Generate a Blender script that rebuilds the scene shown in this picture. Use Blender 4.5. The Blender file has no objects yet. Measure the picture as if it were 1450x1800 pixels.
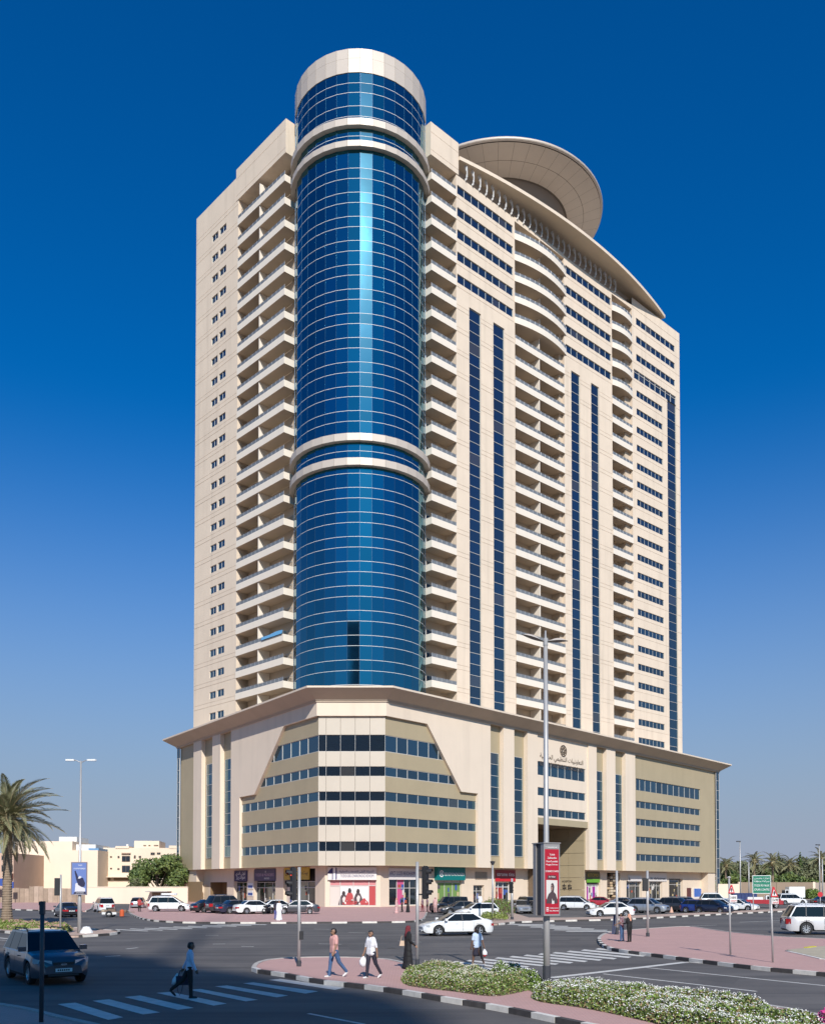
import bpy, bmesh, math, random
import numpy as np
from mathutils import Matrix, Vector
random.seed(7); rng = np.random.default_rng(7)
S = bpy.context.scene
COL = S.collection
R = math.radians

# ------------------------------------------------------------------ camera
CF, CH, HZ, PITCH = 1640.0, 3.25, 1555.0, R(1.5)      # focal length (px of a 1450 px wide picture), eye height, horizon row
YPP = HZ - CF*math.tan(PITCH)
cam_d = bpy.data.cameras.new('camera'); cam = bpy.data.objects.new('camera', cam_d); COL.objects.link(cam)
cam_d.sensor_fit = 'HORIZONTAL'; cam_d.sensor_width = 36.0
cam_d.lens = 36.0*CF/1450.0
cam_d.shift_y = (YPP-900.0)/1450.0
cam_d.clip_start = 0.5; cam_d.clip_end = 9000
cam.location = (0, 0, CH); cam.rotation_euler = (R(90)+PITCH, 0, 0)
S.camera = cam

# ------------------------------------------------------------------ sky, sun, exposure
SUN_EL, SUN_AZ = 35.0, 9.0          # azimuth to the right of straight behind the camera
sdir = Vector((math.sin(R(SUN_AZ))*math.cos(R(SUN_EL)), -math.cos(R(SUN_AZ))*math.cos(R(SUN_EL)), math.sin(R(SUN_EL))))
W = bpy.data.worlds.new('World'); S.world = W; W.use_nodes = True
nt = W.node_tree; nt.nodes.clear()
wo = nt.nodes.new('ShaderNodeOutputWorld'); wb = nt.nodes.new('ShaderNodeBackground'); sk = nt.nodes.new('ShaderNodeTexSky')
sk.sky_type = 'NISHITA'; sk.sun_disc = False
sk.sun_elevation = R(SUN_EL); sk.sun_rotation = math.atan2(sdir.x, sdir.y)
sk.altitude = 0; sk.air_density = 1.0; sk.dust_density = 0.6; sk.ozone_density = 4.0
hs = nt.nodes.new('ShaderNodeHueSaturation'); hs.inputs['Saturation'].default_value = 1.3
tn = nt.nodes.new('ShaderNodeMix'); tn.data_type = 'RGBA'; tn.blend_type = 'MULTIPLY'; tn.inputs['Factor'].default_value = 1.0; tn.inputs['B'].default_value = (.02, .72, .97, 1)
# the dusty layer of air that pales the sky towards the horizon, the same all the way round
tc = nt.nodes.new('ShaderNodeTexCoord'); sx = nt.nodes.new('ShaderNodeSeparateXYZ'); mr = nt.nodes.new('ShaderNodeMapRange'); hz = nt.nodes.new('ShaderNodeMix'); hz.data_type = 'RGBA'
mr.interpolation_type = 'SMOOTHSTEP'; mr.inputs['From Min'].default_value = .0; mr.inputs['From Max'].default_value = .48; mr.inputs['To Min'].default_value = 1.0; mr.inputs['To Max'].default_value = 0.0
pw = nt.nodes.new('ShaderNodeMath'); pw.operation = 'POWER'; pw.inputs[1].default_value = 1.15; nt.links.new(mr.outputs[0], pw.inputs[0])
hz.inputs['B'].default_value = (2.55, 2.92, 3.78, 1)
nt.links.new(tc.outputs['Generated'], sx.inputs[0]); nt.links.new(sx.outputs['Z'], mr.inputs['Value']); nt.links.new(pw.outputs[0], hz.inputs['Factor'])
nt.links.new(sk.outputs[0], hs.inputs['Color']); nt.links.new(hs.outputs[0], tn.inputs['A']); nt.links.new(tn.outputs['Result'], hz.inputs['A']); nt.links.new(hz.outputs['Result'], wb.inputs[0]); nt.links.new(wb.outputs[0], wo.inputs[0])
wb.inputs[1].default_value = 0.10
sun_d = bpy.data.lights.new('sun', 'SUN'); sun_d.energy = 4.0; sun_d.angle = R(0.53); sun_d.color = (1.0, 0.955, 0.90)
sun = bpy.data.objects.new('sun', sun_d); COL.objects.link(sun); sun.location = (30, -60, 160)
sun.rotation_euler = sdir.to_track_quat('Z', 'Y').to_euler()
S.view_settings.view_transform = 'Standard'; S.view_settings.look = 'None'
S.view_settings.exposure = 0.38; S.view_settings.gamma = 1.0; S.view_settings.use_curve_mapping = False
S.render.engine = 'CYCLES'
S.cycles.max_bounces = 8; S.cycles.diffuse_bounces = 3; S.cycles.glossy_bounces = 4; S.cycles.transparent_max_bounces = 8
S.cycles.use_denoising = True
S.cycles.sample_clamp_indirect = 6.0

# ------------------------------------------------------------------ survey: where sight lines of the photograph meet real planes
def ray(px, py):
    a = (px-725.0)/CF; b = (YPP-py)/CF
    c, s = math.cos(PITCH), math.sin(PITCH)
    return a, c - b*s, s + b*c
def gp(px, py, z=0.0):
    a, y, zz = ray(px, py); t = (z-CH)/zz
    return (a*t, y*t)
def proj(x, y, z):
    c, s = math.cos(PITCH), math.sin(PITCH); z = z-CH
    d = y*c+z*s
    return 725+CF*x/d, YPP-CF*(z*c-y*s)/d
class Frame:
    """an upright wall plane: origin, direction along it (u), outward normal (w)"""
    def __init__(s, O, d, right=True):
        L = math.hypot(*d); s.O = O; s.d = (d[0]/L, d[1]/L)
        s.n = (s.d[1], -s.d[0]) if right else (-s.d[1], s.d[0])
        if s.n[1] > 0: s.n = (-s.n[0], -s.n[1])
        s.right = s.d[0]*s.n[1]-s.d[1]*s.n[0] < 0     # True: u grows to the viewer's right
    def P(s, u, w, z):
        return (s.O[0]+s.d[0]*u+s.n[0]*w, s.O[1]+s.d[1]*u+s.n[1]*w, z)
    def uz(s, px, py, w=0.0):
        a, y, zz = ray(px, py)
        # plane: ((x,y)-O).n = w
        t = (w + s.O[0]*s.n[0]+s.O[1]*s.n[1])/(a*s.n[0]+y*s.n[1])
        x, yy = a*t, y*t
        return (x-s.O[0])*s.d[0]+(yy-s.O[1])*s.d[1], CH+zz*t
    def u(s, px, w=0.0, py=1400): return s.uz(px, py, w)[0]
    def z(s, px, py, w=0.0): return s.uz(px, py, w)[1]
    def M(s, u, w, z):
        """matrix whose x runs to the viewer's right along the wall, y into the wall, z up"""
        ex = s.d if s.right else (-s.d[0], -s.d[1])
        p = s.P(u, w, z)
        return Matrix(((ex[0], -s.n[0], 0, p[0]), (ex[1], -s.n[1], 0, p[1]), (0, 0, 1, p[2]), (0, 0, 0, 1)))

# ------------------------------------------------------------------ building blocks
class MB:
    def __init__(s): s.v = []; s.f = []; s.m = []
    def face(s, pts, m=0):
        n = len(s.v); s.v.extend(pts); s.f.append(tuple(range(n, n+len(pts)))); s.m.append(m)
    def idx(s, vs, fs, m=0):
        n = len(s.v); s.v.extend(vs); s.f.extend(tuple(i+n for i in f) for f in fs); s.m.extend([m]*len(fs))
    def box(s, x0, x1, y0, y1, z0, z1, m=0, T=None):
        vs = [(x0,y0,z0),(x1,y0,z0),(x1,y1,z0),(x0,y1,z0),(x0,y0,z1),(x1,y0,z1),(x1,y1,z1),(x0,y1,z1)]
        if T is not None: vs = [tuple(T @ Vector(v)) for v in vs]
        s.idx(vs, [(3,2,1,0),(4,5,6,7),(0,1,5,4),(1,2,6,5),(2,3,7,6),(3,0,4,7)], m)
    def fbox(s, F, u0, u1, w0, w1, z0, z1, m=0):
        vs = [F.P(u,w,z) for z in (z0,z1) for (u,w) in ((u0,w1),(u1,w1),(u1,w0),(u0,w0))]
        fs = [(3,2,1,0),(4,5,6,7),(0,1,5,4),(1,2,6,5),(2,3,7,6),(3,0,4,7)]
        if not F.right: fs = [f[::-1] for f in fs]
        s.idx(vs, fs, m)
    def fq(s, F, pts, m=0):
        p = [F.P(*q) for q in pts]
        s.face(p if F.right else p[::-1], m)
    def tube(s, pts, rad, n=8, m=0, cap=True):
        pts = [Vector(p) for p in pts]
        if not hasattr(rad, '__len__'): rad = [rad]*len(pts)
        base = len(s.v); up = None
        for i, p in enumerate(pts):
            t = (pts[min(i+1, len(pts)-1)]-pts[max(i-1, 0)]).normalized()
            if up is None:
                up = Vector((0,0,1)) if abs(t.z) < .9 else Vector((1,0,0))
            a = t.cross(up).normalized(); b = a.cross(t); up = b
            for k in range(n):
                q = p+(a*math.cos(2*math.pi*k/n)+b*math.sin(2*math.pi*k/n))*rad[i]
                s.v.append(tuple(q))
        for i in range(len(pts)-1):
            for k in range(n):
                a0 = base+i*n+k; a1 = base+i*n+(k+1) % n
                s.f.append((a0, a0+n, a1+n, a1)); s.m.append(m)
        if cap:
            s.f.append(tuple(base+k for k in range(n))); s.m.append(m)
            e = base+(len(pts)-1)*n
            s.f.append(tuple(e+k for k in range(n))[::-1]); s.m.append(m)
    def lathe(s, prof, n=24, m=0, c=(0,0), a0=0.0, a1=2*math.pi, mats=None):
        full = abs(a1-a0-2*math.pi) < 1e-6; cols = n if full else n+1
        base = len(s.v)
        for (r, z) in prof:
            for k in range(cols):
                a = a0+(a1-a0)*k/n
                s.v.append((c[0]+r*math.cos(a), c[1]+r*math.sin(a), z))
        for i in range(len(prof)-1):
            for k in range(n):
                k2 = (k+1) % cols
                s.f.append((base+i*cols+k, base+i*cols+k2, base+(i+1)*cols+k2, base+(i+1)*cols+k)); s.m.append(mats[i] if mats else m)
    def prism(s, poly, z0, z1, m=0, mtop=None):
        n = len(poly)
        A = sum(poly[i][0]*poly[(i+1)%n][1]-poly[(i+1)%n][0]*poly[i][1] for i in range(n))
        if A < 0: poly = poly[::-1]
        vs = [(x,y,z0) for x,y in poly]+[(x,y,z1) for x,y in poly]
        s.idx(vs, [tuple(range(n))[::-1]]+[(i,(i+1)%n,n+(i+1)%n,n+i) for i in range(n)], m)
        s.face([(x,y,z1) for x,y in poly], m if mtop is None else mtop)
    def mesh(s, name, mats, smooth=False, loc=None):
        me = bpy.data.meshes.new(name)
        v = s.v if loc is None else [(p[0]-loc[0], p[1]-loc[1], p[2]-loc[2]) for p in s.v]
        me.from_pydata(v, [], s.f)
        for m in (mats if isinstance(mats, (list, tuple)) else [mats]): me.materials.append(m)
        if len(me.polygons): me.polygons.foreach_set('material_index', s.m)
        if smooth: me.shade_smooth()
        me.update()
        return me
WM = {}
def put(name, data, parent=None, M=None):
    o = bpy.data.objects.new(name, data); COL.objects.link(o)
    M = M if M is not None else Matrix()
    if not isinstance(M, Matrix): M = Matrix.Translation(Vector(M))
    WM[o.as_pointer()] = M.copy()
    if parent is not None:
        o.parent = parent
        o.matrix_local = WM[parent.as_pointer()].inverted() @ M
    else:
        o.matrix_local = M
    return o
def tag(o, label=None, cat=None, group=None, kind=None):
    if label: o['label'] = label
    if cat: o['category'] = cat
    if group: o['group'] = group
    if kind: o['kind'] = kind
    return o
def thing(name, loc, label, cat, group=None, rz=0.0):
    M = Matrix.Translation(Vector(loc)) @ Matrix.Rotation(rz, 4, 'Z')
    return tag(put(name, None, None, M), label, cat, group)
def part(name, mb, mats, parent, smooth=False):
    """mesh given in world coordinates, stored relative to its parent"""
    M = WM[parent.as_pointer()]
    me = mb.mesh(name, mats, smooth)
    me.transform(M.inverted())
    return put(name, me, parent, M)
def solo(name, mb, mats, loc=(0,0,0), smooth=False, **kw):
    return tag(put(name, mb.mesh(name, mats, smooth, loc), None, Matrix.Translation(Vector(loc))), **kw)
def clone(root, loc=None, rz=None, label=None, group=None):
    M = WM[root.as_pointer()]
    if loc is not None: M = Matrix.Translation(Vector(loc)) @ Matrix.Rotation(rz or 0.0, 4, 'Z')
    def rec(o, par, Mo):
        c = o.copy(); COL.objects.link(c); WM[c.as_pointer()] = Mo
        if par is not None: c.parent = par
        for ch in list(KIDS.get(o.as_pointer(), [])):
            rec(ch, c, Mo @ WM[o.as_pointer()].inverted() @ WM[ch.as_pointer()])
        return c
    r = rec(root, None, M); r.matrix_local = M
    if label: r['label'] = label
    if group: r['group'] = group
    return r
KIDS = {}
_put = put
def put(name, data, parent=None, M=None):
    o = _put(name, data, parent, M)
    if parent is not None: KIDS.setdefault(parent.as_pointer(), []).append(o)
    return o

# ------------------------------------------------------------------ materials
MATS = {}
def mat(name, col, rough=0.7, metal=0.0, var=0.0, scale=1.0, bump=0.0, bscale=20.0, spec=0.5, emit=None, coat=0.0, stain=None, tint2=None):
    if name in MATS: return MATS[name]
    m = bpy.data.materials.new(name); m.use_nodes = True; MATS[name] = m
    t = m.node_tree; b = t.nodes['Principled BSDF']
    b.inputs['Base Color'].default_value = (*col, 1); b.inputs['Roughness'].default_value = rough; b.inputs['Metallic'].default_value = metal
    b.inputs['Specular IOR Level'].default_value = spec; b.inputs['Coat Weight'].default_value = coat; b.inputs['Coat Roughness'].default_value = 0.05
    if emit: b.inputs['Emission Color'].default_value = (*emit[0], 1); b.inputs['Emission Strength'].default_value = emit[1]
    if var or stain or bump:
        g = t.nodes.new('ShaderNodeNewGeometry')
    if var:
        n = t.nodes.new('ShaderNodeTexNoise'); n.inputs['Scale'].default_value = scale; n.inputs['Detail'].default_value = 6; n.inputs['Roughness'].default_value = .65
        t.links.new(g.outputs['Position'], n.inputs['Vector'])
        mx = t.nodes.new('ShaderNodeMix'); mx.data_type = 'RGBA'
        c2 = tint2 if tint2 else tuple(max(0, c*(1+var)) for c in col)
        mx.inputs['A'].default_value = (*[c*(1-var) for c in col], 1); mx.inputs['B'].default_value = (*c2, 1)
        r = t.nodes.new('ShaderNodeMapRange'); r.inputs['From Min'].default_value = .3; r.inputs['From Max'].default_value = .7
        t.links.new(n.outputs['Fac'], r.inputs['Value']); t.links.new(r.outputs[0], mx.inputs['Factor'])
        last = mx.outputs['Result']
        if stain:      # streaks of dust that run down the wall
            mp = t.nodes.new('ShaderNodeMapping'); mp.inputs['Scale'].default_value = (stain[1], stain[1], stain[1]*.06)
            t.links.new(g.outputs['Position'], mp.inputs['Vector'])
            n2 = t.nodes.new('ShaderNodeTexNoise'); n2.inputs['Scale'].default_value = 1.0; n2.inputs['Detail'].default_value = 5
            t.links.new(mp.outputs[0], n2.inputs['Vector'])
            r2 = t.nodes.new('ShaderNodeMapRange'); r2.inputs['From Min'].default_value = .5; r2.inputs['From Max'].default_value = .8; r2.inputs['To Max'].default_value = stain[0]
            t.links.new(n2.outputs['Fac'], r2.inputs['Value'])
            m2 = t.nodes.new('ShaderNodeMix'); m2.data_type = 'RGBA'; m2.inputs['B'].default_value = (*[c*.62 for c in col], 1)
            t.links.new(last, m2.inputs['A']); t.links.new(r2.outputs[0], m2.inputs['Factor']); last = m2.outputs['Result']
        t.links.new(last, b.inputs['Base Color'])
    if bump:
        n3 = t.nodes.new('ShaderNodeTexNoise'); n3.inputs['Scale'].default_value = bscale; n3.inputs['Detail'].default_value = 4
        t.links.new(g.outputs['Position'], n3.inputs['Vector'])
        bp = t.nodes.new('ShaderNodeBump'); bp.inputs['Strength'].default_value = bump; bp.inputs['Distance'].default_value = .02
        t.links.new(n3.outputs['Fac'], bp.inputs['Height']); t.links.new(bp.outputs[0], b.inputs['Normal'])
    return m
def glass(name, col, rough=0.03, wav=0.0, body=(0.008,0.012,0.02), fac=.5, coat=0.0):
    """coated facade glass: a dark body under a tinted mirror coat, seen darker through the pane than off it"""
    m = bpy.data.materials.new(name); m.use_nodes = True; MATS[name] = m
    t = m.node_tree; b = t.nodes['Principled BSDF']
    b.inputs['Base Color'].default_value = (*col, 1); b.inputs['Metallic'].default_value = 1.0; b.inputs['Roughness'].default_value = rough
    b.inputs['Coat Weight'].default_value = coat; b.inputs['Coat Roughness'].default_value = .21
    d = t.nodes.new('ShaderNodeBsdfPrincipled'); d.inputs['Base Color'].default_value = (*body, 1); d.inputs['Roughness'].default_value = .04; d.inputs['Specular IOR Level'].default_value = .25
    ms = t.nodes.new('ShaderNodeMixShader')
    oi = t.nodes.new('ShaderNodeObjectInfo'); mr = t.nodes.new('ShaderNodeMapRange')
    mr.inputs['To Min'].default_value = fac-.1; mr.inputs['To Max'].default_value = min(1, fac+.1)
    t.links.new(oi.outputs['Random'], mr.inputs['Value']); t.links.new(mr.outputs[0], ms.inputs[0])
    t.links.new(d.outputs[0], ms.inputs[1]); t.links.new(b.outputs[0], ms.inputs[2])
    t.links.new(ms.outputs[0], t.nodes['Material Output'].inputs['Surface'])
    if wav:
        g = t.nodes.new('ShaderNodeNewGeometry'); n = t.nodes.new('ShaderNodeTexNoise'); n.inputs['Scale'].default_value = .35; n.inputs['Detail'].default_value = 2
        t.links.new(g.outputs['Position'], n.inputs['Vector'])
        bp = t.nodes.new('ShaderNodeBump'); bp.inputs['Strength'].default_value = wav; bp.inputs['Distance'].default_value = .1
        t.links.new(n.outputs['Fac'], bp.inputs['Height']); t.links.new(bp.outputs[0], b.inputs['Normal']); t.links.new(bp.outputs[0], d.inputs['Normal'])
    return m
M_CREAM = mat('cream_render', (.71,.583,.452), .85, var=.045, scale=.25, stain=(.38,.9))
M_CREAMP = mat('cream_podium_render', (.73,.605,.475), .85, var=.03, scale=.2, stain=(.28,.7))
M_TAN = mat('tan_panel', (.40,.325,.205), .55, var=.05, scale=.2, stain=(.15,.7))
M_PANEL = mat('pale_panel', (.53,.46,.37), .45, var=.03, scale=.3)
M_RINGM = mat('ring_panel', (.56,.48,.40), .5, metal=.15, var=.03, scale=.5)
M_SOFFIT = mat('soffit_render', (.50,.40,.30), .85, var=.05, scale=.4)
M_JOINT = mat('joint', (.33,.26,.19), .9)
M_WHITE = mat('white_metal', (.75,.75,.74), .4)
M_FRAME = mat('pale_window_frame', (.50,.475,.44), .5)
M_DARKFR = mat('dark_window_frame', (.05,.05,.055), .5)
M_GBLUE = glass('blue_facade_glass', (.055,.36,.48), .05, .04, body=(.002,.010,.022), fac=.58, coat=.07)
M_GWIN = glass('window_glass', (.13,.33,.46), .05, .04, body=(.016,.024,.036), fac=.36)
M_GDARK = glass('dark_glass', (.25,.32,.38), .05, .03, body=(.015,.017,.02), fac=.3)
M_GCURT = glass('curtained_glass', (.13,.33,.46), .06, .04, body=(.055,.055,.055), fac=.3)
M_DARK = mat('dark_interior', (.02,.018,.016), .9)
M_RAIL = mat('rail_metal', (.30,.30,.31), .45, metal=.3)
# =================================================================== GROUND, ROADS, KERBS, MARKINGS
def pave_mat(name, c1, c2, mortar, s=1.0, rough=.85):
    m = bpy.data.materials.new(name); m.use_nodes = True; MATS[name] = m
    t = m.node_tree; b = t.nodes['Principled BSDF']; b.inputs['Roughness'].default_value = rough
    g = t.nodes.new('ShaderNodeNewGeometry'); k = t.nodes.new('ShaderNodeTexBrick')
    k.inputs['Color1'].default_value = (*c1, 1); k.inputs['Color2'].default_value = (*c2, 1); k.inputs['Mortar'].default_value = (*mortar, 1)
    k.inputs['Scale'].default_value = s; k.inputs['Mortar Size'].default_value = .008; k.inputs['Brick Width'].default_value = .2; k.inputs['Row Height'].default_value = .1
    t.links.new(g.outputs['Position'], k.inputs['Vector'])
    n = t.nodes.new('ShaderNodeTexNoise'); n.inputs['Scale'].default_value = .45; n.inputs['Detail'].default_value = 7; n.inputs['Roughness'].default_value = .7
    t.links.new(g.outputs['Position'], n.inputs['Vector'])
    r = t.nodes.new('ShaderNodeMapRange'); r.inputs['From Min'].default_value = .35; r.inputs['From Max'].default_value = .75; r.inputs['To Max'].default_value = .35
    t.links.new(n.outputs['Fac'], r.inputs['Value'])
    mx = t.nodes.new('ShaderNodeMix'); mx.data_type = 'RGBA'; mx.inputs['B'].default_value = (c1[0]*.62, c1[1]*.66, c1[2]*.66, 1)
    t.links.new(k.outputs['Color'], mx.inputs['A']); t.links.new(r.outputs[0], mx.inputs['Factor']); t.links.new(mx.outputs['Result'], b.inputs['Base Color'])
    bp = t.nodes.new('ShaderNodeBump'); bp.inputs['Strength'].default_value = .25; bp.inputs['Distance'].default_value = .01
    t.links.new(k.outputs['Fac'], bp.inputs['Height']); bp.invert = True; t.links.new(bp.outputs[0], b.inputs['Normal'])
    return m
M_RED = pave_mat('red_block_paving', (.56,.335,.295), (.52,.305,.27), (.40,.25,.22))
M_PINK = pave_mat('sand_block_paving', (.52,.37,.29), (.48,.34,.27), (.36,.26,.21))
def asphalt():
    m = bpy.data.materials.new('asphalt'); m.use_nodes = True; t = m.node_tree; b = t.nodes['Principled BSDF']
    b.inputs['Roughness'].default_value = .82
    g = t.nodes.new('ShaderNodeNewGeometry')
    def noise(sc, det, mp=None):
        n = t.nodes.new('ShaderNodeTexNoise'); n.inputs['Scale'].default_value = sc; n.inputs['Detail'].default_value = det; n.inputs['Roughness'].default_value = .65
        if mp:
            q = t.nodes.new('ShaderNodeMapping'); q.inputs['Scale'].default_value = mp; q.inputs['Rotation'].default_value = (0,0,R(-12)); t.links.new(g.outputs['Position'], q.inputs['Vector']); t.links.new(q.outputs[0], n.inputs['Vector'])
        else: t.links.new(g.outputs['Position'], n.inputs['Vector'])
        return n
    big, tr, gr = noise(.16, 6), noise(1, 4, (.05, .75, 1)), noise(28, 3)
    def mix(a, bcol, f, lo, hi, amt):
        r = t.nodes.new('ShaderNodeMapRange'); r.inputs['From Min'].default_value = lo; r.inputs['From Max'].default_value = hi; r.inputs['To Max'].default_value = amt
        t.links.new(f.outputs['Fac'], r.inputs['Value'])
        x = t.nodes.new('ShaderNodeMix'); x.data_type = 'RGBA'; x.inputs['B'].default_value = (*bcol, 1)
        if isinstance(a, tuple): x.inputs['A'].default_value = (*a, 1)
        else: t.links.new(a, x.inputs['A'])
        t.links.new(r.outputs[0], x.inputs['Factor']); return x.outputs['Result']
    c = mix((.086,.078,.074), (.150,.135,.124), big, .35, .7, 1)
    c = mix(c, (.058,.053,.052), tr, .45, .68, .9)
    c = mix(c, (.18,.165,.15), gr, .6, .8, .35)
    t.links.new(c, b.inputs['Base Color'])
    bp = t.nodes.new('ShaderNodeBump'); bp.inputs['Strength'].default_value = .3; bp.inputs['Distance'].default_value = .006
    t.links.new(gr.outputs['Fac'], bp.inputs['Height']); t.links.new(bp.outputs[0], b.inputs['Normal'])
    return m
M_ASPH = asphalt()
M_SAND = mat('dusty_ground', (.34,.27,.20), .95, var=.12, scale=.08, bump=.3, bscale=3)
M_PAINT = mat('road_paint', (.60,.575,.53), .7, var=.18, scale=2.5)
M_KW = mat('kerb_white', (.66,.615,.55), .8, var=.16, scale=3.0); M_KB = mat('kerb_black', (.060,.053,.050), .8, var=.3, scale=3.0)
M_KG = mat('kerb_grey', (.42,.385,.35), .85, var=.12, scale=3.0)
b = MB(); b.face([(-4500,-600,0),(4500,-600,0),(4500,6000,0),(-4500,6000,0)])
solo('ground', b, [M_SAND], kind='structure', label='flat dusty ground stretching to the horizon')
b = MB(); b.face([(-260,-45,.004),(320,-45,.004),(320,225,.004),(-260,150,.004)])
solo('road', b, [M_ASPH], kind='structure', label='worn grey asphalt of the wide road junction')

def pts(l, z=.13): return [gp(x, y, z) for x, y in l]
def smooth(p, n=3, closed=False):
    out = []; m = len(p)
    for i in range(m if closed else m-1):
        p0, p1, p2, p3 = p[(i-1) % m if closed else max(i-1, 0)], p[i], p[(i+1) % m], p[(i+2) % m if closed else min(i+2, m-1)]
        for k in range(n):
            t = k/n
            out.append(tuple(.5*((2*p1[j])+(-p0[j]+p2[j])*t+(2*p0[j]-5*p1[j]+4*p2[j]-p3[j])*t*t+(-p0[j]+3*p1[j]-3*p2[j]+p3[j])*t**3) for j in (0, 1)))
    if not closed: out.append(p[-1])
    return out
kb = {}
for nm_, m_ in (('w', M_KW), ('b', M_KB), ('g', M_KG)):
    q = MB(); q.box(0, 1, -.09, .09, 0, .145); kb[nm_] = q.mesh('kerb_stone', [m_])
def kerb(line, step, label, pat='wb', name='kerb'):
    """single kerb stones set end to end along a line, every one an object"""
    root = tag(put(name, None, None, Matrix.Translation((*line[0], 0))), label, kind='structure')
    d = [0]
    for a, c in zip(line, line[1:]): d.append(d[-1]+math.dist(a, c))
    def at(s):
        s = min(max(s, 0), d[-1])
        for i in range(len(line)-1):
            if s <= d[i+1]+1e-9:
                t = (s-d[i])/max(d[i+1]-d[i], 1e-9); return (line[i][0]+(line[i+1][0]-line[i][0])*t, line[i][1]+(line[i+1][1]-line[i][1])*t)
        return line[-1]
    n = max(1, round(d[-1]/step)); step = d[-1]/n
    for k in range(n):
        p, q = at(k*step), at((k+1)*step); L = math.dist(p, q)
        M = Matrix.Translation((*p, 0.003+random.uniform(0,.004))) @ Matrix.Rotation(math.atan2(q[1]-p[1], q[0]-p[0])+random.uniform(-.006,.006), 4, 'Z') @ Matrix.Diagonal((max(L-.012, .05), 1, 1, 1))
        put('kerb_stone', kb[pat[k % len(pat)]], root, M)
    return root
def island(poly, m, label, z=.125, name='pavement'):
    b = MB(); b.prism(poly, -.02, z); return solo(name, b, [m], kind='structure', label=label)

# near island with the flower beds
CI_front = smooth(pts([(446,1702),(455,1705.5),(470,1708),(496,1711),(532,1718),(580,1726),(632,1731),(711,1742),(791,1755.5),(880,1769.5),(997,1793),(1090,1812),(1250,1842),(1420,1872)]))
CI_back = smooth(pts([(446,1702),(452,1694),(470,1688),(499,1685),(540,1683.5),(585,1683),(640,1684.5),(681,1687),(708,1693),(735,1700),(790,1705),(872,1710),(905,1716),(970,1729),(1114,1746),(1316,1763),(1450,1788),(1530,1815)]))
island(CI_front+CI_back[::-1][:-1], M_RED, 'near traffic island paved in red blocks between the two carriageways')
kerb(CI_front, .95, 'black and white kerb along the front of the near island'); kerb(CI_back, .95, 'pale kerb along the back of the near island', 'gg')
# right-hand island
RI_front = smooth(pts([(1053,1650),(1055,1656),(1062,1662),(1075,1667),(1100,1671.5),(1159,1679),(1316,1698.5),(1450,1711),(1620,1727)]))
RI_back = smooth(pts([(1053,1650),(1056,1646),(1064,1641.5),(1080,1638),(1116,1634.5),(1160,1631.5),(1196,1629.3),(1219,1629.8),(1240,1633),(1291,1640),(1370,1647),(1450,1651),(1620,1660)]))
island(RI_front+RI_back[::-1][:-1], M_RED, 'right-hand corner pavement of pinkish red blocks with two sign posts')
kerb(RI_front, .95, 'black and white kerb along the right-hand corner pavement'); kerb(RI_back, .95, 'grey flush kerb behind the right-hand corner pavement', 'gg')
pl = pts([(1383,1668.7),(1450,1662),(1560,1655),(1600,1690),(1450,1684),(1400,1673)], .2)
island(pl, mat('planter_soil', (.42,.36,.26), .95, var=.15, scale=1.5), 'sandy planting bed on the right-hand pavement', .16, 'planting_bed')
kerb(pts([(1383,1669.5),(1415,1665.5)], .2), 1.1, 'short dark kerb at the tip of the sandy bed', 'bb'); 
kb['y'] = (lambda q: (q.box(0,1,-.09,.09,0,.19), q.mesh('kerb_stone', [mat('kerb_yellow', (.55,.48,.03), .7, var=.15, scale=3)]))[1])(MB())
kerb(pts([(1416,1665.4),(1432,1663.6)], .2), 1.0, 'yellow painted kerb of the sandy bed', 'yy'); kerb(pts([(1432,1663.6),(1560,1655)], .2), 1.2, 'white kerb behind the sandy bed', 'ww')
kerb(pts([(1383,1670),(1402,1674),(1450,1685),(1600,1691)], .2), 1.2, 'pale kerb in front of the sandy bed', 'ww')
# left island with the palm
LI_front = smooth(pts([(-90,1628),(0,1636.5),(30,1640),(66,1643),(115,1645.5),(160,1644),(200,1640.8),(209,1638.5)]))
LI_back = smooth(pts([(209,1638.5),(205,1636.5),(170,1634),(130,1631),(100,1629),(0,1622),(-90,1617)]))
island(LI_front+LI_back[1:], M_PINK, 'left traffic island with the palm and a banner lamp post')
kerb(LI_front, 1.15, 'black and white kerb of the left palm island'); kerb(LI_back, 1.15, 'kerb behind the left palm island')
# pavement in front of the shops
FL = smooth(pts([(226,1601),(230,1606),(237,1610),(250,1614.5),(270,1618),(298,1620),(340,1621.5),(480,1621.8),(640,1621),(715,1620),(738,1617.5),(746,1613),(750,1604)]))
island(FL+[gp(790,1591.5,.13), PR.P(34, .3, 0)[:2] if False else gp(792,1590,.13), (-2.0,140), (-45,172), gp(228,1590,.13)], M_RED, 'broad red block pavement in front of the corner shops')
kerb(FL, 1.25, 'long black and white kerb in front of the corner shops')
# strip beside the right-hand facade
def pr(u, w):
    dx, dy = .6663, .7457; ox, oy = (679-725)/1640*127, 127.0
    return (ox+dx*u+dy*w, oy+dy*u-dx*w)
FRp = [pr(10,5.0), pr(112,5.0), pr(112,-6), pr(10,-6)]
island(FRp, M_PINK, 'narrow pavement along the right-hand shopfronts'); kerb([pr(12+0*i,5.0) if i == 0 else pr(112,5.0) for i in (0,1)], 1.3, 'kerb between the shop pavement and the parked cars', 'wb')
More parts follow.
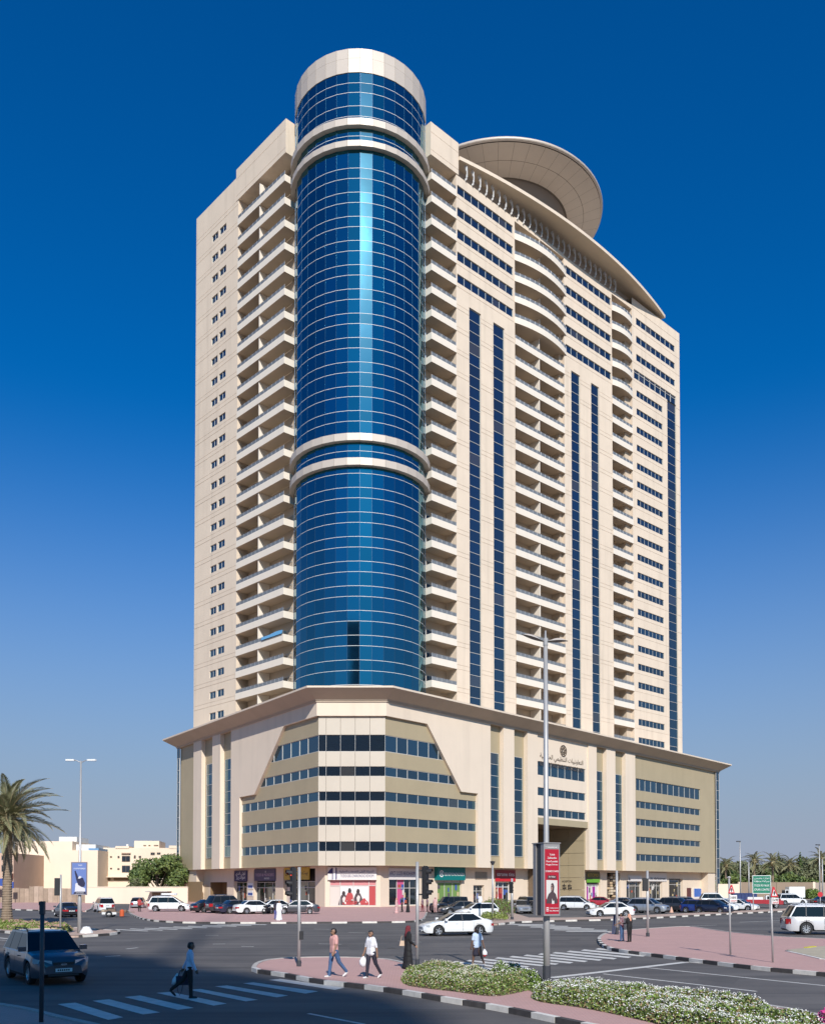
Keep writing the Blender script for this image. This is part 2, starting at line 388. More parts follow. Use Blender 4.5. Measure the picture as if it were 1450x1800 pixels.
# verge between the parking bay and the cross road
VF = smooth(pts([(856,1621),(861,1624.5),(880,1624),(913,1620.5),(1000,1618),(1080,1616.2),(1180,1611.5),(1280,1606.3),(1373,1602),(1480,1596.5),(1600,1590)]))
VB = pts([(1600,1587.5),(1480,1593),(1280,1602.5),(1180,1607),(1080,1611.5),(1000,1613.5),(930,1613.5),(905,1606),(880,1602),(858,1604)])
island(VF+VB, M_PINK, 'sandy verge between the parking bay and the cross road', .125, 'verge')
kerb(VF, 1.25, 'black and white kerb along the verge of the parking bay')
# far left pavement under the boundary wall
LF = pts([(-330,1585),(0,1598),(60,1600),(110,1601.5),(150,1602),(160,1598),(163,1592)])
island(LF+pts([(166,1585.5),(0,1584.5),(-330,1579)]), M_RED, 'distant pink pavement along the plank fence on the left')
kerb(LF, 1.4, 'distant kerb along the left pavement', 'wb')
# near left corner
NL = smooth(pts([(-120,1752),(0,1766),(60,1777),(110,1790),(150,1798),(230,1820)]))
island(NL+pts([(230,1900),(-250,1900)]), M_RED, 'near left street corner paved in red blocks'); kerb(NL, 1.0, 'grey kerb round the near left corner', 'gg')

# painted markings, a few millimetres above the asphalt
def mark(q, nm='road_marking', label=None):
    c = np.mean(q, 0); b = MB(); b.face([(x, y, .009) for x, y in q]); return b
zs = lambda x, y, ox, oy: (ox+x/3.0208, oy+y/3.02)
def crossing(quads, label):
    root = tag(put('pedestrian_crossing', None, None, Matrix.Translation((*quads[0][0], 0))), label, kind='structure')
    for q in quads:
        A = sum(q[i][0]*q[(i+1) % 4][1]-q[(i+1) % 4][0]*q[i][1] for i in range(4))
        b = MB(); b.face([(x, y, .009) for x, y in (q if A > 0 else q[::-1])]); part('stripe', b, [M_PAINT], root)
st = [[(305,1258),(400,1250),(655,1328),(575,1342)],[(490,1240),(580,1232),(850,1302),(760,1313)],[(660,1220),(745,1212),(1030,1278),(945,1288)],[(830,1198),(905,1193),(1205,1255),(1135,1266)],[(1000,1181),(1065,1177),(1370,1235),(1305,1243)],[(1140,1163),(1205,1158),(1530,1212),(1470,1222)],[(1290,1147),(1345,1142),(1690,1190),(1622,1202)],[(1428,1129),(1488,1123),(1830,1170),(1778,1182)]]
crossing([[gp(x/3.0208, 1350+y/3.02) for x, y in q] for q in st], 'zebra crossing in the shade in the left foreground')
def row(L0, dL, R0, dR, n0, n1, th):
    out = []
    for k in range(n0, n1):
        l = (L0[0]+dL[0]*k, L0[1]+dL[1]*k); r = (R0[0]+dR[0]*k, R0[1]+dR[1]*k)
        out.append([gp(l[0]-th*1.5, l[1]+th*.5), gp(l[0]+th*1.5, l[1]-th*.5), gp(r[0]+th*1.5, r[1]-th*.5), gp(r[0]-th*1.5, r[1]+th*.5)])
    return out
crossing(row((822,1689.4),(25.2,-2.3),(928,1701),(25.6,-2.42),-3,10,2.1), 'long zebra crossing behind the flower beds')
crossing(row((890,1625.5),(21,2.5),(975,1627),(23,2.3),0,6,1.1), 'distant zebra crossing beside the verge')
crossing(row((203,1634.7),(25.5,-1.15),(260,1637.6),(26,-1.4),0,9,.8), 'distant zebra crossing on the left before the long kerb')
def line(x0, y0, x1, y1, wpx):
    a, c = gp(x0, y0), gp(x1, y1); dx, dy = c[0]-a[0], c[1]-a[1]; L = math.hypot(dx, dy); nx, ny = -dy/L*wpx/2, dx/L*wpx/2
    return [(a[0]-nx, a[1]-ny), (c[0]-nx, c[1]-ny), (c[0]+nx, c[1]+ny), (a[0]+nx, a[1]+ny)]
b = MB()
for l in ((968,1720,1205,1692.5,.35),(1136,1702,1470,1736,.14),(1060,1713,1330,1744,.14),(542,1783,640,1802,.12),(552,1634,579,1634.5,.14),(612,1640,642,1641,.14),(185,1682.5,212,1681,.16),(222,1669,242,1667,.16),(361,1645,384,1645,.15),(424,1664.5,446,1665,.15),(374,1660.5,396,1660.2,.15),(-60,1645,40,1653,.3),(-60,1650,28,1655,.15),(1300,1622,1372,1619,.2),(1180,1630,1260,1627,.14),(560,1660,600,1661,.12),(700,1655,740,1657,.12),(1206,1692,1240,1695,.14),(1000,1665,1040,1661,.0)):
    if l[4]: b.face([(x, y, .0085) for x, y in line(*l)])
tag(put('road_markings', b.mesh('road_markings', [M_PAINT])), 'worn white lane lines and dashes on the asphalt', kind='structure')

for i, (px, py, lab) in enumerate(((690,1668,'round iron manhole cover in the middle carriageway'),(300,1652,'round iron manhole cover in the left carriageway'),(1010,1652,'round iron manhole cover before the right-hand crossing'))):
    x, y = gp(px, py); b = MB(); b.lathe([(.02,.010),(.26,.010)], 20, 0, (x,y)); b.lathe([(.27,.012),(.34,.012)], 20, 1, (x,y)); solo('manhole_cover', b, [mat('cast_iron', (.05,.045,.042), .6, var=.2, scale=20), mat('manhole_rim', (.13,.12,.11), .8)], (x,y,.01), label=lab, cat='manhole cover')
b = MB()
for q in ([(610,1662),(700,1660),(712,1668),(616,1671)],[(230,1655),(420,1650),(424,1653.5),(236,1659)],[(1240,1715),(1300,1721),(1290,1730),(1226,1723)],[(880,1650),(960,1646),(966,1650),(884,1655)]): b.face([(*gp(x,y),.0065) for x, y in q][::-1])
tag(put('asphalt_patches', b.mesh('asphalt_patches', [mat('patch_asphalt', (.086,.079,.075), .85, var=.15, scale=1.5)])), 'darker repair patches in the asphalt', kind='structure')
# =================================================================== THE HIGH-RISE
P1 = ((556-725)/1640*127, 127.0); P2 = ((679-725)/1640*127, 127.0)
PL = Frame(P1, (-.565, .825)); PR = Frame(P2, (.6663, .7457)); PC = Frame(P1, (1, 0.0))
CHW = P2[0]-P1[0]
TA = (-20.12, 148.0); TB = (2.89, 148.0)
TL = Frame(TA, (-.6786, .7345)); TR = Frame(TB, (.7266, .6871))
CC = (-8.5, 150.0); CR = 10.6
ZS, ZT = 5.8, 28.5               # podium soffit, podium wall top
UL, UR = 53.3, 107.8             # podium facade lengths
BLD = thing('highrise_building', (-8.0, 127.0, 0), 'cream high-rise with a blue glass corner cylinder on a tan podium', 'building')

def meet(F1, w1, F2, w2):
    a = np.array([[F1.n[0], F1.n[1]], [F2.n[0], F2.n[1]]])
    b = np.array([w1+F1.O[0]*F1.n[0]+F1.O[1]*F1.n[1], w2+F2.O[0]*F2.n[0]+F2.O[1]*F2.n[1]])
    return tuple(np.linalg.solve(a, b))
def uof(F, p): return (p[0]-F.O[0])*F.d[0]+(p[1]-F.O[1])*F.d[1]
def wall(mb, F, u0, u1, z0, z1, holes, w=0.0, m=0):
    """front face with rectangular openings (ua,ub,za,zb,depth,back material or None,reveal material)"""
    us = sorted({u0, u1, *[min(max(h[i], u0), u1) for h in holes for i in (0, 1)]})
    zs = sorted({z0, z1, *[min(max(h[i], z0), z1) for h in holes for i in (2, 3)]})
    ui = {v: i for i, v in enumerate(us)}; zi = {v: i for i, v in enumerate(zs)}
    g = np.ones((len(us)-1, len(zs)-1), bool)
    for h in holes:
        ua, ub, za, zb = max(h[0], u0), min(h[1], u1), max(h[2], z0), min(h[3], z1)
        if ub <= ua or zb <= za: continue
        g[ui[ua]:ui[ub], zi[za]:zi[zb]] = False
        d = w-h[4]
        if ua > u0: mb.fq(F, [(ua,w,za),(ua,d,za),(ua,d,zb),(ua,w,zb)], h[6])
        if ub < u1: mb.fq(F, [(ub,d,za),(ub,w,za),(ub,w,zb),(ub,d,zb)], h[6])
        mb.fq(F, [(ua,w,za),(ub,w,za),(ub,d,za),(ua,d,za)], h[6])
        mb.fq(F, [(ua,d,zb),(ub,d,zb),(ub,w,zb),(ua,w,zb)], h[6])
        if h[5] is not None: mb.fq(F, [(ua,d,za),(ub,d,za),(ub,d,zb),(ua,d,zb)], h[5])
    for j in range(len(zs)-1):
        i = 0
        while i < len(us)-1:
            if not g[i, j]: i += 1; continue
            k = i
            while k < len(us)-1 and g[k, j]: k += 1
            mb.fq(F, [(us[i],w,zs[j]),(us[k],w,zs[j]),(us[k],w,zs[j+1]),(us[i],w,zs[j+1])], m)
            i = k
_pm = {}
def pane_mesh(wd, h, m, th=.03):
    k = (round(wd, 2), round(h, 2), m.name)
    if k not in _pm:
        b = MB(); b.box(0, k[0], 0, th, 0, k[1]); _pm[k] = b.mesh('pane', [m])
    return _pm[k]
def pane(parent, F, u0, u1, z0, z1, w, m, name='pane', jit=.25):
    if m is M_GWIN and random.random() < .08: m = M_GCURT
    ul = u0 if F.right else u1
    M = F.M(ul, w, z0) @ Matrix.Rotation(R(random.uniform(-jit, jit)), 4, 'Z') @ Matrix.Rotation(R(random.uniform(-jit, jit)), 4, 'X')
    return put(name, pane_mesh(abs(u1-u0), z1-z0, m), parent, M)
_gm = {}
def grid_frame(nm, F, u0, u1, z0, z1, us, zs, w, parent, m=None, t=.05, dp=.10):
    """thin frame round a window with mullions at us and transoms at zs; origin at the window"""
    b = MB()
    b.fbox(F, u0, u1, w-dp, w+.03, z0, z0+t); b.fbox(F, u0, u1, w-dp, w+.03, z1-t, z1)
    b.fbox(F, u0, u0+t, w-dp, w+.028, z0+t, z1-t); b.fbox(F, u1-t, u1, w-dp, w+.028, z0+t, z1-t)
    for u in us: b.fbox(F, u-t/2, u+t/2, w-dp, w+.05, z0+t, z1-t)
    for z in zs: b.fbox(F, u0+t, u1-t, w-dp, w+.045, z-t/2, z+t/2)
    Mw = F.M(u0 if F.right else u1, w, z0)
    me = b.mesh(nm, [m or M_FRAME]); me.transform(Mw.inverted())
    return put(nm, me, parent, Mw)
def even(a, b, n): return [a+(b-a)*i/n for i in range(n+1)]

# ---------------- podium carcass
def ring(w):   # podium outline pushed out by w
    return [PL.P(UL, w, 0)[:2], meet(PL, w, PC, w), meet(PC, w, PR, w), PR.P(UR, w, 0)[:2]]
def back(): return [PR.P(UR, -34, 0)[:2], (18.0, 214.0), PL.P(UL, -26, 0)[:2]]
def notch(w): # same with the portal cut out of the right-hand facade
    r = ring(w); d = -17.0
    return r[:3]+[PR.P(36.5, w, 0)[:2], PR.P(36.5, d, 0)[:2], PR.P(52.2, d, 0)[:2], PR.P(52.2, w, 0)[:2]]+[r[3]]
b = MB()
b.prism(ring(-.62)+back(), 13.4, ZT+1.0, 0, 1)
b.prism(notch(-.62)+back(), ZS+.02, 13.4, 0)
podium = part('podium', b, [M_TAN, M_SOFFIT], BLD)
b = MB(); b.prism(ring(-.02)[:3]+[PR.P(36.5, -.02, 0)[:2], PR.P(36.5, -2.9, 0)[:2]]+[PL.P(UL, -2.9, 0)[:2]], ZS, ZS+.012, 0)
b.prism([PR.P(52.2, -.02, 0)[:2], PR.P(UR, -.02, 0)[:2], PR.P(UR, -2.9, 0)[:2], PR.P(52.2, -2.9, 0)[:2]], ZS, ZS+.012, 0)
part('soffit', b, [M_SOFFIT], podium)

# cream plates, pilasters, tan spandrels
b = MB()
uCl = uof(PC, meet(PL, 0, PC, 0)); uCr = uof(PC, meet(PC, 0, PR, 0))
b.fq(PC, [(0,0,26.3),(CHW,0,26.3),(CHW,0,ZT),(0,0,ZT)], 0); b.fq(PC, [(0,-.6,26.3),(CHW,-.6,26.3),(CHW,0,26.3),(0,0,26.3)], 0)
def plate(F, poly, w, m=0): b.fq(F, [(u, w, z) for u, z in (poly if F.right else poly)], m)
def plates(F, ua, ub, uc, ud):
    # ua: top corner of the trapezoid, ub: kink, uc: lower edge, ud: end of the plate
    for poly in ([(0,26.3),(ud,26.3),(ud,ZT),(0,ZT)], [(ub,17.1),(ud,17.1),(ud,26.3),(ua,26.3)], [(uc,ZS),(ud,ZS),(ud,17.1),(uc,17.1)]):
        b.fq(F, [(u,0,z) for u, z in poly], 0)
    edge = [(0,26.3),(ua,26.3),(ub,17.1),(uc,17.1),(uc,ZS)]
    for (u0,z0),(u1,z1) in zip(edge, edge[1:]):
        b.fq(F, [(u0,0,z0),(u0,-.6,z0),(u1,-.6,z1),(u1,0,z1)], 0)
    b.fq(F, [(ud,0,ZS),(ud,-.9,ZS),(ud,-.9,ZT),(ud,0,ZT)], 0)
plates(PL, 9.97, 19.98, 25.5, 28.96)
plates(PR, 8.53, 16.32, 20.34, 23.57)
part('cream_wall', b, [M_CREAMP], podium)
def pil(F, u0, u1, w0=-.9, w1=.12, z0=ZS, z1=ZT):
    q = MB(); q.fbox(F, u0, u1, w0, w1, z0, z1); part('pilaster', q, [M_CREAMP], podium)
for u0, u1 in ((41.3,45.0),(33.1,36.5)): pil(PL, u0, u1)
for u0, u1 in ((26.8,29.7),(33.4,36.3),(52.4,55.15),(58.6,61.85),(65.6,69.4)): pil(PR, u0, u1)
# central bay of the right-hand facade
b = MB()
rows = [(21.45,23.75),(18.05,19.4),(14.65,15.95),(11.3,12.5),(7.75,9.1)]
wall(b, PR, 36.3, 52.4, 13.4, ZT, [(36.5,51.7,z0,z1,.3,None,0) for z0,z1 in rows[:3]], -.15, 0)
part('cream_bay', b, [M_CREAMP], podium)
b = MB(); b.fq(PR, [(36.3,-.15,13.4),(52.4,-.15,13.4),(52.4,-.15,14.4),(36.3,-.15,14.4)], 0)
q = MB(); q.fbox(PR, 36.35, 52.35, -.6, -.1, 13.25, 14.35); part('lintel', q, [M_TAN], podium)
# portal walls of tan panels, each panel a slab of its own
for i, (d0, d1) in enumerate(zip(even(-.7, -17, 5), even(-.7, -17, 5)[1:])):
    for j, (z0, z1) in enumerate(zip(even(0.05, 13.2, 6), even(0.05, 13.2, 6)[1:])):
        q = MB(); q.fbox(PR, 52.05, 52.25, d1+.03, d0-.03, z0+.03, z1-.03); part('portal_panel', q, [M_TAN], podium)
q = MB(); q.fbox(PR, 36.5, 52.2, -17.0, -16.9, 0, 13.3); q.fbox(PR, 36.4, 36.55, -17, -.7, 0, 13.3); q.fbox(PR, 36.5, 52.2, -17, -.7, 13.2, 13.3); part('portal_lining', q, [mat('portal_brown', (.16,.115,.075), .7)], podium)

# chamfer: pale panels between window bands
ch_u = [.0+uof(PC, meet(PL,-.35,PC,-.35))]
cu0, cu1 = uof(PC, meet(PL, -.38, PC, -.38)), uof(PC, meet(PC, -.38, PR, -.38))
fr = [0, .115, .33, .55, .77, 1.0]
cus = [cu0+(cu1-cu0)*f for f in fr]
zb = [ZS]+[z for r in rows[::-1] for z in r]+[26.3]
for k in range(0, len(zb), 2):
    for i in range(5):
        q = MB(); q.fbox(PC, cus[i]+(.0 if i == 0 else .02), cus[i+1]-(.0 if i == 4 else .02), -.62, -.38, zb[k]+.01, zb[k+1]-.01); part('spandrel_panel', q, [M_PANEL], podium)
def ribbon(F, us, z0, z1, w, m=M_GWIN, clip=None):
    """a band of window panes between the marks us"""
    f = grid_frame('ribbon_window', F, us[0], us[-1], z0, z1, [] if clip else us[1:-1], [], w, podium, t=.045) if not clip else None
    if clip:
        ua, ub, za, zc = clip       # slanting edge from (ua,za) down to (ub,zc)
        ue = lambda z: ua+(ub-ua)*(za-z)/(za-zc)
        q = MB(); e0, e1 = ue(z0), ue(z1)
        q.fbox(F, us[0], e1, w-.1, w+.03, z1-.08, z1); q.fbox(F, us[0], e0, w-.1, w+.03, z0, z0+.08)
        for u in us[1:]:
            if u < e0-.3:
                q.fbox(F, u-.028, u+.028, w-.1, w+.05, z0+.08, (z1-.08) if u <= e1 else za-(u-ua)/(ub-ua)*(za-zc))
        Mw = F.M(us[0], w, z0); me = q.mesh('ribbon_window', [M_FRAME]); me.transform(Mw.inverted()); f = put('ribbon_window', me, podium, Mw)
        for a, c in zip(us, us[1:]):
            if a >= e0: break
            zt = lambda u: min(z1, za-(u-ua)/(ub-ua)*(za-zc))
            pts = [(a, z0), (min(c, e0), z0)]
            if c < e0: pts.append((c, zt(c)))
            if a < e1 < c: pts.append((e1, z1))
            pts.append((a, zt(a)))
            q = MB(); q.fq(F, [(u, w-.05, z) for u, z in pts]); q.fq(F, [(u, w-.08, z) for u, z in pts[::-1]])
            Mp = F.M(a, w, z0); me = q.mesh('pane', [m]); me.transform(Mp.inverted()); put('pane', me, f, Mp)
        return f
    for a, c in zip(us, us[1:]): pane(f, F, a, c, z0+.02, z1-.02, w-.04, m)
    return f
for (z0, z1) in rows: ribbon(PC, cus, z0, z1, -.5)
uL0, uR0 = uof(PL, meet(PL,-.5,PC,-.5)), uof(PR, meet(PC,-.5,PR,-.5))
lu = [uL0+.0]+[PL.u(300+x/2.4167, -.5, 1480) for x in (583,547,510,474,438,404,370,338,305)]
ru = [uR0+.0]+[PR.u(300+x/2.4167, -.5, 1480) for x in (960,1005,1050,1095,1137,1180,1220,1260,1298)]
for F, us, cl in ((PL, lu, (9.97,19.98,26.3,17.1)), (PR, ru, (8.53,16.32,26.3,17.1))):
    for i, (z0, z1) in enumerate(rows): ribbon(F, us, z0, z1, -.5, clip=cl if i < 2 else None)
# tan spandrels of both wings (thin slabs in front of the carcass)
for F, u0, u1, cl in ((PL, uof(PL, meet(PL,-.42,PC,-.42)), 25.5, (9.97,19.98)), (PR, uof(PR, meet(PC,-.42,PR,-.42)), 20.34, (8.53,16.32))):
    for k in range(0, len(zb), 2):
        z0, z1 = zb[k], zb[k+1]
        e = lambda z: u1 if z <= 17.1 else cl[0]+(cl[1]-cl[0])*(26.3-z)/(26.3-17.1)
        q = MB()
        if z1 > 17.1 > z0: pts = [(u0,z0),(u1,z0),(u1,17.1),(e(17.101),17.1),(e(z1),z1),(u0,z1)]
        else: pts = [(u0,z0),(e(z0),z0),(e(z1),z1),(u0,z1)]
        q.fq(F, [(u,-.42,z) for u, z in pts]); q.fq(F, [(u0,-.62,z0),(e(z0),-.62,z0),(e(z0),-.42,z0),(u0,-.42,z0)]); q.fq(F, [(u0,-.42,z1),(e(z1),-.42,z1),(e(z1),-.62,z1),(u0,-.62,z1)])
        part('spandrel', q, [M_TAN], podium)
for z0, z1 in rows[:3]: ribbon(PR, even(36.5, 51.7, 7), z0, z1, -.3)
wu = [PR.u(800+x/2.9, -.62, 1450) for x in (915,938,965,994,1022,1051,1081,1110,1138,1166,1193,1218,1243)]
b = MB(); wall(b, PR, 69.4, UR-1.6, ZS, ZT, [(wu[0], wu[-1], z0, z1, .3, None, 0) for z0, z1 in rows], -.3, 0)
part('tan_wall', b, [M_TAN], podium)
for z0, z1 in rows: ribbon(PR, wu, z0, z1, -.5)
b = MB(); wall(b, PL, 45.0, UL-1.2, ZS, ZT, [], -.3, 0)
part('tan_wall', b, [M_TAN], podium)
# upright glass stripes with a tan field above and below
def stripe(F, u0, u1, z0, z1, n, w=-.55, m=M_GWIN, parent=podium, ft=.07):
    zs = even(z0, z1, n)
    f = grid_frame('glass_stripe', F, u0, u1, z0, z1, [], zs[1:-1], w, parent, t=ft)
    for a, c in zip(zs, zs[1:]): pane(f, F, u0+.02, u1-.02, a+.02, c-.02, w-.02, m)
for u0, u1 in ((36.8,40.5),(29.3,32.6)): stripe(PL, u0, u1, 7.7, 23.9, 9)
for u0, u1 in ((23.7,26.4),(29.9,32.9),(55.3,58.2),(62.1,65.3)): stripe(PR, u0, u1, 7.7, 23.9, 9)
stripe(PL, UL-1.2, UL, .3, ZT-.1, 13, .02); stripe(PR, UR-1.6, UR, .3, ZT-.1, 13, .02)

# cornice round the podium, with a raking soffit
def sweep(mb, prof, w_end=True, m=0, mats=None):
    secs = []
    for (w, z) in prof:
        e = max(w, 0)*1.0
        secs.append([PL.P(UL+e, -22, z), PL.P(UL+e, w, z), (*meet(PL, w, PC, w), z), (*meet(PC, w, PR, w), z), PR.P(UR+e, w, z), PR.P(UR+e, -30, z)])
    for a, (s0, s1) in enumerate(zip(secs, secs[1:])):
        for i in range(len(s0)-1): mb.face([s0[i], s0[i+1], s1[i+1], s1[i]], mats[a] if mats else m)
b = MB()
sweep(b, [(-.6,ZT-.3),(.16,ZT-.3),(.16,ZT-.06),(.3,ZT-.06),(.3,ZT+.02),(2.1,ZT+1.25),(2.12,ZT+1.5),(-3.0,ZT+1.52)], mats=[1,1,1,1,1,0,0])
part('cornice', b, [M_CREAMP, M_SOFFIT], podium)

# ---------------- ground floor: recessed wall with shop openings
ZG = ZS
gw = -1.9
M_SHOPW = mat('shop_wall', (.68,.56,.43), .8, var=.03, scale=.4, stain=(.2,1.2))
def pxr(F, a, c, w=gw): 
    return sorted((F.u(a, w, 1570), F.u(c, w, 1570)))
def opening(F, a, c, z0, z1, dep=.7): 
    u0, u1 = pxr(F, a, c); return (u0, u1, z0, z1, dep, 1, 0)
gcorn = meet(PL, gw, PC, gw), meet(PC, gw, PR, gw)
b = MB()
gl0 = uof(PL, gcorn[0]); gr0 = uof(PR, gcorn[1])
L_open = [(*pxr(PL, 370, 399), 0, 3.6, 2.2, 2, 2), opening(PL, 411, 434, .1, 5.4), opening(PL, 446, 484, .1, 5.4), opening(PL, 498, 554, .1, 5.5)]
wall(b, PL, gl0, PL.u(340, gw, 1570), 0, ZG, L_open, gw, 0)
wall(b, PC, uof(PC, gcorn[0]), uof(PC, gcorn[1]), 0, ZG, [(*pxr(PC, 579.5, 661), .25, 4.0, .25, 1, 0)], gw, 0)
R_open = [opening(PR, 684, 734, .25, 4.05, .3), opening(PR, 769, 811, .2, 4.2, .3), opening(PR, 832, 851, .1, 3.1), opening(PR, 871, 898, .1, 3.6), ]
wall(b, PR, gr0, 36.5, 0, ZG, R_open, gw, 0)
R_open2 = [opening(PR, 1031, 1055, .1, 5.2), opening(PR, 1067, 1090, .1, 5.4), opening(PR, 1101, 1128, .1, 3.9), opening(PR, 1141, 1164, .1, 3.9), opening(PR, 1176, 1200, .1, 4.4)]
wall(b, PR, 52.2, UR-5, 0, ZG, R_open2, gw, 0)
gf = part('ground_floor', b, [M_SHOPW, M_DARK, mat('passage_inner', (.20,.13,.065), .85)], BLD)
b = MB()   # backing carcass so no light leaks in
b.prism([PL.P(UL-.2,-4.6,0)[:2], meet(PL,-4.6,PC,-4.6), meet(PC,-4.6,PR,-4.6), PR.P(36.4,-4.6,0)[:2], PR.P(36.4,-17.2,0)[:2], PR.P(52.3,-17.2,0)[:2], PR.P(52.3,-4.6,0)[:2], PR.P(UR-.2,-4.6,0)[:2]]+back(), 0.0, ZS+.01, 0)
b.fbox(PR, 36.2, 36.5, -17, gw, 0, ZS); b.fbox(PR, 52.2, 52.4, -4.6, gw, 0, ZS)
part('core', b, [M_SHOPW], gf)
q = MB(); u0 = PL.u(340.5, 0, 1570); uu = PL.u(356, 0, 1570); uv = PL.u(327, 0, 1570)
wall(q, PL, u0, UL-1.25, 0, ZS+.0, [], -.5, 0)   # solid end pier, left, with a passage
q.fq(PL, [(u0,-.5,0),(u0,-.5,ZS),(u0,gw,ZS),(u0,gw,0)], 0)
part('end_pier', q, [M_SHOPW], gf)
q = MB(); u1 = PR.u(1247, 0, 1570)
q.fbox(PR, u1, UR-1.65, -4.5, -.3, 0, ZS-.01); part('end_pier', q, [M_SHOPW], gf)
# passage mouth beside the left pier
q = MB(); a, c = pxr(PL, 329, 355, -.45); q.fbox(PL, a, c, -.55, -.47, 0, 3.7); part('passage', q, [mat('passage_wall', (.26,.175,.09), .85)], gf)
def stall(F, a, c, z0, z1, us, zs, dep, m=M_GDARK, fm=M_FRAME, name='shop_window'):
    u0, u1 = pxr(F, a, c); w = gw-dep
    um = [u0+(u1-u0)*t for t in us]
    f = grid_frame(name, F, u0, u1, z0, z1, um, zs, w, gf, fm, t=.09)
    uu = [u0]+sorted(um)+[u1]; zz = [z0]+zs+[z1]
    for i in range(len(uu)-1):
        for j in range(len(zz)-1):
          pane(f, F, uu[i]+.03, uu[i+1]-.03, zz[j]+.03, zz[j+1]-.03, w-.02, m if not callable(m) else m(i, j))
    rq = random.Random(int(u0*10)); PC_ = [mat('print_'+n, c, .5) for n, c in (('pale', (.6,.57,.53)), ('blue', (.05,.10,.32)), ('rust', (.38,.09,.05)), ('dusk', (.10,.09,.10)), ('straw', (.5,.4,.22)))]
    if F is not PC and name == 'shop_window':
        for _ in range(7):
            a0 = rq.uniform(u0+.15, u1-.7); zz0 = rq.uniform(z0+.2, z1-1.1); q = MB(); q.fbox(F, a0, a0+rq.uniform(.25,.6), w+.0, w+.035, zz0, zz0+rq.uniform(.3,.9)); part('window_poster', q, [rq.choice(PC_)], f)
    return f
M_GREENF = mat('green_film', (.16,.27,.075), .35); M_PURPF = mat('purple_film', (.30,.02,.25), .4); M_REDG = mat('red_film', (.30,.02,.03), .3)
M_PALEF = mat('pale_film', (.60,.52,.46), .4)
stall(PL, 411, 434, .1, 3.6, [.5], [2.8], .55); stall(PL, 446, 484, .1, 3.6, [.25,.62], [2.7], .55); 
stall(PL, 498, 554, .1, 3.7, [.3,.6,.8], [2.8], .55, lambda i, j: M_PALEF if i == 3 and j == 0 else M_GDARK)
c_win = stall(PC, 579.5, 661, .25, 4.0, [.225,.51,.845], [3.05], .2, lambda i, j: [M_PALEF, mat('poster_white', (.72,.66,.64), .4), mat('poster_white', (1,1,1)), mat('poster_red', (.42,.06,.06), .4)][i] if j == 0 else mat('poster_pink', (.55,.22,.22), .4))
stall(PR, 684, 734, .25, 4.05, [.3,.55,.75], [2.7], .25, lambda i, j: mat('poster_magenta', (.55,.10,.22), .4) if i == 1 else M_GDARK)
stall(PR, 769, 811, .2, 4.2, [.33,.66], [3.5], .25, lambda i, j: M_GREENF if j == 0 else M_PALEF)
stall(PR, 832, 851, .1, 3.1, [.5], [2.2], .5); stall(PR, 871, 898, .1, 3.6, [.3,.62], [2.8], .5, lambda i, j: M_REDG if j == 0 and i != 2 else M_GDARK, M_WHITE)
stall(PR, 1031, 1055, .1, 3.3, [.3,.55,.8], [2.9], .5, lambda i, j: M_PURPF if i in (0, 2) and j == 0 else M_PALEF, M_WHITE)
stall(PR, 1101, 1128, .1, 3.7, [.3,.7], [2.9], .5); stall(PR, 1141, 1164, .1, 3.7, [.35,.7], [2.9], .5); stall(PR, 1176, 1200, .1, 4.2, [.8], [3.2], .5)
# display of cut logs between the shops on the right
ld_u0, ld_u1 = pxr(PR, 1068, 1089)
# vent grille
a, c = pxr(PR, 835, 856); q = MB()
for z in even(4.0, 5.2, 9)[:-1]: q.fbox(PR, a, c, gw, gw+.06, z, z+.09)
part('vent_grille', q, [mat('grille_brown', (.30,.24,.18), .6)], gf)

# ---------------- tower body
NF, FP, ZC0 = 24, 3.763, 33.0
SLAB0 = 34.78
TLU, TRU = 29.2, 76.0
def T2(F, u, w): return F.P(u, w, 0)[:2]
b = MB()
tb = [T2(TL,TLU-.02,-.62), T2(TL,14.9,-.62), T2(TL,14.9,-2.4), T2(TL,.2,-2.4), (CC[0]-3, CC[1]+2), (CC[0]+3, CC[1]+2), T2(TR,.2,-2.4), T2(TR,6.3,-2.4), T2(TR,6.3,-.62), T2(TR,20.45,-.62),
      T2(TR,20.45,-2.4), T2(TR,34.3,-2.4), T2(TR,34.3,-.62), T2(TR,49.0,-.62), T2(TR,49.0,-2.4), T2(TR,55.9,-2.4), T2(TR,55.9,-.62), T2(TR,TRU-.02,-.62), T2(TR,TRU-.02,-27), (6.0, 214.0)]
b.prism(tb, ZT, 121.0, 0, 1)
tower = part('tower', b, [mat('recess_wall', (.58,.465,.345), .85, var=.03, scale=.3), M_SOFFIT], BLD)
jz = [ZC0-1.95+FP*i for i in range(NF+1)]          # floor joints
def joints(u0, u1, zmax=130): return [(u0, u1, z, z+.07, .04, 0, 0) for z in jz if z < zmax]+[(u0, u1, z+.75, z+.80, .03, 0, 0) for z in jz if z < zmax]
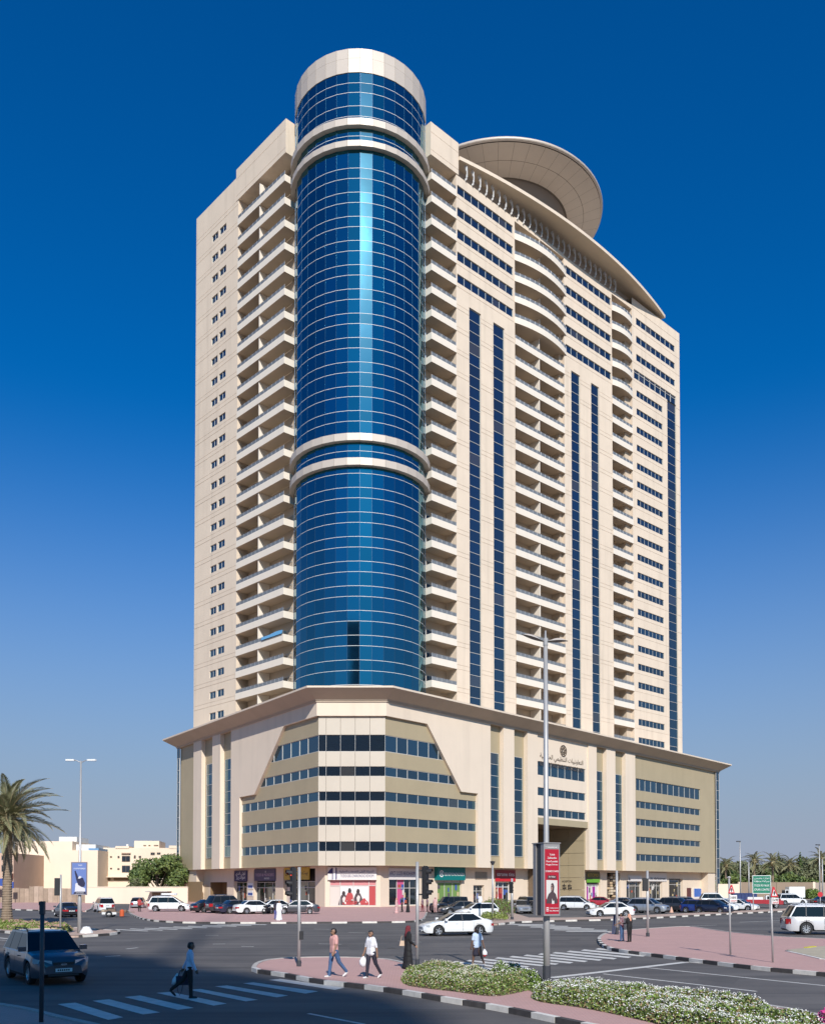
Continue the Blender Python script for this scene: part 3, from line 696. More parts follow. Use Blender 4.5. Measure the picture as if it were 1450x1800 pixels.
# left face, outer strip with small double windows
wl = sorted((PX for PX in (TL.u(370.2,0,900), TL.u(380.8,0,900), TL.u(383.6,0,900), TL.u(395.2,0,900))))
b = MB(); zL = [ZC0+.05+FP*i for i in range(NF)]
holes = [(wl[k], wl[k+1], z-.62, z+.62, .2, None, 0) for z in zL for k in (0, 2)]+joints(14.9, TLU)
wall(b, TL, 14.9, TLU, ZT, 126.4, holes, 0, 0)
b.fq(TL, [(TLU,0,ZT),(TLU,-20,ZT),(TLU,-20,126.4),(TLU,0,126.4)], 0); b.fq(TL, [(14.9,0,126.4),(TLU,0,126.4),(TLU,-20,126.4),(14.9,-20,126.4)], 0)
b.fq(TL, [(14.9,-2.4,ZT),(14.9,0,ZT),(14.9,0,122.2),(14.9,-2.4,122.2)], 0)
part('left_wall', b, [M_CREAM], tower)
b = MB(); wall(b, TL, .6, 15.5, 122.2, 127.8, [(.6,15.5,123.0,123.06,.04,0,0),(.6,15.5,126.0,126.06,.04,0,0)], .06, 0)
for (u, s) in ((.6, 1), (15.5, -1)):
    b.fq(TL, [(u,.06,122.2),(u,-8,122.2),(u,-8,127.8),(u,.06,127.8)][::s], 0)
b.fq(TL, [(.6,.06,127.8),(15.5,.06,127.8),(15.5,-8,127.8),(.6,-8,127.8)], 0); b.fq(TL, [(.6,-8,122.2),(15.5,-8,122.2),(15.5,.06,122.2),(.6,.06,122.2)], 0)
part('parapet', b, [M_CREAM], tower)
M_GL = M_GDARK
def small_window(F, u0, u1, z0, z1, n, w=-.12, m=M_GWIN, fm=M_FRAME):
    key = (F.right, round(u1-u0, 2), round(z1-z0, 2), n, m.name)
    if key not in _gm:
        q = MB(); t = .04; wd = u1-u0; h = z1-z0
        q.box(0, wd, 0, .08, 0, t); q.box(0, wd, 0, .08, h-t, h)
        for k in range(n+1):
            x = wd*k/n; q.box(max(0, x-t/2), min(wd, x+t/2), -.015, .08, t, h-t)
        q.face([(0,.05,0),(wd,.05,0),(wd,.05,h),(0,.05,h)], 1)
        _gm[key] = q.mesh('window', [fm, m])
    return put('window', _gm[key], tower, F.M(u0 if F.right else u1, w, z0))
for z in zL:
    for k in (0, 2): small_window(TL, wl[k], wl[k+1], z-.62, z+.62, 2)
# right face
zR = [ZC0-.5+FP*i for i in range(NF)]
U = lambda px, py=900: TR.u(px, 0, py)
S_ = [(U(825.3),U(846)),(U(867.8),U(887.5)),(U(1005),U(1020.5)),(U(1040),U(1054))]
S5 = (U(1174), U(1189.5)); Wn = (U(1120), U(1165.5))
cA = (U(802.5), U(906)); cB = (U(993), U(1077)); cC = (U(1112.5), TRU)
topw = [(cA[0]+.25, cA[1]-.5), (cB[0]+.4, cB[1]-.3), (Wn[0], U(1188))]
ZTOPW = 121.4
def side(mb, u, w0, w1, z0, z1, s): mb.fq(TR, [(u,w0,z0),(u,w1,z0),(u,w1,z1),(u,w0,z1)][::s], 0)
ts = 100.3
b = MB()
hA = [(*S_[0], 30.6, ts, .3, None, 0), (*S_[1], 30.6, ts, .3, None, 0)]+[(*topw[0], z-.75, z+.75, .25, None, 0) for z in zR[-5:]]
def jr(u0, u1, excl, zlim):
    out = []
    for z in jz:
        for zz, t in ((z, .07), (z+.75, .05)):
            segs = [(u0, u1)]
            if zz < zlim[1]:
                segs = []; a = u0
                for e in excl: segs.append((a, e[0])); a = e[1]
                segs.append((a, u1))
            out += [(s0, s1, zz, zz+t, .04, 0, 0) for s0, s1 in segs if s1-s0 > .05]
    return out
wall(b, TR, cA[0], cA[1], ZT, ZTOPW, hA+[j for j in jr(cA[0], cA[1], S_[:2], (30, ts)) if j[2] < 121 and not any(abs(j[2]-z) < .8 for z in zR[-5:])], 0, 0)
side(b, cA[0], 0, -2.4, ZT, ZTOPW, 1); side(b, cA[1], 0, -2.4, ZT, ZTOPW, -1)
part('right_wall', b, [M_CREAM], tower)
b = MB()
hB = [(*S_[2], 30.6, ts, .3, None, 0), (*S_[3], 30.6, ts, .3, None, 0)]+[(*topw[1], z-.75, z+.75, .25, None, 0) for z in zR[-5:]]
wall(b, TR, cB[0], cB[1], ZT, ZTOPW, hB+[j for j in jr(cB[0], cB[1], S_[2:], (30, ts)) if j[2] < 121 and not any(abs(j[2]-z) < .8 for z in zR[-5:])], 0, 0)
side(b, cB[0], 0, -2.4, ZT, ZTOPW, 1); side(b, cB[1], 0, -2.4, ZT, ZTOPW, -1)
part('right_wall', b, [M_CREAM], tower)
b = MB()
zl = zR[-4]                                        # the L-shaped band of glass
hC = [(*S5, 30.6, zl-.9, .25, None, 0), (Wn[0]-.9, S5[1], zl-.9, zl+1.0, .25, None, 0)]+[(*Wn, z-.65, z+.65, .2, None, 0) for z in zR[:-4]]+[(*topw[2], z-.7, z+.7, .2, None, 0) for z in zR[-3:]]
wall(b, TR, cC[0], cC[1], ZT, 123.3, hC+[j for j in jr(cC[0], cC[1], [S5], (30, zl-.9)) if j[2] < 122 and not any(abs(j[2]-z) < 1.05 for z in zR)], 0, 0)
side(b, cC[0], 0, -2.4, ZT, ZTOPW, 1); b.fq(TR, [(TRU,0,ZT),(TRU,0,123.3),(TRU,-27,123.3),(TRU,-27,ZT)][::-1], 0)
b.fq(TR, [(cC[0],0,123.3),(TRU,0,123.3),(TRU,-20,123.3),(cC[0],-20,123.3)], 0)
part('right_wall', b, [M_CREAM], tower)
for z in zR[-5:]:
    for k in (0, 1):
        us = even(*topw[k], 8); f = grid_frame('window', TR, us[0], us[-1], z-.75, z+.75, us[1:-1], [], -.15, tower, t=.055)
        for a, c in zip(us, us[1:]): pane(f, TR, a+.03, c-.03, z-.72, z+.72, -.18, M_GWIN)
for z in zR[-3:]:
    us = even(*topw[2], 8); f = grid_frame('window', TR, us[0], us[-1], z-.7, z+.7, us[1:-1], [], -.12, tower, t=.055)
    for a, c in zip(us, us[1:]): pane(f, TR, a+.03, c-.03, z-.67, z+.67, -.16, M_GWIN)
us = even(Wn[0]-.9, S5[1], 8); f = grid_frame('window', TR, us[0], us[-1], zl-.9, zl+1.0, us[1:-1], [zl+.5], -.15, tower, t=.1)
for a, c in zip(us, us[1:]): pane(f, TR, a+.03, c-.03, zl-.87, zl+.97, -.2, M_GWIN)
for z in zR[:-4]: small_window(TR, Wn[0], Wn[1], z-.65, z+.65, 7)
for s in S_: stripe(TR, s[0], s[1], 30.7, ts-.05, 37, -.2, M_GWIN, tower, .07)
stripe(TR, S5[0], S5[1], 30.7, zl-.95, 40, -.18, M_GWIN, tower, .06)
# box parapet beside the cylinder, right
b = MB(); wall(b, TR, 0, 6.5, 121.5, 126.9, [(0,6.5,122.3,122.36,.04,0,0),(0,6.5,125.2,125.26,.04,0,0)], .1, 0)
side(b, 0, .1, -6, 121.5, 126.9, 1); side(b, 6.5, .1, -6, 121.5, 126.9, -1)
b.fq(TR, [(0,-6,121.5),(6.5,-6,121.5),(6.5,.1,121.5),(0,.1,121.5)], 0); b.fq(TR, [(0,.1,126.9),(6.5,.1,126.9),(6.5,-6,126.9),(0,-6,126.9)], 0)
part('parapet', b, [M_CREAM], tower)

# ---------------- balconies: slab with solid upstand, railing, divider and door behind
M_BAND = mat('balcony_white', (.77,.68,.57), .75, var=.02, scale=.5, stain=(.12,1.5))
M_RGL = mat('rail_glass', (.17,.185,.20), .25)
def arc(wd, bow, n):
    if bow <= 0: return [(0,0),(wd,0)]
    return [(wd*i/n, -bow*(1-(2*i/n-1)**2)) for i in range(n+1)]
_bal = {}
def balcony(F, u0, u1, zb_, bow=0, div=None, corner=None, doors=((.2,.45),), up=1.1, proud=.12):
    wd = abs(u1-u0); key = (F.right, round(wd,2), bow, div, corner)
    if key not in _bal:
        fr_ = arc(wd, bow, 12); dp = 2.4
        q = MB()
        # slab
        top = [(x,y,.22) for x,y in fr_]; bot = [(x,y,0) for x,y in fr_]
        q.face(bot[::-1]+[(0,dp,0),(wd,dp,0)], 1); q.face(top+[(wd,dp,.22),(0,dp,.22)], 0)
        for (x0,y0),(x1,y1) in zip(fr_, fr_[1:]):
            q.face([(x0,y0,0),(x1,y1,0),(x1,y1,up),(x0,y0,up)], 0)
            q.face([(x1,y1+.14,.2),(x0,y0+.14,.2),(x0,y0+.14,up),(x1,y1+.14,up)], 0)
            q.face([(x0,y0,up),(x1,y1,up),(x1,y1+.14,up),(x0,y0+.14,up)], 0)
        for x, s in ((0, 1), (wd, -1)):
            yy = dp if (corner == 'r' and x == wd) or (corner == 'l' and x == 0) else .3
            q.face([(x,yy,0),(x,0,0),(x,0,up),(x,yy,up)][::s], 0); q.face([(x+.14*s,yy,.2),(x+.14*s,0,.2),(x+.14*s,0,up),(x+.14*s,yy,up)][::-s], 0)
            q.face([(x,0,up),(x+.14*s,0,up),(x+.14*s,yy,up),(x,yy,up)][::s], 0)
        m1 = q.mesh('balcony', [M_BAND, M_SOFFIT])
        r = MB(); h = up+.62
        pts = [(x, y+.07) for x, y in arc(wd, bow, 12 if bow else 1)]
        if not bow: pts = [(.05,.07),(wd-.05,.07)]
        r.tube([(x,y,h) for x,y in pts], .028, 5, 0)
        r.tube([(x,y,up+.3) for x,y in pts], .018, 4, 0)
        L = sum(math.dist(p, q_) for p, q_ in zip(pts, pts[1:])); n = max(3, int(L/1.1))
        for k in range(n+1):
            t = k/n*(len(pts)-1); i = min(int(t), len(pts)-2); g = t-i
            x = pts[i][0]+(pts[i+1][0]-pts[i][0])*g; y = pts[i][1]+(pts[i+1][1]-pts[i][1])*g
            r.tube([(x,y,up),(x,y,h)], .025, 4, 0)
        for (x0,y0),(x1,y1) in zip(pts, pts[1:]): r.face([(x0,y0,up+.03),(x1,y1,up+.03),(x1,y1,h-.06),(x0,y0,h-.06)], 1)
        m2 = r.mesh('railing', [M_RAIL, M_RGL])
        m3 = None
        if div is not None:
            d = MB(); x = wd*div; d.box(x-.09, x+.09, -.0+.16, dp, .22, FP-.01); d.face([(x-.1,.14,.22),(x+.1,.14,.22),(x+.1,.14,FP),(x-.1,.14,FP)]); m3 = d.mesh('divider_wall', [M_BAND])
        _bal[key] = (m1, m2, m3)
    m1, m2, m3 = _bal[key]
    M = F.M(u0 if F.right else u1, proud, zb_)
    o = put('balcony', m1, tower, M); put('railing', m2, o, M)
    if m3: put('divider_wall', m3, o, M)
    for (a, c) in doors:
        cur = random.random() < .3; k2 = ('door', round(wd*(c-a), 2), cur)
        if k2 not in _bal:
            q = MB(); x1 = wd*(c-a)
            q.box(0, x1, 0, .06, 0, .06, 0); q.box(0, x1, 0, .06, 2.15, 2.25, 0)
            for t in even(0, x1, 3): q.box(max(0,t-.04), min(x1,t+.04), -.01, .06, .06, 2.15, 0)
            q.face([(0,.03,.0),(x1,.03,.0),(x1,.03,2.2),(0,.03,2.2)], 1)
            _bal[k2] = q.mesh('balcony_door', [M_FRAME, mat('door_curtain', (.30,.27,.23), .4) if cur else M_GDARK])
        put('balcony_door', _bal[k2], o, M @ Matrix.Translation((wd*a, 2.4+proud-.03, .23)))
    return o
for j in range(-1, 23):
    zb_ = SLAB0+FP*j; top5 = j >= 18
    balcony(TL, .75, 14.9, zb_, div=.47, corner='r', doors=((.2,.42),(.68,.93)))
    balcony(TR, .15, cA[0]-.05, zb_, corner='l', doors=((.2,.62),))
    balcony(TR, cA[1]-(.1 if top5 else -.05), cB[0]+(.5 if top5 else -.05), zb_, bow=1.05 if top5 else 0, div=.48, doors=((.04,.36),(.52,.86)))
    balcony(TR, cB[1]+.03, cC[0]-.03, zb_, bow=.5 if top5 else 0, doors=((.1,.58),))
# shade-side fins at the recess ends
# soffits that close the recess tops
for u0, u1 in ((cA[1], cB[0]), (cB[1], cC[0])):
    b = MB(); b.fbox(TR, u0-.02, u1+.02, -2.6, .0, ZTOPW-.5, ZTOPW+.3, 0); part('recess_head', b, [M_CREAM], tower)

# ---------------- curved roof visor with fins below
ue0, ue1 = 6.55, 69.8
def visor(u, base=.35, bow=3.4): 
    t = 2*(u-ue0)/(ue1-ue0)-1; return base+bow*(1-t*t)
N = 48; b = MB(); uu = even(ue0, ue1, N)
for a, c in zip(uu, uu[1:]):
    wa, wc = visor(a), visor(c)
    b.fq(TR, [(a,-6,124.9),(c,-6,124.9),(c,wc,124.0),(a,wa,124.0)][::-1], 1)            # soffit rakes gently down to the lip
    b.fq(TR, [(a,wa,124.0),(c,wc,124.0),(c,wc,124.6),(a,wa,124.6)], 0)
    b.fq(TR, [(a,wa,124.6),(c,wc,124.6),(c,-8,125.6),(a,-8,125.6)], 0)
for u, s in ((ue0, 1), (ue1, -1)): b.fq(TR, [(u,-6,124.9),(u,visor(u),124.0),(u,visor(u),124.6),(u,-8,125.6)][::s], 0)
visor_o = part('roof_visor', b, [M_CREAM, mat('visor_soffit', (.62,.50,.36), .8, var=.03, scale=.4)], tower)
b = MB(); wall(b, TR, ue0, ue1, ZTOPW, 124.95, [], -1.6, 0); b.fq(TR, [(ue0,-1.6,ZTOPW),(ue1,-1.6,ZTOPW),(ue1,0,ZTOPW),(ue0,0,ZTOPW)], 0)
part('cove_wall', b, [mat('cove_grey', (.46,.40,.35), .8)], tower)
q = MB()
arcp = [(.05,0),(.32,.35),(.46,.9),(.42,1.6),(.22,2.2),(-.1,2.7)]
for (w0,z0),(w1,z1) in zip(arcp, arcp[1:]):
    q.box(-.035, .035, -max(w0,w1)-.02, -min(w0,w1)+.14, z0, z1)
fin_me = q.mesh('visor_fin', [M_WHITE])
for k in range(27): put('visor_fin', fin_me, visor_o, TR.M(8.2+k*1.66, 0.05, 121.45))

# ---------------- roof dish
D0 = (875-725)/CF*183.0
dc = (D0, 183.0); DR = 20.8; DZ = 135.6
b = MB()
b.lathe([(DR-.35, DZ-.05), (DR, DZ+.1), (DR+.05, DZ+.4), (DR-.2, DZ+.7), (DR-2.5, DZ+1.3), (0.01, DZ+2.2)], 96, 0, dc)
dish = part('roof_dish', b, [M_RINGM], tower, True)
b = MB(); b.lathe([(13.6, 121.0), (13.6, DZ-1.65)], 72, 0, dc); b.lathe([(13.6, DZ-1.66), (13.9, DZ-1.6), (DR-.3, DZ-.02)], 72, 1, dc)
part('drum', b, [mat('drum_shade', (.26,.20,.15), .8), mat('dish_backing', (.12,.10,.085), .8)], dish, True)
M_DISHP = mat('dish_panel', (.52,.46,.40), .5, metal=.15, var=.03, scale=.5)
def zrad(r): return DZ-1.62+(r-13.9)/(DR-.35-13.9)*1.5
for (r0, r1) in ((14.0,17.1),(17.16,DR-.4)):
    n = 44; da = 2*math.pi/n; q = MB()
    for k in range(3):
        a0, a1 = (-.5+k/3)*da*.985, (-.5+(k+1)/3)*da*.985
        p = [(r0*math.cos(a0), r0*math.sin(a0), zrad(r0)-.06), (r0*math.cos(a1), r0*math.sin(a1), zrad(r0)-.06), (r1*math.cos(a1), r1*math.sin(a1), zrad(r1)-.06), (r1*math.cos(a0), r1*math.sin(a0), zrad(r1)-.06)]
        q.face(p[::-1])
    me = q.mesh('soffit_panel', [M_DISHP])
    for k in range(n): put('soffit_panel', me, dish, Matrix.Translation((dc[0], dc[1], 0)) @ Matrix.Rotation(k*da, 4, 'Z'))

# ---------------- glass cylinder
NC = 36; A0 = R(-90+7.9); da = 2*math.pi/NC
ZCB = 29.5
zl_ = []                                       # transom lines
z = ZCB; k = 0
lines = []
f1 = [66.42-.0]
def seq(za, zb2, pat=(2.15,1.6)):
    out = [za]; i = 0
    while out[-1]+pat[i % 2] < zb2-.8: out.append(out[-1]+pat[i % 2]); i += 1
    return out+[zb2]
bands = [(ZCB, 66.4), (67.5, 70.15), (71.25, 115.4), (116.3, 118.7), (119.75, 127.4)]
cyl = MB(); cyl.lathe([(CR-.12, ZCB), (CR-.12, 127.5)], NC, 0, CC, A0-da/2, A0-da/2+2*math.pi)
cyl_o = part('glass_cylinder', cyl, [M_DARK], tower)
apo = CR*math.cos(da/2); pw = 2*CR*math.sin(da/2)
cand = []
for (za, zb2) in bands:
    zz = seq(za, zb2) if zb2-za > 4 else [za, (za+zb2)/2, zb2]
    if za == 119.75: zz = [119.75, 120.6, 122.2, 124.3, 125.8, 127.4]
    for i, (p, q_) in enumerate(zip(zz, zz[1:])):
        for k in range(NC): cand.append((k, p, q_))
    for zq in zz[1:-1]: lines.append(zq)
def facing(k):
    a = A0+k*da; return math.cos(a-A0+R(6))
cand.sort(key=lambda c: -round(facing(c[0])*(c[2]-c[1])/((c[1]+c[2])/2-3.25+300), 6))
rest = MB()
pcache = {}
for i, (k, p, q_) in enumerate(cand):
    a = A0+k*da
    M = Matrix.Translation((CC[0]+apo*math.cos(a), CC[1]+apo*math.sin(a), p)) @ Matrix.Rotation(a+math.pi/2, 4, 'Z') @ Matrix.Rotation(R(random.uniform(-.22,.22)), 4, 'X') @ Matrix.Rotation(R(random.uniform(-.22,.22)), 4, 'Z')
    h = round(q_-p-.04, 2)
    if i < 300:
        if h not in pcache:
            m_ = MB(); m_.box(-pw/2+.012, pw/2-.012, -.03, .03, .02, h); pcache[h] = m_.mesh('glass_pane', [M_GBLUE])
        put('glass_pane', pcache[h], cyl_o, M)
    elif facing(k) > -.25:
        rest.box(-pw/2+.012, pw/2-.012, -.03, .03, .02, h, 0, M)
tag(part('glass_panes', rest, [M_GBLUE], cyl_o), kind='stuff')
# transoms
q = MB(); q.lathe([(CR-.05,-.032),(CR+.05,-.032),(CR+.05,.032),(CR-.05,.032)], NC, 0, (0,0), A0-da/2, A0-da/2+2*math.pi)
tr_me = q.mesh('transom', [mat('transom_pale', (.60,.60,.58), .5)])
for zq in lines: put('transom', tr_me, cyl_o, (CC[0], CC[1], zq))
q = MB()
for k in range(NC):
    a = A0+(k+.5)*da; q.box(-.015, .015, -.05, .03, ZCB, 127.4, 0, Matrix.Translation((CC[0]+CR*math.cos(a), CC[1]+CR*math.sin(a), 0)) @ Matrix.Rotation(a+math.pi/2, 4, 'Z'))
part('mullions', q, [mat('mullion_blue', (.05,.09,.15), .4, metal=.5)], cyl_o)
# metal hoops and crown, panel by panel
def hoop(z0, z1, r1, name):
    rr = r1; n = NC; q = MB()
    wd = 2*rr*math.sin(da/2); ap = rr*math.cos(da/2)
    q.box(-wd/2+.02, wd/2-.02, -.02, rr-CR+.1, z0, z1)
    me = q.mesh(name, [M_RINGM])
    for k in range(n):
        if facing(k) > -.4:
            a = A0+k*da; put(name, me, cyl_o, Matrix.Translation((CC[0]+ap*math.cos(a), CC[1]+ap*math.sin(a), 0)) @ Matrix.Rotation(a+math.pi/2, 4, 'Z'))
    b = MB(); b.lathe([(CR-.15, z0+.01),(rr-.1, z0+.01),(rr-.1, z1-.01),(CR-.15, z1-.01)], NC, 0, CC, A0-da/2, A0-da/2+2*math.pi)
    part('hoop_core', b, [M_SOFFIT], cyl_o)
for z0, z1 in ((66.4,67.5),(70.15,71.25),(115.4,116.3),(118.7,119.75)): hoop(z0, z1, CR+.75, 'hoop_panel')
hoop(127.4, 129.6, CR+.1, 'crown_panel'); hoop(129.62, 131.1, CR+.1, 'crown_panel')
b = MB(); b.lathe([(0.01, 130.4),(CR, 130.4)], NC, 0, CC); part('cylinder_roof', b, [M_SOFFIT], cyl_o)

# a blue sheet draped over one balcony rail
zb_ = SLAB0+FP*2; b = MB()
for i in range(6):
    a, c = .8+1.0*i, 1.8+1.0*i
    b.fq(TL, [(a,.32,zb_+1.15),(c,.32,zb_+1.15),(c,.18,zb_+1.75+.1*math.sin(i+1)),(a,.18,zb_+1.75+.1*math.sin(i))]); b.fq(TL, [(a,.18,zb_+1.75+.1*math.sin(i)),(c,.18,zb_+1.75+.1*math.sin(i+1)),(c,-.6,zb_+1.5),(a,-.6,zb_+1.5)])
solo('sheet', b, [mat('sheet_blue', (.12,.33,.55), .7)], TL.P(3,.2,zb_+1.1), label='light blue sheet draped over a low balcony rail beside the glass cylinder', cat='sheet')
# =================================================================== BACKGROUND BUILDINGS, WALLS, TREES
def X(px, D): return (px-725)/CF*D
def Zat(py, D): return CH+(HZ-py)*D/CF
M_SANDW = mat('sand_render', (.76,.62,.48), .9, var=.05, scale=.15, stain=(.2,.6)); M_SANDP = mat('pinkish_render', (.52,.36,.27), .9, var=.06, scale=.3)
M_WHITEW = mat('white_render', (.72,.70,.66), .85, var=.04, scale=.3)
def win(b, F, u0, u1, z0, z1):
    b.fbox(F, u0, u1, -.06, .0, z0, z1, 0)
def far_windows(root, F, rects, D, w=0.0):
    for (a, y0, c, y1) in rects:
        u0, z1 = F.uz(a, y0, w); u1, z0 = F.uz(c, y1, w); u0, u1 = sorted((u0, u1))
        q = MB(); t = .1
        q.fbox(F, u0, u1, w-.05, w+.05, z0, z0+t); q.fbox(F, u0, u1, w-.05, w+.05, z1-t, z1)
        for u in even(u0, u1, max(2, int((u1-u0)/.55))): q.fbox(F, u-.03, u+.03, w-.05, w+.04, z0+t, z1-t)
        o = part('window', q, [mat('brown_frame', (.18,.13,.09), .7)], root)
        q = MB(); q.fbox(F, u0+.02, u1-.02, w-.04, w+.012, z0+.02, z1-.02); part('pane', q, [M_GDARK], o)
# blank-walled block on the left
D1 = 182.0; F1 = Frame((X(26, D1), D1), (1, .05))
t = thing('blank_building', (X(90, D1), D1, 0), 'sand coloured building with a big windowless side wall behind the plank fence', 'building')
ue = F1.u(172, 0, 1500)
b = MB(); b.fbox(F1, 0, ue, -18, 0, 0, Zat(1495, D1)); part('wall', b, [M_SANDW], t)
b = MB(); b.fbox(F1, 0, F1.u(127,0,1480), -14, -.1, Zat(1495, D1), Zat(1479, D1)); part('upper_storey', b, [M_SANDW], t)
b = MB(); b.fbox(F1, F1.u(95,0,1470), F1.u(126.5,0,1470), -11, -3, Zat(1479, D1), Zat(1470, D1)); part('roof_room', b, [M_WHITEW], t)
b = MB(); b.fbox(F1, F1.u(128,0,1480), F1.u(163,0,1480), -12, -2, Zat(1495, D1), Zat(1484, D1)); part('roof_room', b, [M_WHITEW], t)
b = MB(); b.fbox(F1, F1.u(153,0,1480), F1.u(171,0,1480), -9, -1, Zat(1495, D1), Zat(1491, D1)); part('water_tank', b, [mat('tank_blue', (.12,.25,.42), .6)], t)
b = MB(); b.fbox(F1, F1.u(27,0,1470), F1.u(36,0,1470), -7, -2, Zat(1479, D1), Zat(1470, D1)); part('water_tank', b, [M_WHITEW], t)
# pinkish building at the very left
F2 = Frame((X(-80, 170), 166), (1, .05)); t = thing('pink_building', (X(-20, 170), 166, 0), 'pinkish building half hidden behind the palm trunk at the left edge', 'building')
b = MB(); b.fbox(F2, 0, F2.u(24,0,1520), -16, 0, 0, Zat(1500, 166)); part('wall', b, [M_SANDP], t)
far_windows(t, F2, [(26-2-6,1521,23.5-1,1533),(3,1521,9,1533),(3,1504,9,1513)], 166)
b = MB(); b.fbox(F2, F2.u(16,0,1540), F2.u(23.5,0,1540), .02, .7, Zat(1545,166), Zat(1536,166)); part('air_conditioner', b, [mat('rust_red', (.35,.12,.08), .8)], t)
for a, c, y0, y1, nm in ((-14,7,1545,1558,'wide blue shop board left of the palm trunk'),(16,24,1551,1562,'small blue board right of the palm trunk')):
    b = MB(); b.box(X(a,157), X(c,157), 157, 157.15, Zat(y1,157), Zat(y0,157)); b.box(X((a+c)/2,157)-.05, X((a+c)/2,157)+.05, 157.05, 157.15, 0, Zat(y1,157))
    solo('shop_board', b, [mat('board_blue', (.03,.07,.28), .6)], (X((a+c)/2,157), 157, 0), label=nm, cat='sign')
# apartment house
D3 = 190.0; F3 = Frame((X(172, D3), D3), (1, .12))
t = thing('apartment_house', (X(240, D3), D3+6, 0), 'sand coloured three storey apartment house with a penthouse and small barred windows', 'building')
b = MB(); b.fbox(F3, 0, F3.u(330,0,1500), -15, 0, 0, F3.z(240,1491)); part('wall', b, [M_SANDW], t)
b = MB(); b.fbox(F3, F3.u(203,0,1490), F3.u(227,0,1490), -12, .15, F3.z(215,1492), F3.z(215,1488)); part('parapet', b, [M_SANDW], t)
b = MB(); b.fbox(F3, F3.u(236,-3,1480), F3.u(280,-3,1480), -12, -3, F3.z(240,1491), F3.z(258,1477.5)); part('penthouse', b, [M_SANDW], t)
b = MB(); b.fbox(F3, F3.u(297,0,1490), F3.u(328,0,1490), -10, .1, F3.z(300,1492), F3.z(300,1487)); part('parapet', b, [M_SANDW], t)
q = MB(); q.tube([F3.P(F3.u(219,0,1490), -3, F3.z(219,1488)), F3.P(F3.u(219,0,1490), -3, F3.z(219,1483.5))], .25, 8); part('water_tank', q, [M_WHITEW], t)
far_windows(t, F3, [(179,1503,188.3,1512),(179,1523,188.3,1534.5),(193.5,1505.5,197,1508.5),(193.5,1526,197,1529),(207,1505,210,1509.5),(206.5,1526.5,210,1530),(214.5,1505,228.5,1515.7),(214.5,1522,228.5,1534.5),(235.5,1504,238.5,1510),(244,1505,248,1509),(235,1526,238.5,1530),(265,1499,272,1504),(276,1499,282,1503)], D3)
b = MB(); b.fbox(F3, F3.u(214,0,1500), F3.u(230,0,1500), .02, .5, F3.z(220,1501), F3.z(220,1499.5)); part('window_hood', b, [M_SANDP], t)
far_windows(t, F3, [(252,1486,257,1488),(261,1486,264.5,1488),(270.5,1486,278.5,1488)], D3, -2.98)
for a, c in ((179,194),(200,226.5)):
    b = MB(); b.fbox(F3, F3.u(a,.3,1540), F3.u(c,.3,1540), 0.02, .3, F3.z(200,1548), F3.z(200,1543)); part('carport_opening', b, [mat('carport_brown', (.22,.15,.09), .9)], t)
b = MB(); b.fbox(F3, -.4, F3.u(232,0,1545), .0, 1.2, F3.z(200,1543), F3.z(200,1541.5)); part('ledge', b, [M_SANDW], t)
# low wall in front of it
F4 = Frame((X(150, 155), 155), (1, -.10)); t = thing('garden_wall', (X(240, 150), 150, 0), 'plain sand coloured garden wall behind the white minivan', 'wall')
b = MB(); b.fbox(F4, 0, F4.u(330,0,1570), -.3, 0, 0, F4.z(230,1560.5)); part('panel', b, [M_SANDW], t)
b = MB(); b.fbox(F4, -.05, F4.u(330,0,1570), -.35, .05, F4.z(230,1560.5), F4.z(230,1560.5)+.12); part('coping', b, [M_SANDW], t)
b = MB(); b.fbox(F4, F4.u(264,0,1570), F4.u(302,0,1570), .0, 2.2, F4.z(280,1568.5), F4.z(280,1567.2)); part('gate_canopy', b, [mat('grey_sheet', (.30,.29,.28), .6)], t)
b = MB(); b.fbox(F4, F4.u(268,0,1575), F4.u(299,0,1575), .01, .06, .1, F4.z(280,1569)); part('gate', b, [mat('gate_brown', (.20,.15,.10), .7)], t)
# plank fence
t = thing('plank_fence', (X(90, 158), 158, 0), 'weathered grey brown plank fence at the back of the left pavement', 'fence')
Ff = Frame((X(-140, 160), 160), (1, -.02)); u = 0; M_PLANK = [mat('plank_a', (.36,.27,.20), .9, var=.15, scale=1.2), mat('plank_b', (.30,.225,.165), .9, var=.15, scale=1.2), mat('plank_c', (.42,.32,.245), .9, var=.15, scale=1.2)]
ufe = Ff.u(182, 0, 1575); pk = []
for k in range(3):
    q = MB(); q.box(0, .78, 0, .08, 0, 1); pk.append(q.mesh('plank', [M_PLANK[k]]))
k = 0
while u < ufe:
    px = proj(*Ff.P(u,0,1)) [0]
    hgt = 2.45 + (.35 if 46 < px < 72 else 0) + (.12 if px < 30 else 0)+random.uniform(-.05,.05)
    put('plank', pk[random.choice((0,0,1,1,2))], t, Ff.M(u, random.uniform(-.03,.03), .1) @ Matrix.Diagonal((1,1,hgt,1))); u += .82; k += 1
q = MB(); q.fbox(Ff, Ff.u(112,0,1570), Ff.u(123,0,1570), .1, .25, 2.6, 4.2)
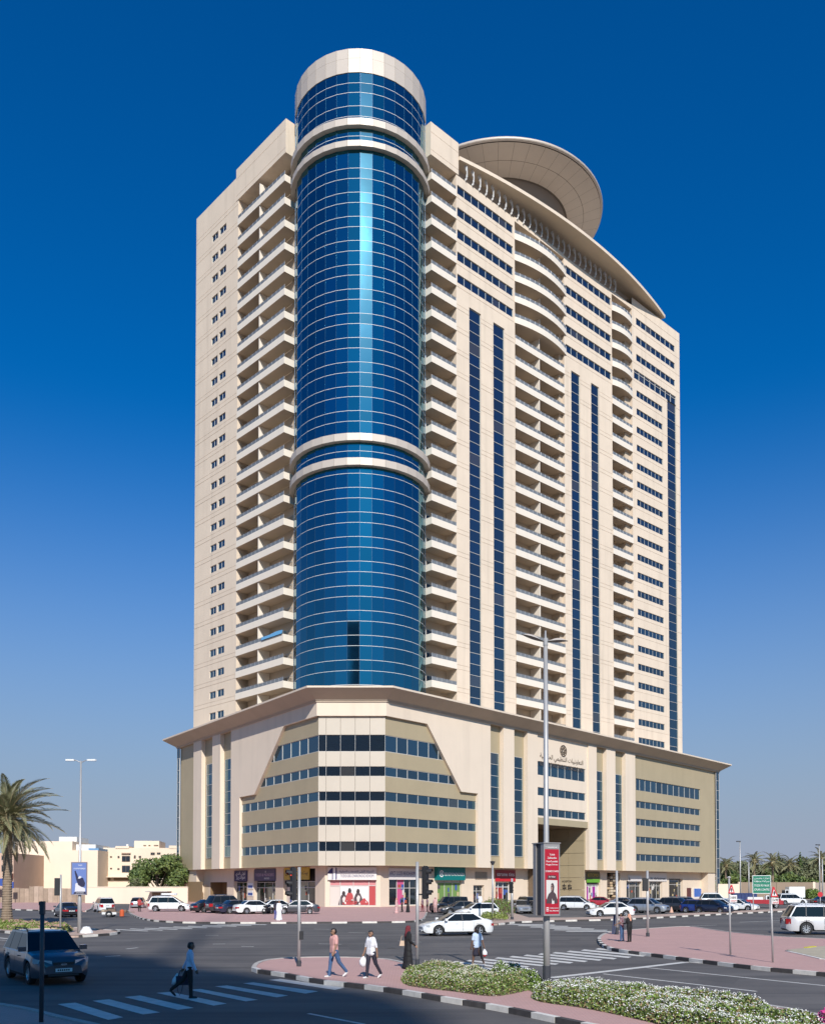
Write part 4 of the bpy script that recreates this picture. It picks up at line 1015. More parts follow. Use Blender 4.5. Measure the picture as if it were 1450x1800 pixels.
# right-hand compound wall
F5 = Frame((X(1266, 205), 205), (1, .12))
t = thing('compound_wall', (X(1380, 220), 222, 0), 'long brown compound wall in front of the distant palms', 'wall')
us = [F5.u(p, 0, 1565) for p in (1300,1365,1430.5)]+[F5.u(1600,0,1565)]
for a, c, m_, y in zip(us, us[1:], (mat('wall_brown', (.27,.20,.145), .9, var=.06, scale=.3),)*2+(mat('wall_greybrown', (.36,.29,.24), .9, var=.06, scale=.3),), (1551.5,1551.5,1552)):
    b = MB(); b.fbox(F5, a, c-.06, -.3, 0, 0, F5.z(1365, y)); part('panel', b, [m_], t)
for p in (1300,1430.5):
    b = MB(); b.fbox(F5, F5.u(p,0,1565)-.3, F5.u(p,0,1565)+.3, -.4, .12, 0, F5.z(1365,1551)); part('pier', b, [M_SANDW], t)
b = MB(); F6 = Frame((X(1262, 190), 190), (1, .05)); b.fbox(F6, 0, F6.u(1299,0,1560), -.3, 0, 0, F6.z(1280,1554.5))
solo('cream_wall', b, [M_SANDW], (X(1280,190), 190, 0), label='short cream garden wall beside the right end of the tower podium', cat='wall')

# the dark office tower behind the camera: it shades the near left of the junction and shows in the glass
OH = 118.0; ox, oy = OH/math.tan(R(SUN_EL))*math.sin(R(SUN_AZ)), -OH/math.tan(R(SUN_EL))*math.cos(R(SUN_AZ))
edge = [(-60,1676),(0,1674),(159,1674),(245,1681.5),(341,1701),(444,1711.5),(555,1732),(665,1745),(731,1764),(767,1780),(794,1800),(812,1830)]
op = [(gp(x,y,0)[0]+ox, gp(x,y,0)[1]+oy) for x, y in edge]
op = [(-48, op[0][1])]+op[1:]
op2 = op+[(op[-1][0]+2, op[-1][1]-14), (op[-1][0], -150), (-48, -150)]
t = thing('office_tower', (op[4][0], op[4][1]-20, 0), 'dark office tower across the street mirrored in the glass cylinder with a roof mast', 'building')
b = MB(); b.prism(op2, 0, OH); part('wall', b, [mat('tower_stone', (.26,.245,.23), .7)], t)
b = MB()
c_ = np.mean(op2, 0)
for z in range(4, 116, 4):
    for (x0,y0),(x1,y1) in zip(op2[:12], op2[1:13]):
        L = math.dist((x0,y0),(x1,y1)); nx, ny = (y1-y0)/L*-.05, (x1-x0)/L*.05
        if ny < 0 and y0 > -60: nx, ny = -nx, -ny
        b.face([(x0+nx,y0+ny,z),(x1+nx,y1+ny,z),(x1+nx,y1+ny,z+2.2),(x0+nx,y0+ny,z+2.2)])
tag(part('window_bands', b, [M_GDARK], t), kind='stuff')
cx, cy = op[4][0]-4, op[4][1]-16
b = MB(); b.box(cx-7, cx+7, cy-7, cy+7, OH, OH+5); b.box(cx-4, cx+4, cy-4, cy+4, OH+5, OH+10); part('roof_room', b, [mat('tower_stone', (1,1,1))], t)
b = MB(); b.tube([(cx+5,cy,OH+4),(cx+5,cy,OH+30),(cx+5,cy,OH+52)], [.5,.35,.1], 8); part('mast', b, [M_RAIL], t)

# ------------------------------------------------------------------- trees
M_LEAF = [mat('leaf_green', (.11,.165,.035), .6, var=.3, scale=.8, tint2=(.19,.23,.06)), mat('leaf_dark', (.075,.115,.03), .6, var=.3, scale=.8), mat('leaf_dull', (.125,.135,.065), .65, var=.3, scale=.6)]
M_FROND = mat('frond_grey_green', (.23,.225,.115), .55, var=.25, scale=1.5); M_FRONDY = mat('frond_dry', (.36,.28,.15), .7, var=.2, scale=1.5)
M_BARK = mat('palm_bark', (.27,.20,.14), .95, var=.25, scale=4, bump=.5, bscale=9); M_WOOD = mat('branch_wood', (.16,.12,.085), .9, var=.2, scale=3)
def frond_mesh(L, droop, seed, n=46, wid=.055, m=M_FROND):
    r = random.Random(seed); b = MB(); P = []
    for i in range(13):
        t = i/12; a = .12+droop*t**1.35
        P.append((a, t))
    pts_ = [Vector((0,0,0))]
    for i in range(1, 13):
        a = P[i][0]; pts_.append(pts_[-1]+Vector((math.cos(a), 0, -math.sin(a)))*L/12)
    b.tube(pts_, [.045*(1-i/13.5)+.006 for i in range(13)], 4, 1)
    for k in range(n):
        t = .10+.90*k/(n-1); i = min(int(t*12), 11); f = t*12-i
        p = pts_[i].lerp(pts_[i+1], f); d = (pts_[i+1]-pts_[i]).normalized()
        up = Vector((d.z, 0, -d.x)); up = -up if up.z < 0 else up
        ll = L*.19*math.sin(math.pi*min(1, .18+.86*t))**.6*(1.05-.45*t)
        for s in (-1, 1):
            dirn = (d*(.55+.35*t)+Vector((0,s,0))*(.85-.3*t)+up*(.35+r.uniform(-.25,.2))).normalized()
            q = p+dirn*ll*r.uniform(.85,1.1)-Vector((0,0,ll*.12)); mid = p+dirn*ll*.5+Vector((0,0,ll*.03))
            side = dirn.cross(up).normalized()*wid*.5
            b.face([tuple(p-side*.6), tuple(mid-side), tuple(q), tuple(mid+side)], 0)
    return b.mesh('frond', [m, M_FRONDY])
FRONDS = [frond_mesh(4.5, d, i, 84, .05) for i, d in enumerate((.75,1.05,1.4,.5))]; DRY = frond_mesh(3.6, 1.3, 9, 30, .05, M_FRONDY)
FAR_FR = [frond_mesh(4.0, d, 20+i, 24, .16) for i, d in enumerate((.75,1.15,1.5))]
def palm(x, y, z0, hgt, rt, label, group=None, n=54, far=False, s=1.0, seed=0):
    r = random.Random(seed); t = thing('date_palm', (x, y, z0), label, 'palm tree', group, r.uniform(0, 6))
    b = MB(); prof = []; k = int(hgt/.19)
    for i in range(k+1):
        z = hgt*i/k; base = rt*(1.35-.35*min(1, z/1.2))*(1-.12*z/hgt); prof += [(base*.93, z), (base*1.08, z+hgt/k*.75)]
    if far: prof = prof[::4]
    b.lathe(prof, 7 if far else 14, 0); me = b.mesh('trunk', [M_BARK]); 
    M = WM[t.as_pointer()]; put('trunk', me, t, M)
    b = MB(); b.lathe([(rt*1.0, hgt-.9),(rt*1.9, hgt-.1),(rt*1.5, hgt+.5),(.02, hgt+.9)], 9); put('crownshaft', b.mesh('crownshaft', [M_FRONDY]), t, M)
    fm = FAR_FR if far else FRONDS
    for i in range(n):
        f = (i+.5)/n; pit = R(86-118*f**.9)+r.uniform(-.1,.1); yaw = i*2.39996+r.uniform(-.2,.2)
        me = (DRY if (f > .93 and not far) else fm[1 if f < .4 else r.randrange(len(fm))] if f < .7 else fm[0])
        put('frond', me, t, M @ Matrix.Translation((0,0,hgt+.35-.5*f)) @ Matrix.Rotation(yaw, 4, 'Z') @ Matrix.Rotation(-pit, 4, 'Y') @ Matrix.Rotation(r.uniform(-.5,.5), 4, 'X') @ Matrix.Scale(s*r.uniform(.80,1.02), 4) @ Matrix.Translation((rt*.5,0,0)))
    return t
gx, gy = gp(12, 1626, .13)
palm(gx, gy, .12, 8.0, .36, 'tall date palm with a shaggy grey green crown on the left island', seed=3, n=92)
def leaf_cloud(n, clumps, size, seed, mats, name='crown'):
    """thousands of leaf-sized faces in clumps: clumps = (x,y,z,rx,ry,rz)"""
    r = np.random.default_rng(seed); V = []; mi = []
    vol = np.array([c[3]*c[4]*c[5] for c in clumps])**.67; cnt = np.maximum(20, (n*vol/vol.sum()).astype(int))
    for c, k in zip(clumps, cnt):
        d = r.normal(size=(k,3)); d /= np.linalg.norm(d, axis=1)[:,None]
        p = np.array(c[:3])+d*np.array(c[3:])*(r.uniform(.35,1.08,k)**.45)[:,None]
        a = r.normal(size=(k,3)); a /= np.linalg.norm(a, axis=1)[:,None]; e = np.cross(a, d); e /= (np.linalg.norm(e, axis=1)[:,None]+1e-6)
        s = size*r.uniform(.6,1.3,k)[:,None]
        V.append(np.stack([p-a*s*.5, p+e*s*.32, p+a*s*.5, p-e*s*.32], 1)); mi.append(r.integers(0, len(mats), k))
    V = np.concatenate(V).reshape(-1,3); mi = np.concatenate(mi); nq = len(mi)
    me = bpy.data.meshes.new(name); me.from_pydata(V.tolist(), [], np.arange(nq*4).reshape(-1,4).tolist())
    for m in mats: me.materials.append(m)
    me.polygons.foreach_set('material_index', mi.astype(np.int32)); return me
def tree(x, y, hgt, rad, label, group=None, seed=0, trunk=.3, mats=None, size=.45, n=5000, cone=False, base=.25):
    r = random.Random(seed); t = thing('tree', (x, y, 0), label, 'tree', group); M = WM[t.as_pointer()]
    b = MB(); b.tube([(0,0,0),(.1,0,hgt*.25),(-.1,.1,hgt*.5),(0,0,hgt*.8)], [trunk,trunk*.8,trunk*.55,.05], 8)
    cl = []
    if cone:
        for i in range(9): f = i/8; cl.append((r.uniform(-.1,.1), r.uniform(-.1,.1), hgt*(.12+.85*f), rad*(1-f*.85), rad*(1-f*.85), hgt*.08))
    else:
        for i in range(16):
            a = r.uniform(0, 6.28); q = rad*math.sqrt(r.random())*.72; z = hgt*(base+ (1-base)*.85*(1-(q/rad)**2)*r.uniform(.25,1.0))
            s = rad*r.uniform(.28,.45); cl.append((q*math.cos(a), q*math.sin(a), z, s, s, s*.8))
            b.tube([(0,0,hgt*.2),(q*math.cos(a)*.5,q*math.sin(a)*.5,z*.6),(q*math.cos(a),q*math.sin(a),z)], [trunk*.5,trunk*.3,.04], 5)
    put('trunk', b.mesh('trunk', [M_WOOD]), t, M)
    put('crown', leaf_cloud(n, cl, size, seed+50, mats or M_LEAF[:2]), t, M); return t
tree(X(277,168), 168, Zat(1499,168), 5.6, 'round dense green tree against the sand coloured apartment house', seed=11, n=9000, size=.5, base=.32)
tree(X(239,160), 160, 4.9, 1.9, 'small grey green bush peeping over the garden wall', seed=12, n=1500, size=.35, mats=[M_LEAF[2]])
gD = 245
for i, (px, top, dD) in enumerate(((1276,1507,10),(1326,1498,0),(1358,1500,-4),(1389,1506,8),(1443,1494,0),(1475,1500,10))):
    hh = Zat(top, gD+dD)-2.6
    palm(X(px,gD+dD), gD+dD, 0, hh, .35, ('bushy date palm just right of the podium end','tall date palm above the green road sign','leaning shaggy date palm right of the green road sign','lower date palm behind the white van','tall date palm at the right edge behind the thin lamp post','date palm just past the right edge')[i], 'date palms beyond the compound wall', n=30, far=True, seed=30+i)
for i, (px, top, rr, dD, k, lab) in enumerate(((1300,1510,5.5,18,2,'broad dull green tree behind the thin lamp post right of the tower'),(1342,1512,5,22,1,'dark tree between the two tall date palms'),(1408,1511,6.5,20,2,'broad dull green tree behind the white van'),(1430,1508,6,24,1,'dark green tree right of the slim cypress'),(1285,1537,4.5,-6,0,'low bright green bush over the cream wall'),(1398,1536,5.5,-8,0,'low bright green bush over the brown wall'),(1425,1538,4,-8,0,'small bright green bush at the wall pier'),(1465,1512,7,20,1,'dark tree at the right edge of the palms'),(1318,1516,5.5,14,2,'dull green tree below the tall date palm above the green sign'),(1375,1514,6,12,2,'dull tree between the leaning palm and the lower palm'),(1270,1514,5,16,1,'dark tree against the right end of the podium'),(1352,1526,4.5,4,0,'mid green tree right behind the green road sign'),(1290,1505,6,24,2,'tall dull tree left of the thin distant lamp post'),(1336,1508,6,26,1,'tall dark tree behind the two tall date palms'),(1385,1507,6.5,28,2,'tall dull tree behind the lower date palm'),(1418,1503,6,26,2,'tall grey green tree between the slim cypress and the right edge'),(1456,1503,6,22,2,'tall grey green tree at the right edge of the picture'))):
    D = gD+dD; tree(X(px,D), D, Zat(top,D), rr, lab, 'trees beyond the compound wall', seed=60+i, n=3500, size=.75, mats=[M_LEAF[k]] if k else M_LEAF[:2])
for i, (px, top, lab) in enumerate(((1369,1501,'slim dark cypress right of the leaning date palm'),(1407,1502,'slim dark cypress above the broad dull tree'))):
    tree(X(px,262), 262, Zat(top,262), 1.5, lab, 'cypresses beyond the compound wall', seed=80+i, n=1500, size=.5, mats=[M_LEAF[1]], cone=True)
# =================================================================== VEHICLES
M_TYRE = mat('tyre_rubber', (.022,.022,.023), .85); M_RIM = mat('alloy_rim', (.55,.56,.58), .3, metal=.8); M_TRIM = mat('black_trim', (.025,.025,.027), .5)
M_CGL = mat('car_glass', (.010,.013,.016), .07, spec=.32); M_LAMP = mat('lamp_lens', (.60,.62,.64), .08, metal=.35); M_TAIL = mat('tail_lens', (.38,.015,.02), .12); M_CHROME = mat('chrome', (.72,.72,.72), .12, metal=1.0); M_PLATE = mat('plate_white', (.7,.7,.68), .5); M_UNDER = mat('underbody', (.01,.01,.01), .9); M_AMBER = mat('amber_lens', (.55,.2,.02), .2)
def paint(name, col, metal=.0): return mat('paint_'+name, col, .28, metal=metal, coat=1.0)
PAINT = {'white': paint('white', (.72,.72,.71)), 'black': paint('black', (.012,.012,.015)), 'navy': paint('navy', (.008,.012,.035)), 'graphite': paint('graphite', (.075,.075,.085), .4), 'silver': paint('silver', (.42,.43,.45), .6), 'blue': paint('blue', (.012,.028,.15)), 'red': paint('red', (.36,.02,.03)), 'suvgrey': paint('suvgrey', (.075,.072,.085), .3), 'darkgrey': paint('darkgrey', (.035,.035,.04), .3), 'pearl': paint('pearl', (.62,.60,.60), .15), 'maroon': paint('maroon', (.16,.02,.025))}
KIND = {
 # L, W, H, wheel r, wheelbase, front overhang, deck profile [(x/L,z)], glass: rear base, rear top, front top, front base (x/L), belt z
 'sedan': dict(L=4.7, W=1.80, H=1.46, r=.325, wb=2.72, fo=.93, deck=[(-.5,.72),(-.485,.92),(-.40,1.04),(-.30,1.03),(-.1,.95),(.18,.93),(.24,.94),(.36,.84),(.46,.72),(.5,.58)], g=(-.40,-.215,.055,.25), belt=.93, b=(-.04,)),
 'suv': dict(L=4.65, W=1.84, H=1.70, r=.36, wb=2.65, fo=.93, deck=[(-.5,.78),(-.49,1.02),(-.44,1.08),(-.1,1.06),(.2,1.04),(.26,1.06),(.38,.98),(.465,.86),(.5,.64)], g=(-.475,-.36,.07,.27), belt=1.03, b=(-.05,-.27)),
 'bigsuv': dict(L=4.95, W=1.96, H=1.92, r=.40, wb=2.85, fo=.92, deck=[(-.5,.85),(-.49,1.12),(-.45,1.18),(-.1,1.17),(.2,1.15),(.25,1.17),(.42,1.12),(.48,1.0),(.5,.75)], g=(-.475,-.385,.06,.22), belt=1.14, b=(-.04,-.26)),
 'wagon': dict(L=4.75, W=1.88, H=1.74, r=.345, wb=2.9, fo=.95, deck=[(-.5,.75),(-.49,.98),(-.44,1.04),(-.1,1.02),(.22,1.0),(.28,1.0),(.40,.88),(.47,.76),(.5,.6)], g=(-.48,-.41,.09,.31), belt=1.01, b=(-.02,-.26)),
 'hatch': dict(L=4.2, W=1.76, H=1.52, r=.315, wb=2.58, fo=.85, deck=[(-.5,.7),(-.49,.94),(-.43,1.02),(-.1,.98),(.22,.95),(.28,.95),(.40,.84),(.47,.72),(.5,.56)], g=(-.46,-.36,.08,.30), belt=.97, b=(-.03,-.26)),
 'jeep': dict(L=4.4, W=1.86, H=1.86, r=.40, wb=2.75, fo=.75, deck=[(-.5,.9),(-.495,1.15),(-.45,1.2),(-.1,1.19),(.18,1.17),(.22,1.18),(.42,1.12),(.49,1.05),(.5,.8)], g=(-.49,-.47,.08,.18), belt=1.18, b=(-.06,-.26)),
}
CARMESH = {}
def interp(pr, x):
    for (a, za), (c, zc) in zip(pr, pr[1:]):
        if x <= c: return za+(zc-za)*max(0, (x-a))/(c-a)
    return pr[-1][1]
def car_meshes(kind, col):
    key = (kind, col)
    if key in CARMESH: return CARMESH[key]
    k = KIND[kind]; L, W, H, r, wb = k['L'], k['W'], k['H'], k['r'], k['wb']; P = PAINT[col]
    xf = L/2-k['fo']; xr = xf-wb; clear = .19 if H < 1.6 else .24
    wx = (xr, xf); ra = r+.055; parts = []
    xs = sorted(set([round(-L/2+L*i/34, 4) for i in range(35)]+[round(c+ra*math.cos(a), 4) for c in wx for a in np.linspace(0, math.pi, 13)]))
    def hw(x):
        t = abs(2*x/L); return W/2*(1-.27*max(0, (t-.72)/.28)**2.3-.02*max(0,(t-.3)))
    def low(x):
        z = clear+.10*max(0, (abs(2*x/L)-.9)/.1)**2
        for c in wx:
            d = abs(x-c)
            if d < ra: z = max(z, r+math.sqrt(max(0, ra*ra-d*d)))
        return z
    b = MB(); rows_ = []
    def section(x, sh=0.0):
        h = hw(x)*(1-sh); zb = low(x)+sh*.25; zd = interp(k['deck'], x/L)-sh*.12
        zs_ = zd-.20; zb2 = max(zb+.02, min(zb+.12, zs_-.05)); zm = max(zb2+.01, (zb2*.55+zs_*.45))
        zs_ = max(zs_, zm+.01)
        return [(x,0,zb),(x,h*.80,zb),(x,h*.97,zb),(x,h,zb2),(x,h*1.005,zm),(x,h*.985,zs_),(x,h*.945,zd-.055),(x,h*.86,zd-.005),(x,h*.45,zd+.02),(x,0,zd+.028)]
    secs = [section(xs[0]-.0+.0, .12)]+[section(x) for x in xs[1:-1]]+[section(xs[-1], .12)]
    n = len(secs[0]); 
    for s in (1, -1):
        base = len(b.v)
        for sc in secs: b.v.extend((x, y*s, z) for x, y, z in sc)
        for i in range(len(secs)-1):
            for j in range(n-1):
                a0 = base+i*n+j; f = (a0, a0+n, a0+n+1, a0+1)
                b.f.append(f if s < 0 else f[::-1]); b.m.append(1 if j < 2 else 0)
        for e, i in ((0, 0), (1, len(secs)-1)):
            f = tuple(base+i*n+j for j in range(n)); b.f.append(f if (e == 0) == (s > 0) else f[::-1]); b.m.append(0)
    # cabin frame
    g = k['g']; zb_, zt = k['belt'], H-.045; hb, ht = W/2*.925, W/2*.70
    if kind in ('jeep','bigsuv'): ht = W/2*.78
    x_ = [q*L for q in g]
    def side_pt(xb, xt, f, s): # f 0 belt .. 1 roof rail
        return (xb+(xt-xb)*f, s*(hb+(ht-hb)*f), zb_-.03+(zt-zb_+.03)*f)
    bp = [q*L for q in k['b']]
    # boundaries along the belt and along the roof, front to rear
    bel = [x_[3]]+bp+[x_[0]]; 
    roof = [x_[2]]+[min(x_[2]-.1, q+.02) for q in bp]+[x_[1]]
    pil = .05
    glassq = []
    for s in (1, -1):
        prevb, prevt = bel[0], roof[0]
        b_edges = []
        for i in range(len(bel)-1):
            f0, f1 = (.12 if i == 0 else .035), (.035 if i < len(bel)-2 else (.13 if len(bel) == 3 and kind == 'sedan' else .09))
            xb0, xt0, xb1, xt1 = bel[i]-f0*(1.5 if i == 0 else 1), roof[i]-f0*.6, bel[i+1]+f1*(1.6 if kind == 'sedan' and i == len(bel)-2 else 1), roof[i+1]+f1
            q = [side_pt(xb0, xt0, .06, s), side_pt(xb1, xt1, .06, s), side_pt(xb1, xt1, .90, s), side_pt(xb0, xt0, .90, s)]
            glassq.append(('side_window', q, s))
            # frame strips
            A0, A1 = (bel[i], roof[i]), (bel[i+1], roof[i+1])
            def quad(p, mm=0): b.face(p if s < 0 else p[::-1], mm)
            quad([side_pt(*A0,0,s), side_pt(*A1,0,s), q[1], q[0]]); quad([q[3], q[2], side_pt(*A1,1,s), side_pt(*A0,1,s)])
            quad([side_pt(*A0,0,s), q[0], q[3], side_pt(*A0,1,s)], 0 if i == 0 else 2); quad([q[1], side_pt(*A1,0,s), side_pt(*A1,1,s), q[2]], 0 if i == len(bel)-2 else 2)
    # roof, crowned
    nx = 8
    for i in range(nx):
        xa, xb2 = x_[1]+(x_[2]-x_[1])*i/nx, x_[1]+(x_[2]-x_[1])*(i+1)/nx
        ca = .045*(1-(2*i/nx-1)**4); cb = .045*(1-(2*(i+1)/nx-1)**4)
        ys = [-ht, -ht*.9, -ht*.5, 0, ht*.5, ht*.9, ht]; cr = [0, .55, .9, 1, .9, .55, 0]
        for j in range(6):
            b.face([(xa,ys[j],zt+ca*cr[j]),(xb2,ys[j],zt+cb*cr[j]),(xb2,ys[j+1],zt+cb*cr[j+1]),(xa,ys[j+1],zt+ca*cr[j+1])], 0)
    # windscreen and rear glass, bowed
    def screen(xb, xt, bow, nm, fl):
        ys = [-1, -.55, 0, .55, 1]; pb = [(xb+bow*(1-y*y), y*hb, zb_-.03) for y in ys]; pt = [(xt+bow*.4*(1-y*y), y*ht, zt) for y in ys]
        q = MB()
        for j in range(4):
            l = lambda p, c, f: tuple(p[i]+(c[i]-p[i])*f for i in range(3))
            lo, hi = .06, .93
            f = [l(pb[j],pt[j],lo), l(pb[j+1],pt[j+1],lo), l(pb[j+1],pt[j+1],hi), l(pb[j],pt[j],hi)]
            q.face(f if fl else f[::-1])
            for (u, v) in ((0, lo), (hi, 1)):
                f = [l(pb[j],pt[j],u), l(pb[j+1],pt[j+1],u), l(pb[j+1],pt[j+1],v), l(pb[j],pt[j],v)]; b.face(f if fl else f[::-1], 0)
        return (nm, q)
    sc = [screen(x_[3], x_[2], .16, 'windscreen', True), screen(x_[0], x_[1], -.08, 'rear_window', False)]
    # shut lines and sills
    for s in (1, -1):
        for xx in ([x_[3]-.12]+bp+[xr+ra+.03 if len(bp) < 2 else bp[-1]-.02]):
            z0 = clear+.13; z1 = interp(k['deck'], xx/L)-.08
            y = hw(xx)*1.006
            b.face([(xx-.009, s*(y+.003), z0),(xx+.009, s*(y+.003), z0),(xx+.009, s*(y*.985+.004), z1),(xx-.009, s*(y*.985+.004), z1)][::(-1 if s > 0 else 1)], 1)
        b.box(xr+ra, xf-ra, s*hw(0)*.97-.02, s*hw(0)*.97+.02, clear+.01, clear+.08, 1)
    me = b.mesh('body', [P, M_UNDER, M_TRIM]); me.shade_smooth()
    try: me.set_sharp_from_angle(angle=R(32))
    except Exception: pass
    out = [('body', me, Matrix())]
    for nm, q in sc: m_ = q.mesh(nm, [M_CGL], True); out.append((nm, m_, Matrix()))
    for nm, q, s in glassq:
        qb = MB(); qb.face([(x, y*1.003, z) for x, y, z in (q if s < 0 else q[::-1])]); out.append((nm, qb.mesh(nm, [M_CGL]), Matrix()))
    # lamps, grille, plates
    zl = interp(k['deck'], .465)-.10
    for s in (1, -1):
        q = MB(); x0 = L/2-.06
        y0, y1 = hw(L/2-.12)*.985, hw(L/2)*.56
        zz = zl-.02
        q.face([(x0+.035, s*y1, zz-.10),(x0+.035, s*y1, zz+.02),(x0-.30, s*(hw(L/2-.36)+.004), zz+.12),(x0-.30, s*(hw(L/2-.36)+.006), zz+.02),(x0-.12, s*(y0+.01), zz-.08)][::s])
        qx = MB(); qx.box(x0-.32, x0+.03, min(s*y1, s*(y0+.012)), max(s*y1, s*(y0+.012)), zz-.09, zz+.07)
        # wedge-shaped lamp following the wing
        w_ = MB(); ins = [(x0+.028, s*y1*.98), (x0-.10, s*(y0+.008)), (x0-.30, s*(hw(x0-.30)+.008))]
        lo = [zz-.13, zz-.12, zz-.01]; hi = [zz+.05, zz+.095, zz+.125]
        for i in range(2): w_.face([(*ins[i],lo[i]),(*ins[i+1],lo[i+1]),(*ins[i+1],hi[i+1]),(*ins[i],hi[i])][::s])
        w_.face([(*ins[0],hi[0]),(*ins[1],hi[1]),(*ins[2],hi[2]),(ins[0][0]-.2, ins[0][1], hi[0]+.01)][::s])
        out.append(('headlight', w_.mesh('headlight', [M_LAMP]), Matrix()))
        w_ = MB(); xt = -L/2; zt_ = interp(k['deck'], -.49)-.10; hgt_ = .17 if kind == 'sedan' else .34
        ins = [(xt-.035, s*hw(xt)*.52), (xt-.012, s*(hw(xt)*.95)), (xt+.24, s*(hw(xt+.24)+.022))]
        if kind != 'sedan': ins[0] = (xt-.035, s*hw(xt)*.70)
        for i in range(2): w_.face([(*ins[i],zt_-hgt_),(*ins[i+1],zt_-hgt_+.02),(*ins[i+1],zt_),(*ins[i],zt_)][::-s])
        out.append(('tail_light', w_.mesh('tail_light', [M_TAIL]), Matrix()))
        w_ = MB(); mx = x_[3]-.22
        w_.box(mx-.07, mx+.09, min(s*(hb+.02), s*(hb+.24)), max(s*(hb+.02), s*(hb+.24)), zb_+.02, zb_+.17); w_.face([(mx-.074, s*(hb+.05), zb_+.04),(mx-.074, s*(hb+.22), zb_+.04),(mx-.074, s*(hb+.22), zb_+.15),(mx-.074, s*(hb+.05), zb_+.15)], 1)
        out.append(('mirror', w_.mesh('mirror', [P, M_CHROME]), Matrix()))
        for xx in [x_[3]-.95]+[q-.95 for q in bp[:1]]:
            w_ = MB(); yy = hw(xx)*.99; w_.box(xx-.09, xx+.09, min(s*yy, s*(yy+.035)), max(s*yy, s*(yy+.035)), zb_-.17, zb_-.135); out.append(('door_handle', w_.mesh('door_handle', [P]), Matrix()))
        w_ = MB(); w_.box(L/2-.10, L/2-.035, s*hw(L/2)*.60-.09, s*hw(L/2)*.60+.09, clear+.20, clear+.29); out.append(('fog_light', w_.mesh('fog_light', [M_LAMP]), Matrix()))
    gy = hw(L/2)*.50; gz = zl-.12
    w_ = MB(); w_.box(L/2-.08, L/2-.008, -gy, gy, gz-.07, gz+.10, 0)
    for i in range(4): w_.box(L/2-.06, L/2+.006, -gy+.02, gy-.02, gz-.05+.04*i, gz-.035+.04*i, 1)
    w_.box(L/2-.05, L/2+.012, -.09, .09, gz+.0, gz+.06, 2); out.append(('grille', w_.mesh('grille', [M_TRIM, M_TRIM if col != 'white' else M_CHROME, M_CHROME]), Matrix()))
    w_ = MB(); w_.box(L/2-.12, L/2-.015, -hw(L/2)*.72, hw(L/2)*.72, clear+.06, clear+.17, 0); out.append(('lower_intake', w_.mesh('lower_intake', [M_TRIM]), Matrix()))
    for nm, xx, zz in (('front_plate', L/2-.01, gz-.15), ('rear_plate', -L/2-.03, interp(k['deck'], -.49)-.22)):
        w_ = MB(); w_.box(xx, xx+.03, -.26, .26, zz-.055, zz+.055, 0)
        for i in range(6): w_.box(xx-.004, xx+.034, -.2+.066*i, -.155+.066*i, zz-.025, zz+.03, 1)
        out.append((nm, w_.mesh(nm, [M_PLATE, M_TRIM]), Matrix()))
    if kind in ('suv','bigsuv','wagon'):
        for s in (1, -1):
            w_ = MB(); w_.tube([(x_[1]+.1, s*ht*.92, zt+.02),(x_[1]+.3, s*ht*.92, zt+.085),(x_[2]-.35, s*ht*.92, zt+.085),(x_[2]-.15, s*ht*.92, zt+.03)], .02, 6); out.append(('roof_rail', w_.mesh('roof_rail', [M_TRIM if col in ('suvgrey','black') else M_RIM]), Matrix()))
    # wheels
    ty = MB(); ty.lathe([(r*.62,-.10),(r*.9,-.115),(r*.985,-.085),(r,-.03),(r,.03),(r*.985,.085),(r*.9,.115),(r*.62,.10)], 28, 0)
    tyre = ty.mesh('wheel', [M_TYRE]); tyre.transform(Matrix.Rotation(R(90), 4, 'X')); tyre.shade_smooth()
    rm = MB(); rm.lathe([(.02,.075),(r*.16,.08),(r*.18,.06)], 14, 0); rm.lathe([(r*.55,.055),(r*.60,.095),(r*.66,.10),(r*.66,.02)], 28, 0); rm.lathe([(.02,-.02),(r*.66,-.02)], 20, 1)
    ns = 10 if kind in ('bigsuv',) else 5
    for i in range(ns):
        T = Matrix.Rotation(2*math.pi*i/ns, 4, 'Z'); wdt = r*(.075 if ns == 10 else .12)
        rm.idx([tuple(T @ Vector(v)) for v in ((r*.1,-wdt,.07),(r*.6,-wdt*1.1,.075),(r*.6,wdt*1.1,.075),(r*.1,wdt,.07),(r*.1,-wdt,.02),(r*.6,-wdt*1.1,.02),(r*.6,wdt*1.1,.02),(r*.1,wdt,.02))], [(0,1,2,3),(4,5,1,0),(7,3,2,6)], 0)
    rim = rm.mesh('rim', [M_RIM, M_UNDER]); rim.transform(Matrix.Rotation(R(90), 4, 'X'))   # outer face points to -y
    wh = []
    for c in wx:
        for s in (1, -1):
            M = Matrix.Translation((c, s*(W/2-.135), r)) @ (Matrix.Rotation(math.pi, 4, 'Z') if s > 0 else Matrix()); wh.append(M)
    CARMESH[key] = (out, tyre, rim, wh); return CARMESH[key]
def car(kind, col, x, y, head, label, cat='car', group=None, z=.006, name=None, s=1.0, far=False):
    nm = name or {'sedan':'parked_car','suv':'suv','bigsuv':'suv','wagon':'estate_car','hatch':'parked_car','jeep':'off_roader'}[kind]
    M = Matrix.Translation((x, y, z)) @ Matrix.Rotation(R(head), 4, 'Z') @ Matrix.Scale(s, 4)
    root = tag(put(nm, None, None, M), label, cat, group)
    out, tyre, rim, wh = car_meshes(kind, col)
    for n_, me, T in out:
        if far and n_ in ('door_handle','fog_light','front_plate'): continue
        put(n_, me, root, M @ T)
    for T in wh:
        o = put('wheel', tyre, root, M @ T); put('rim', rim, o, M @ T)
    return root
def cg(px, py): return gp(px, py, 0)
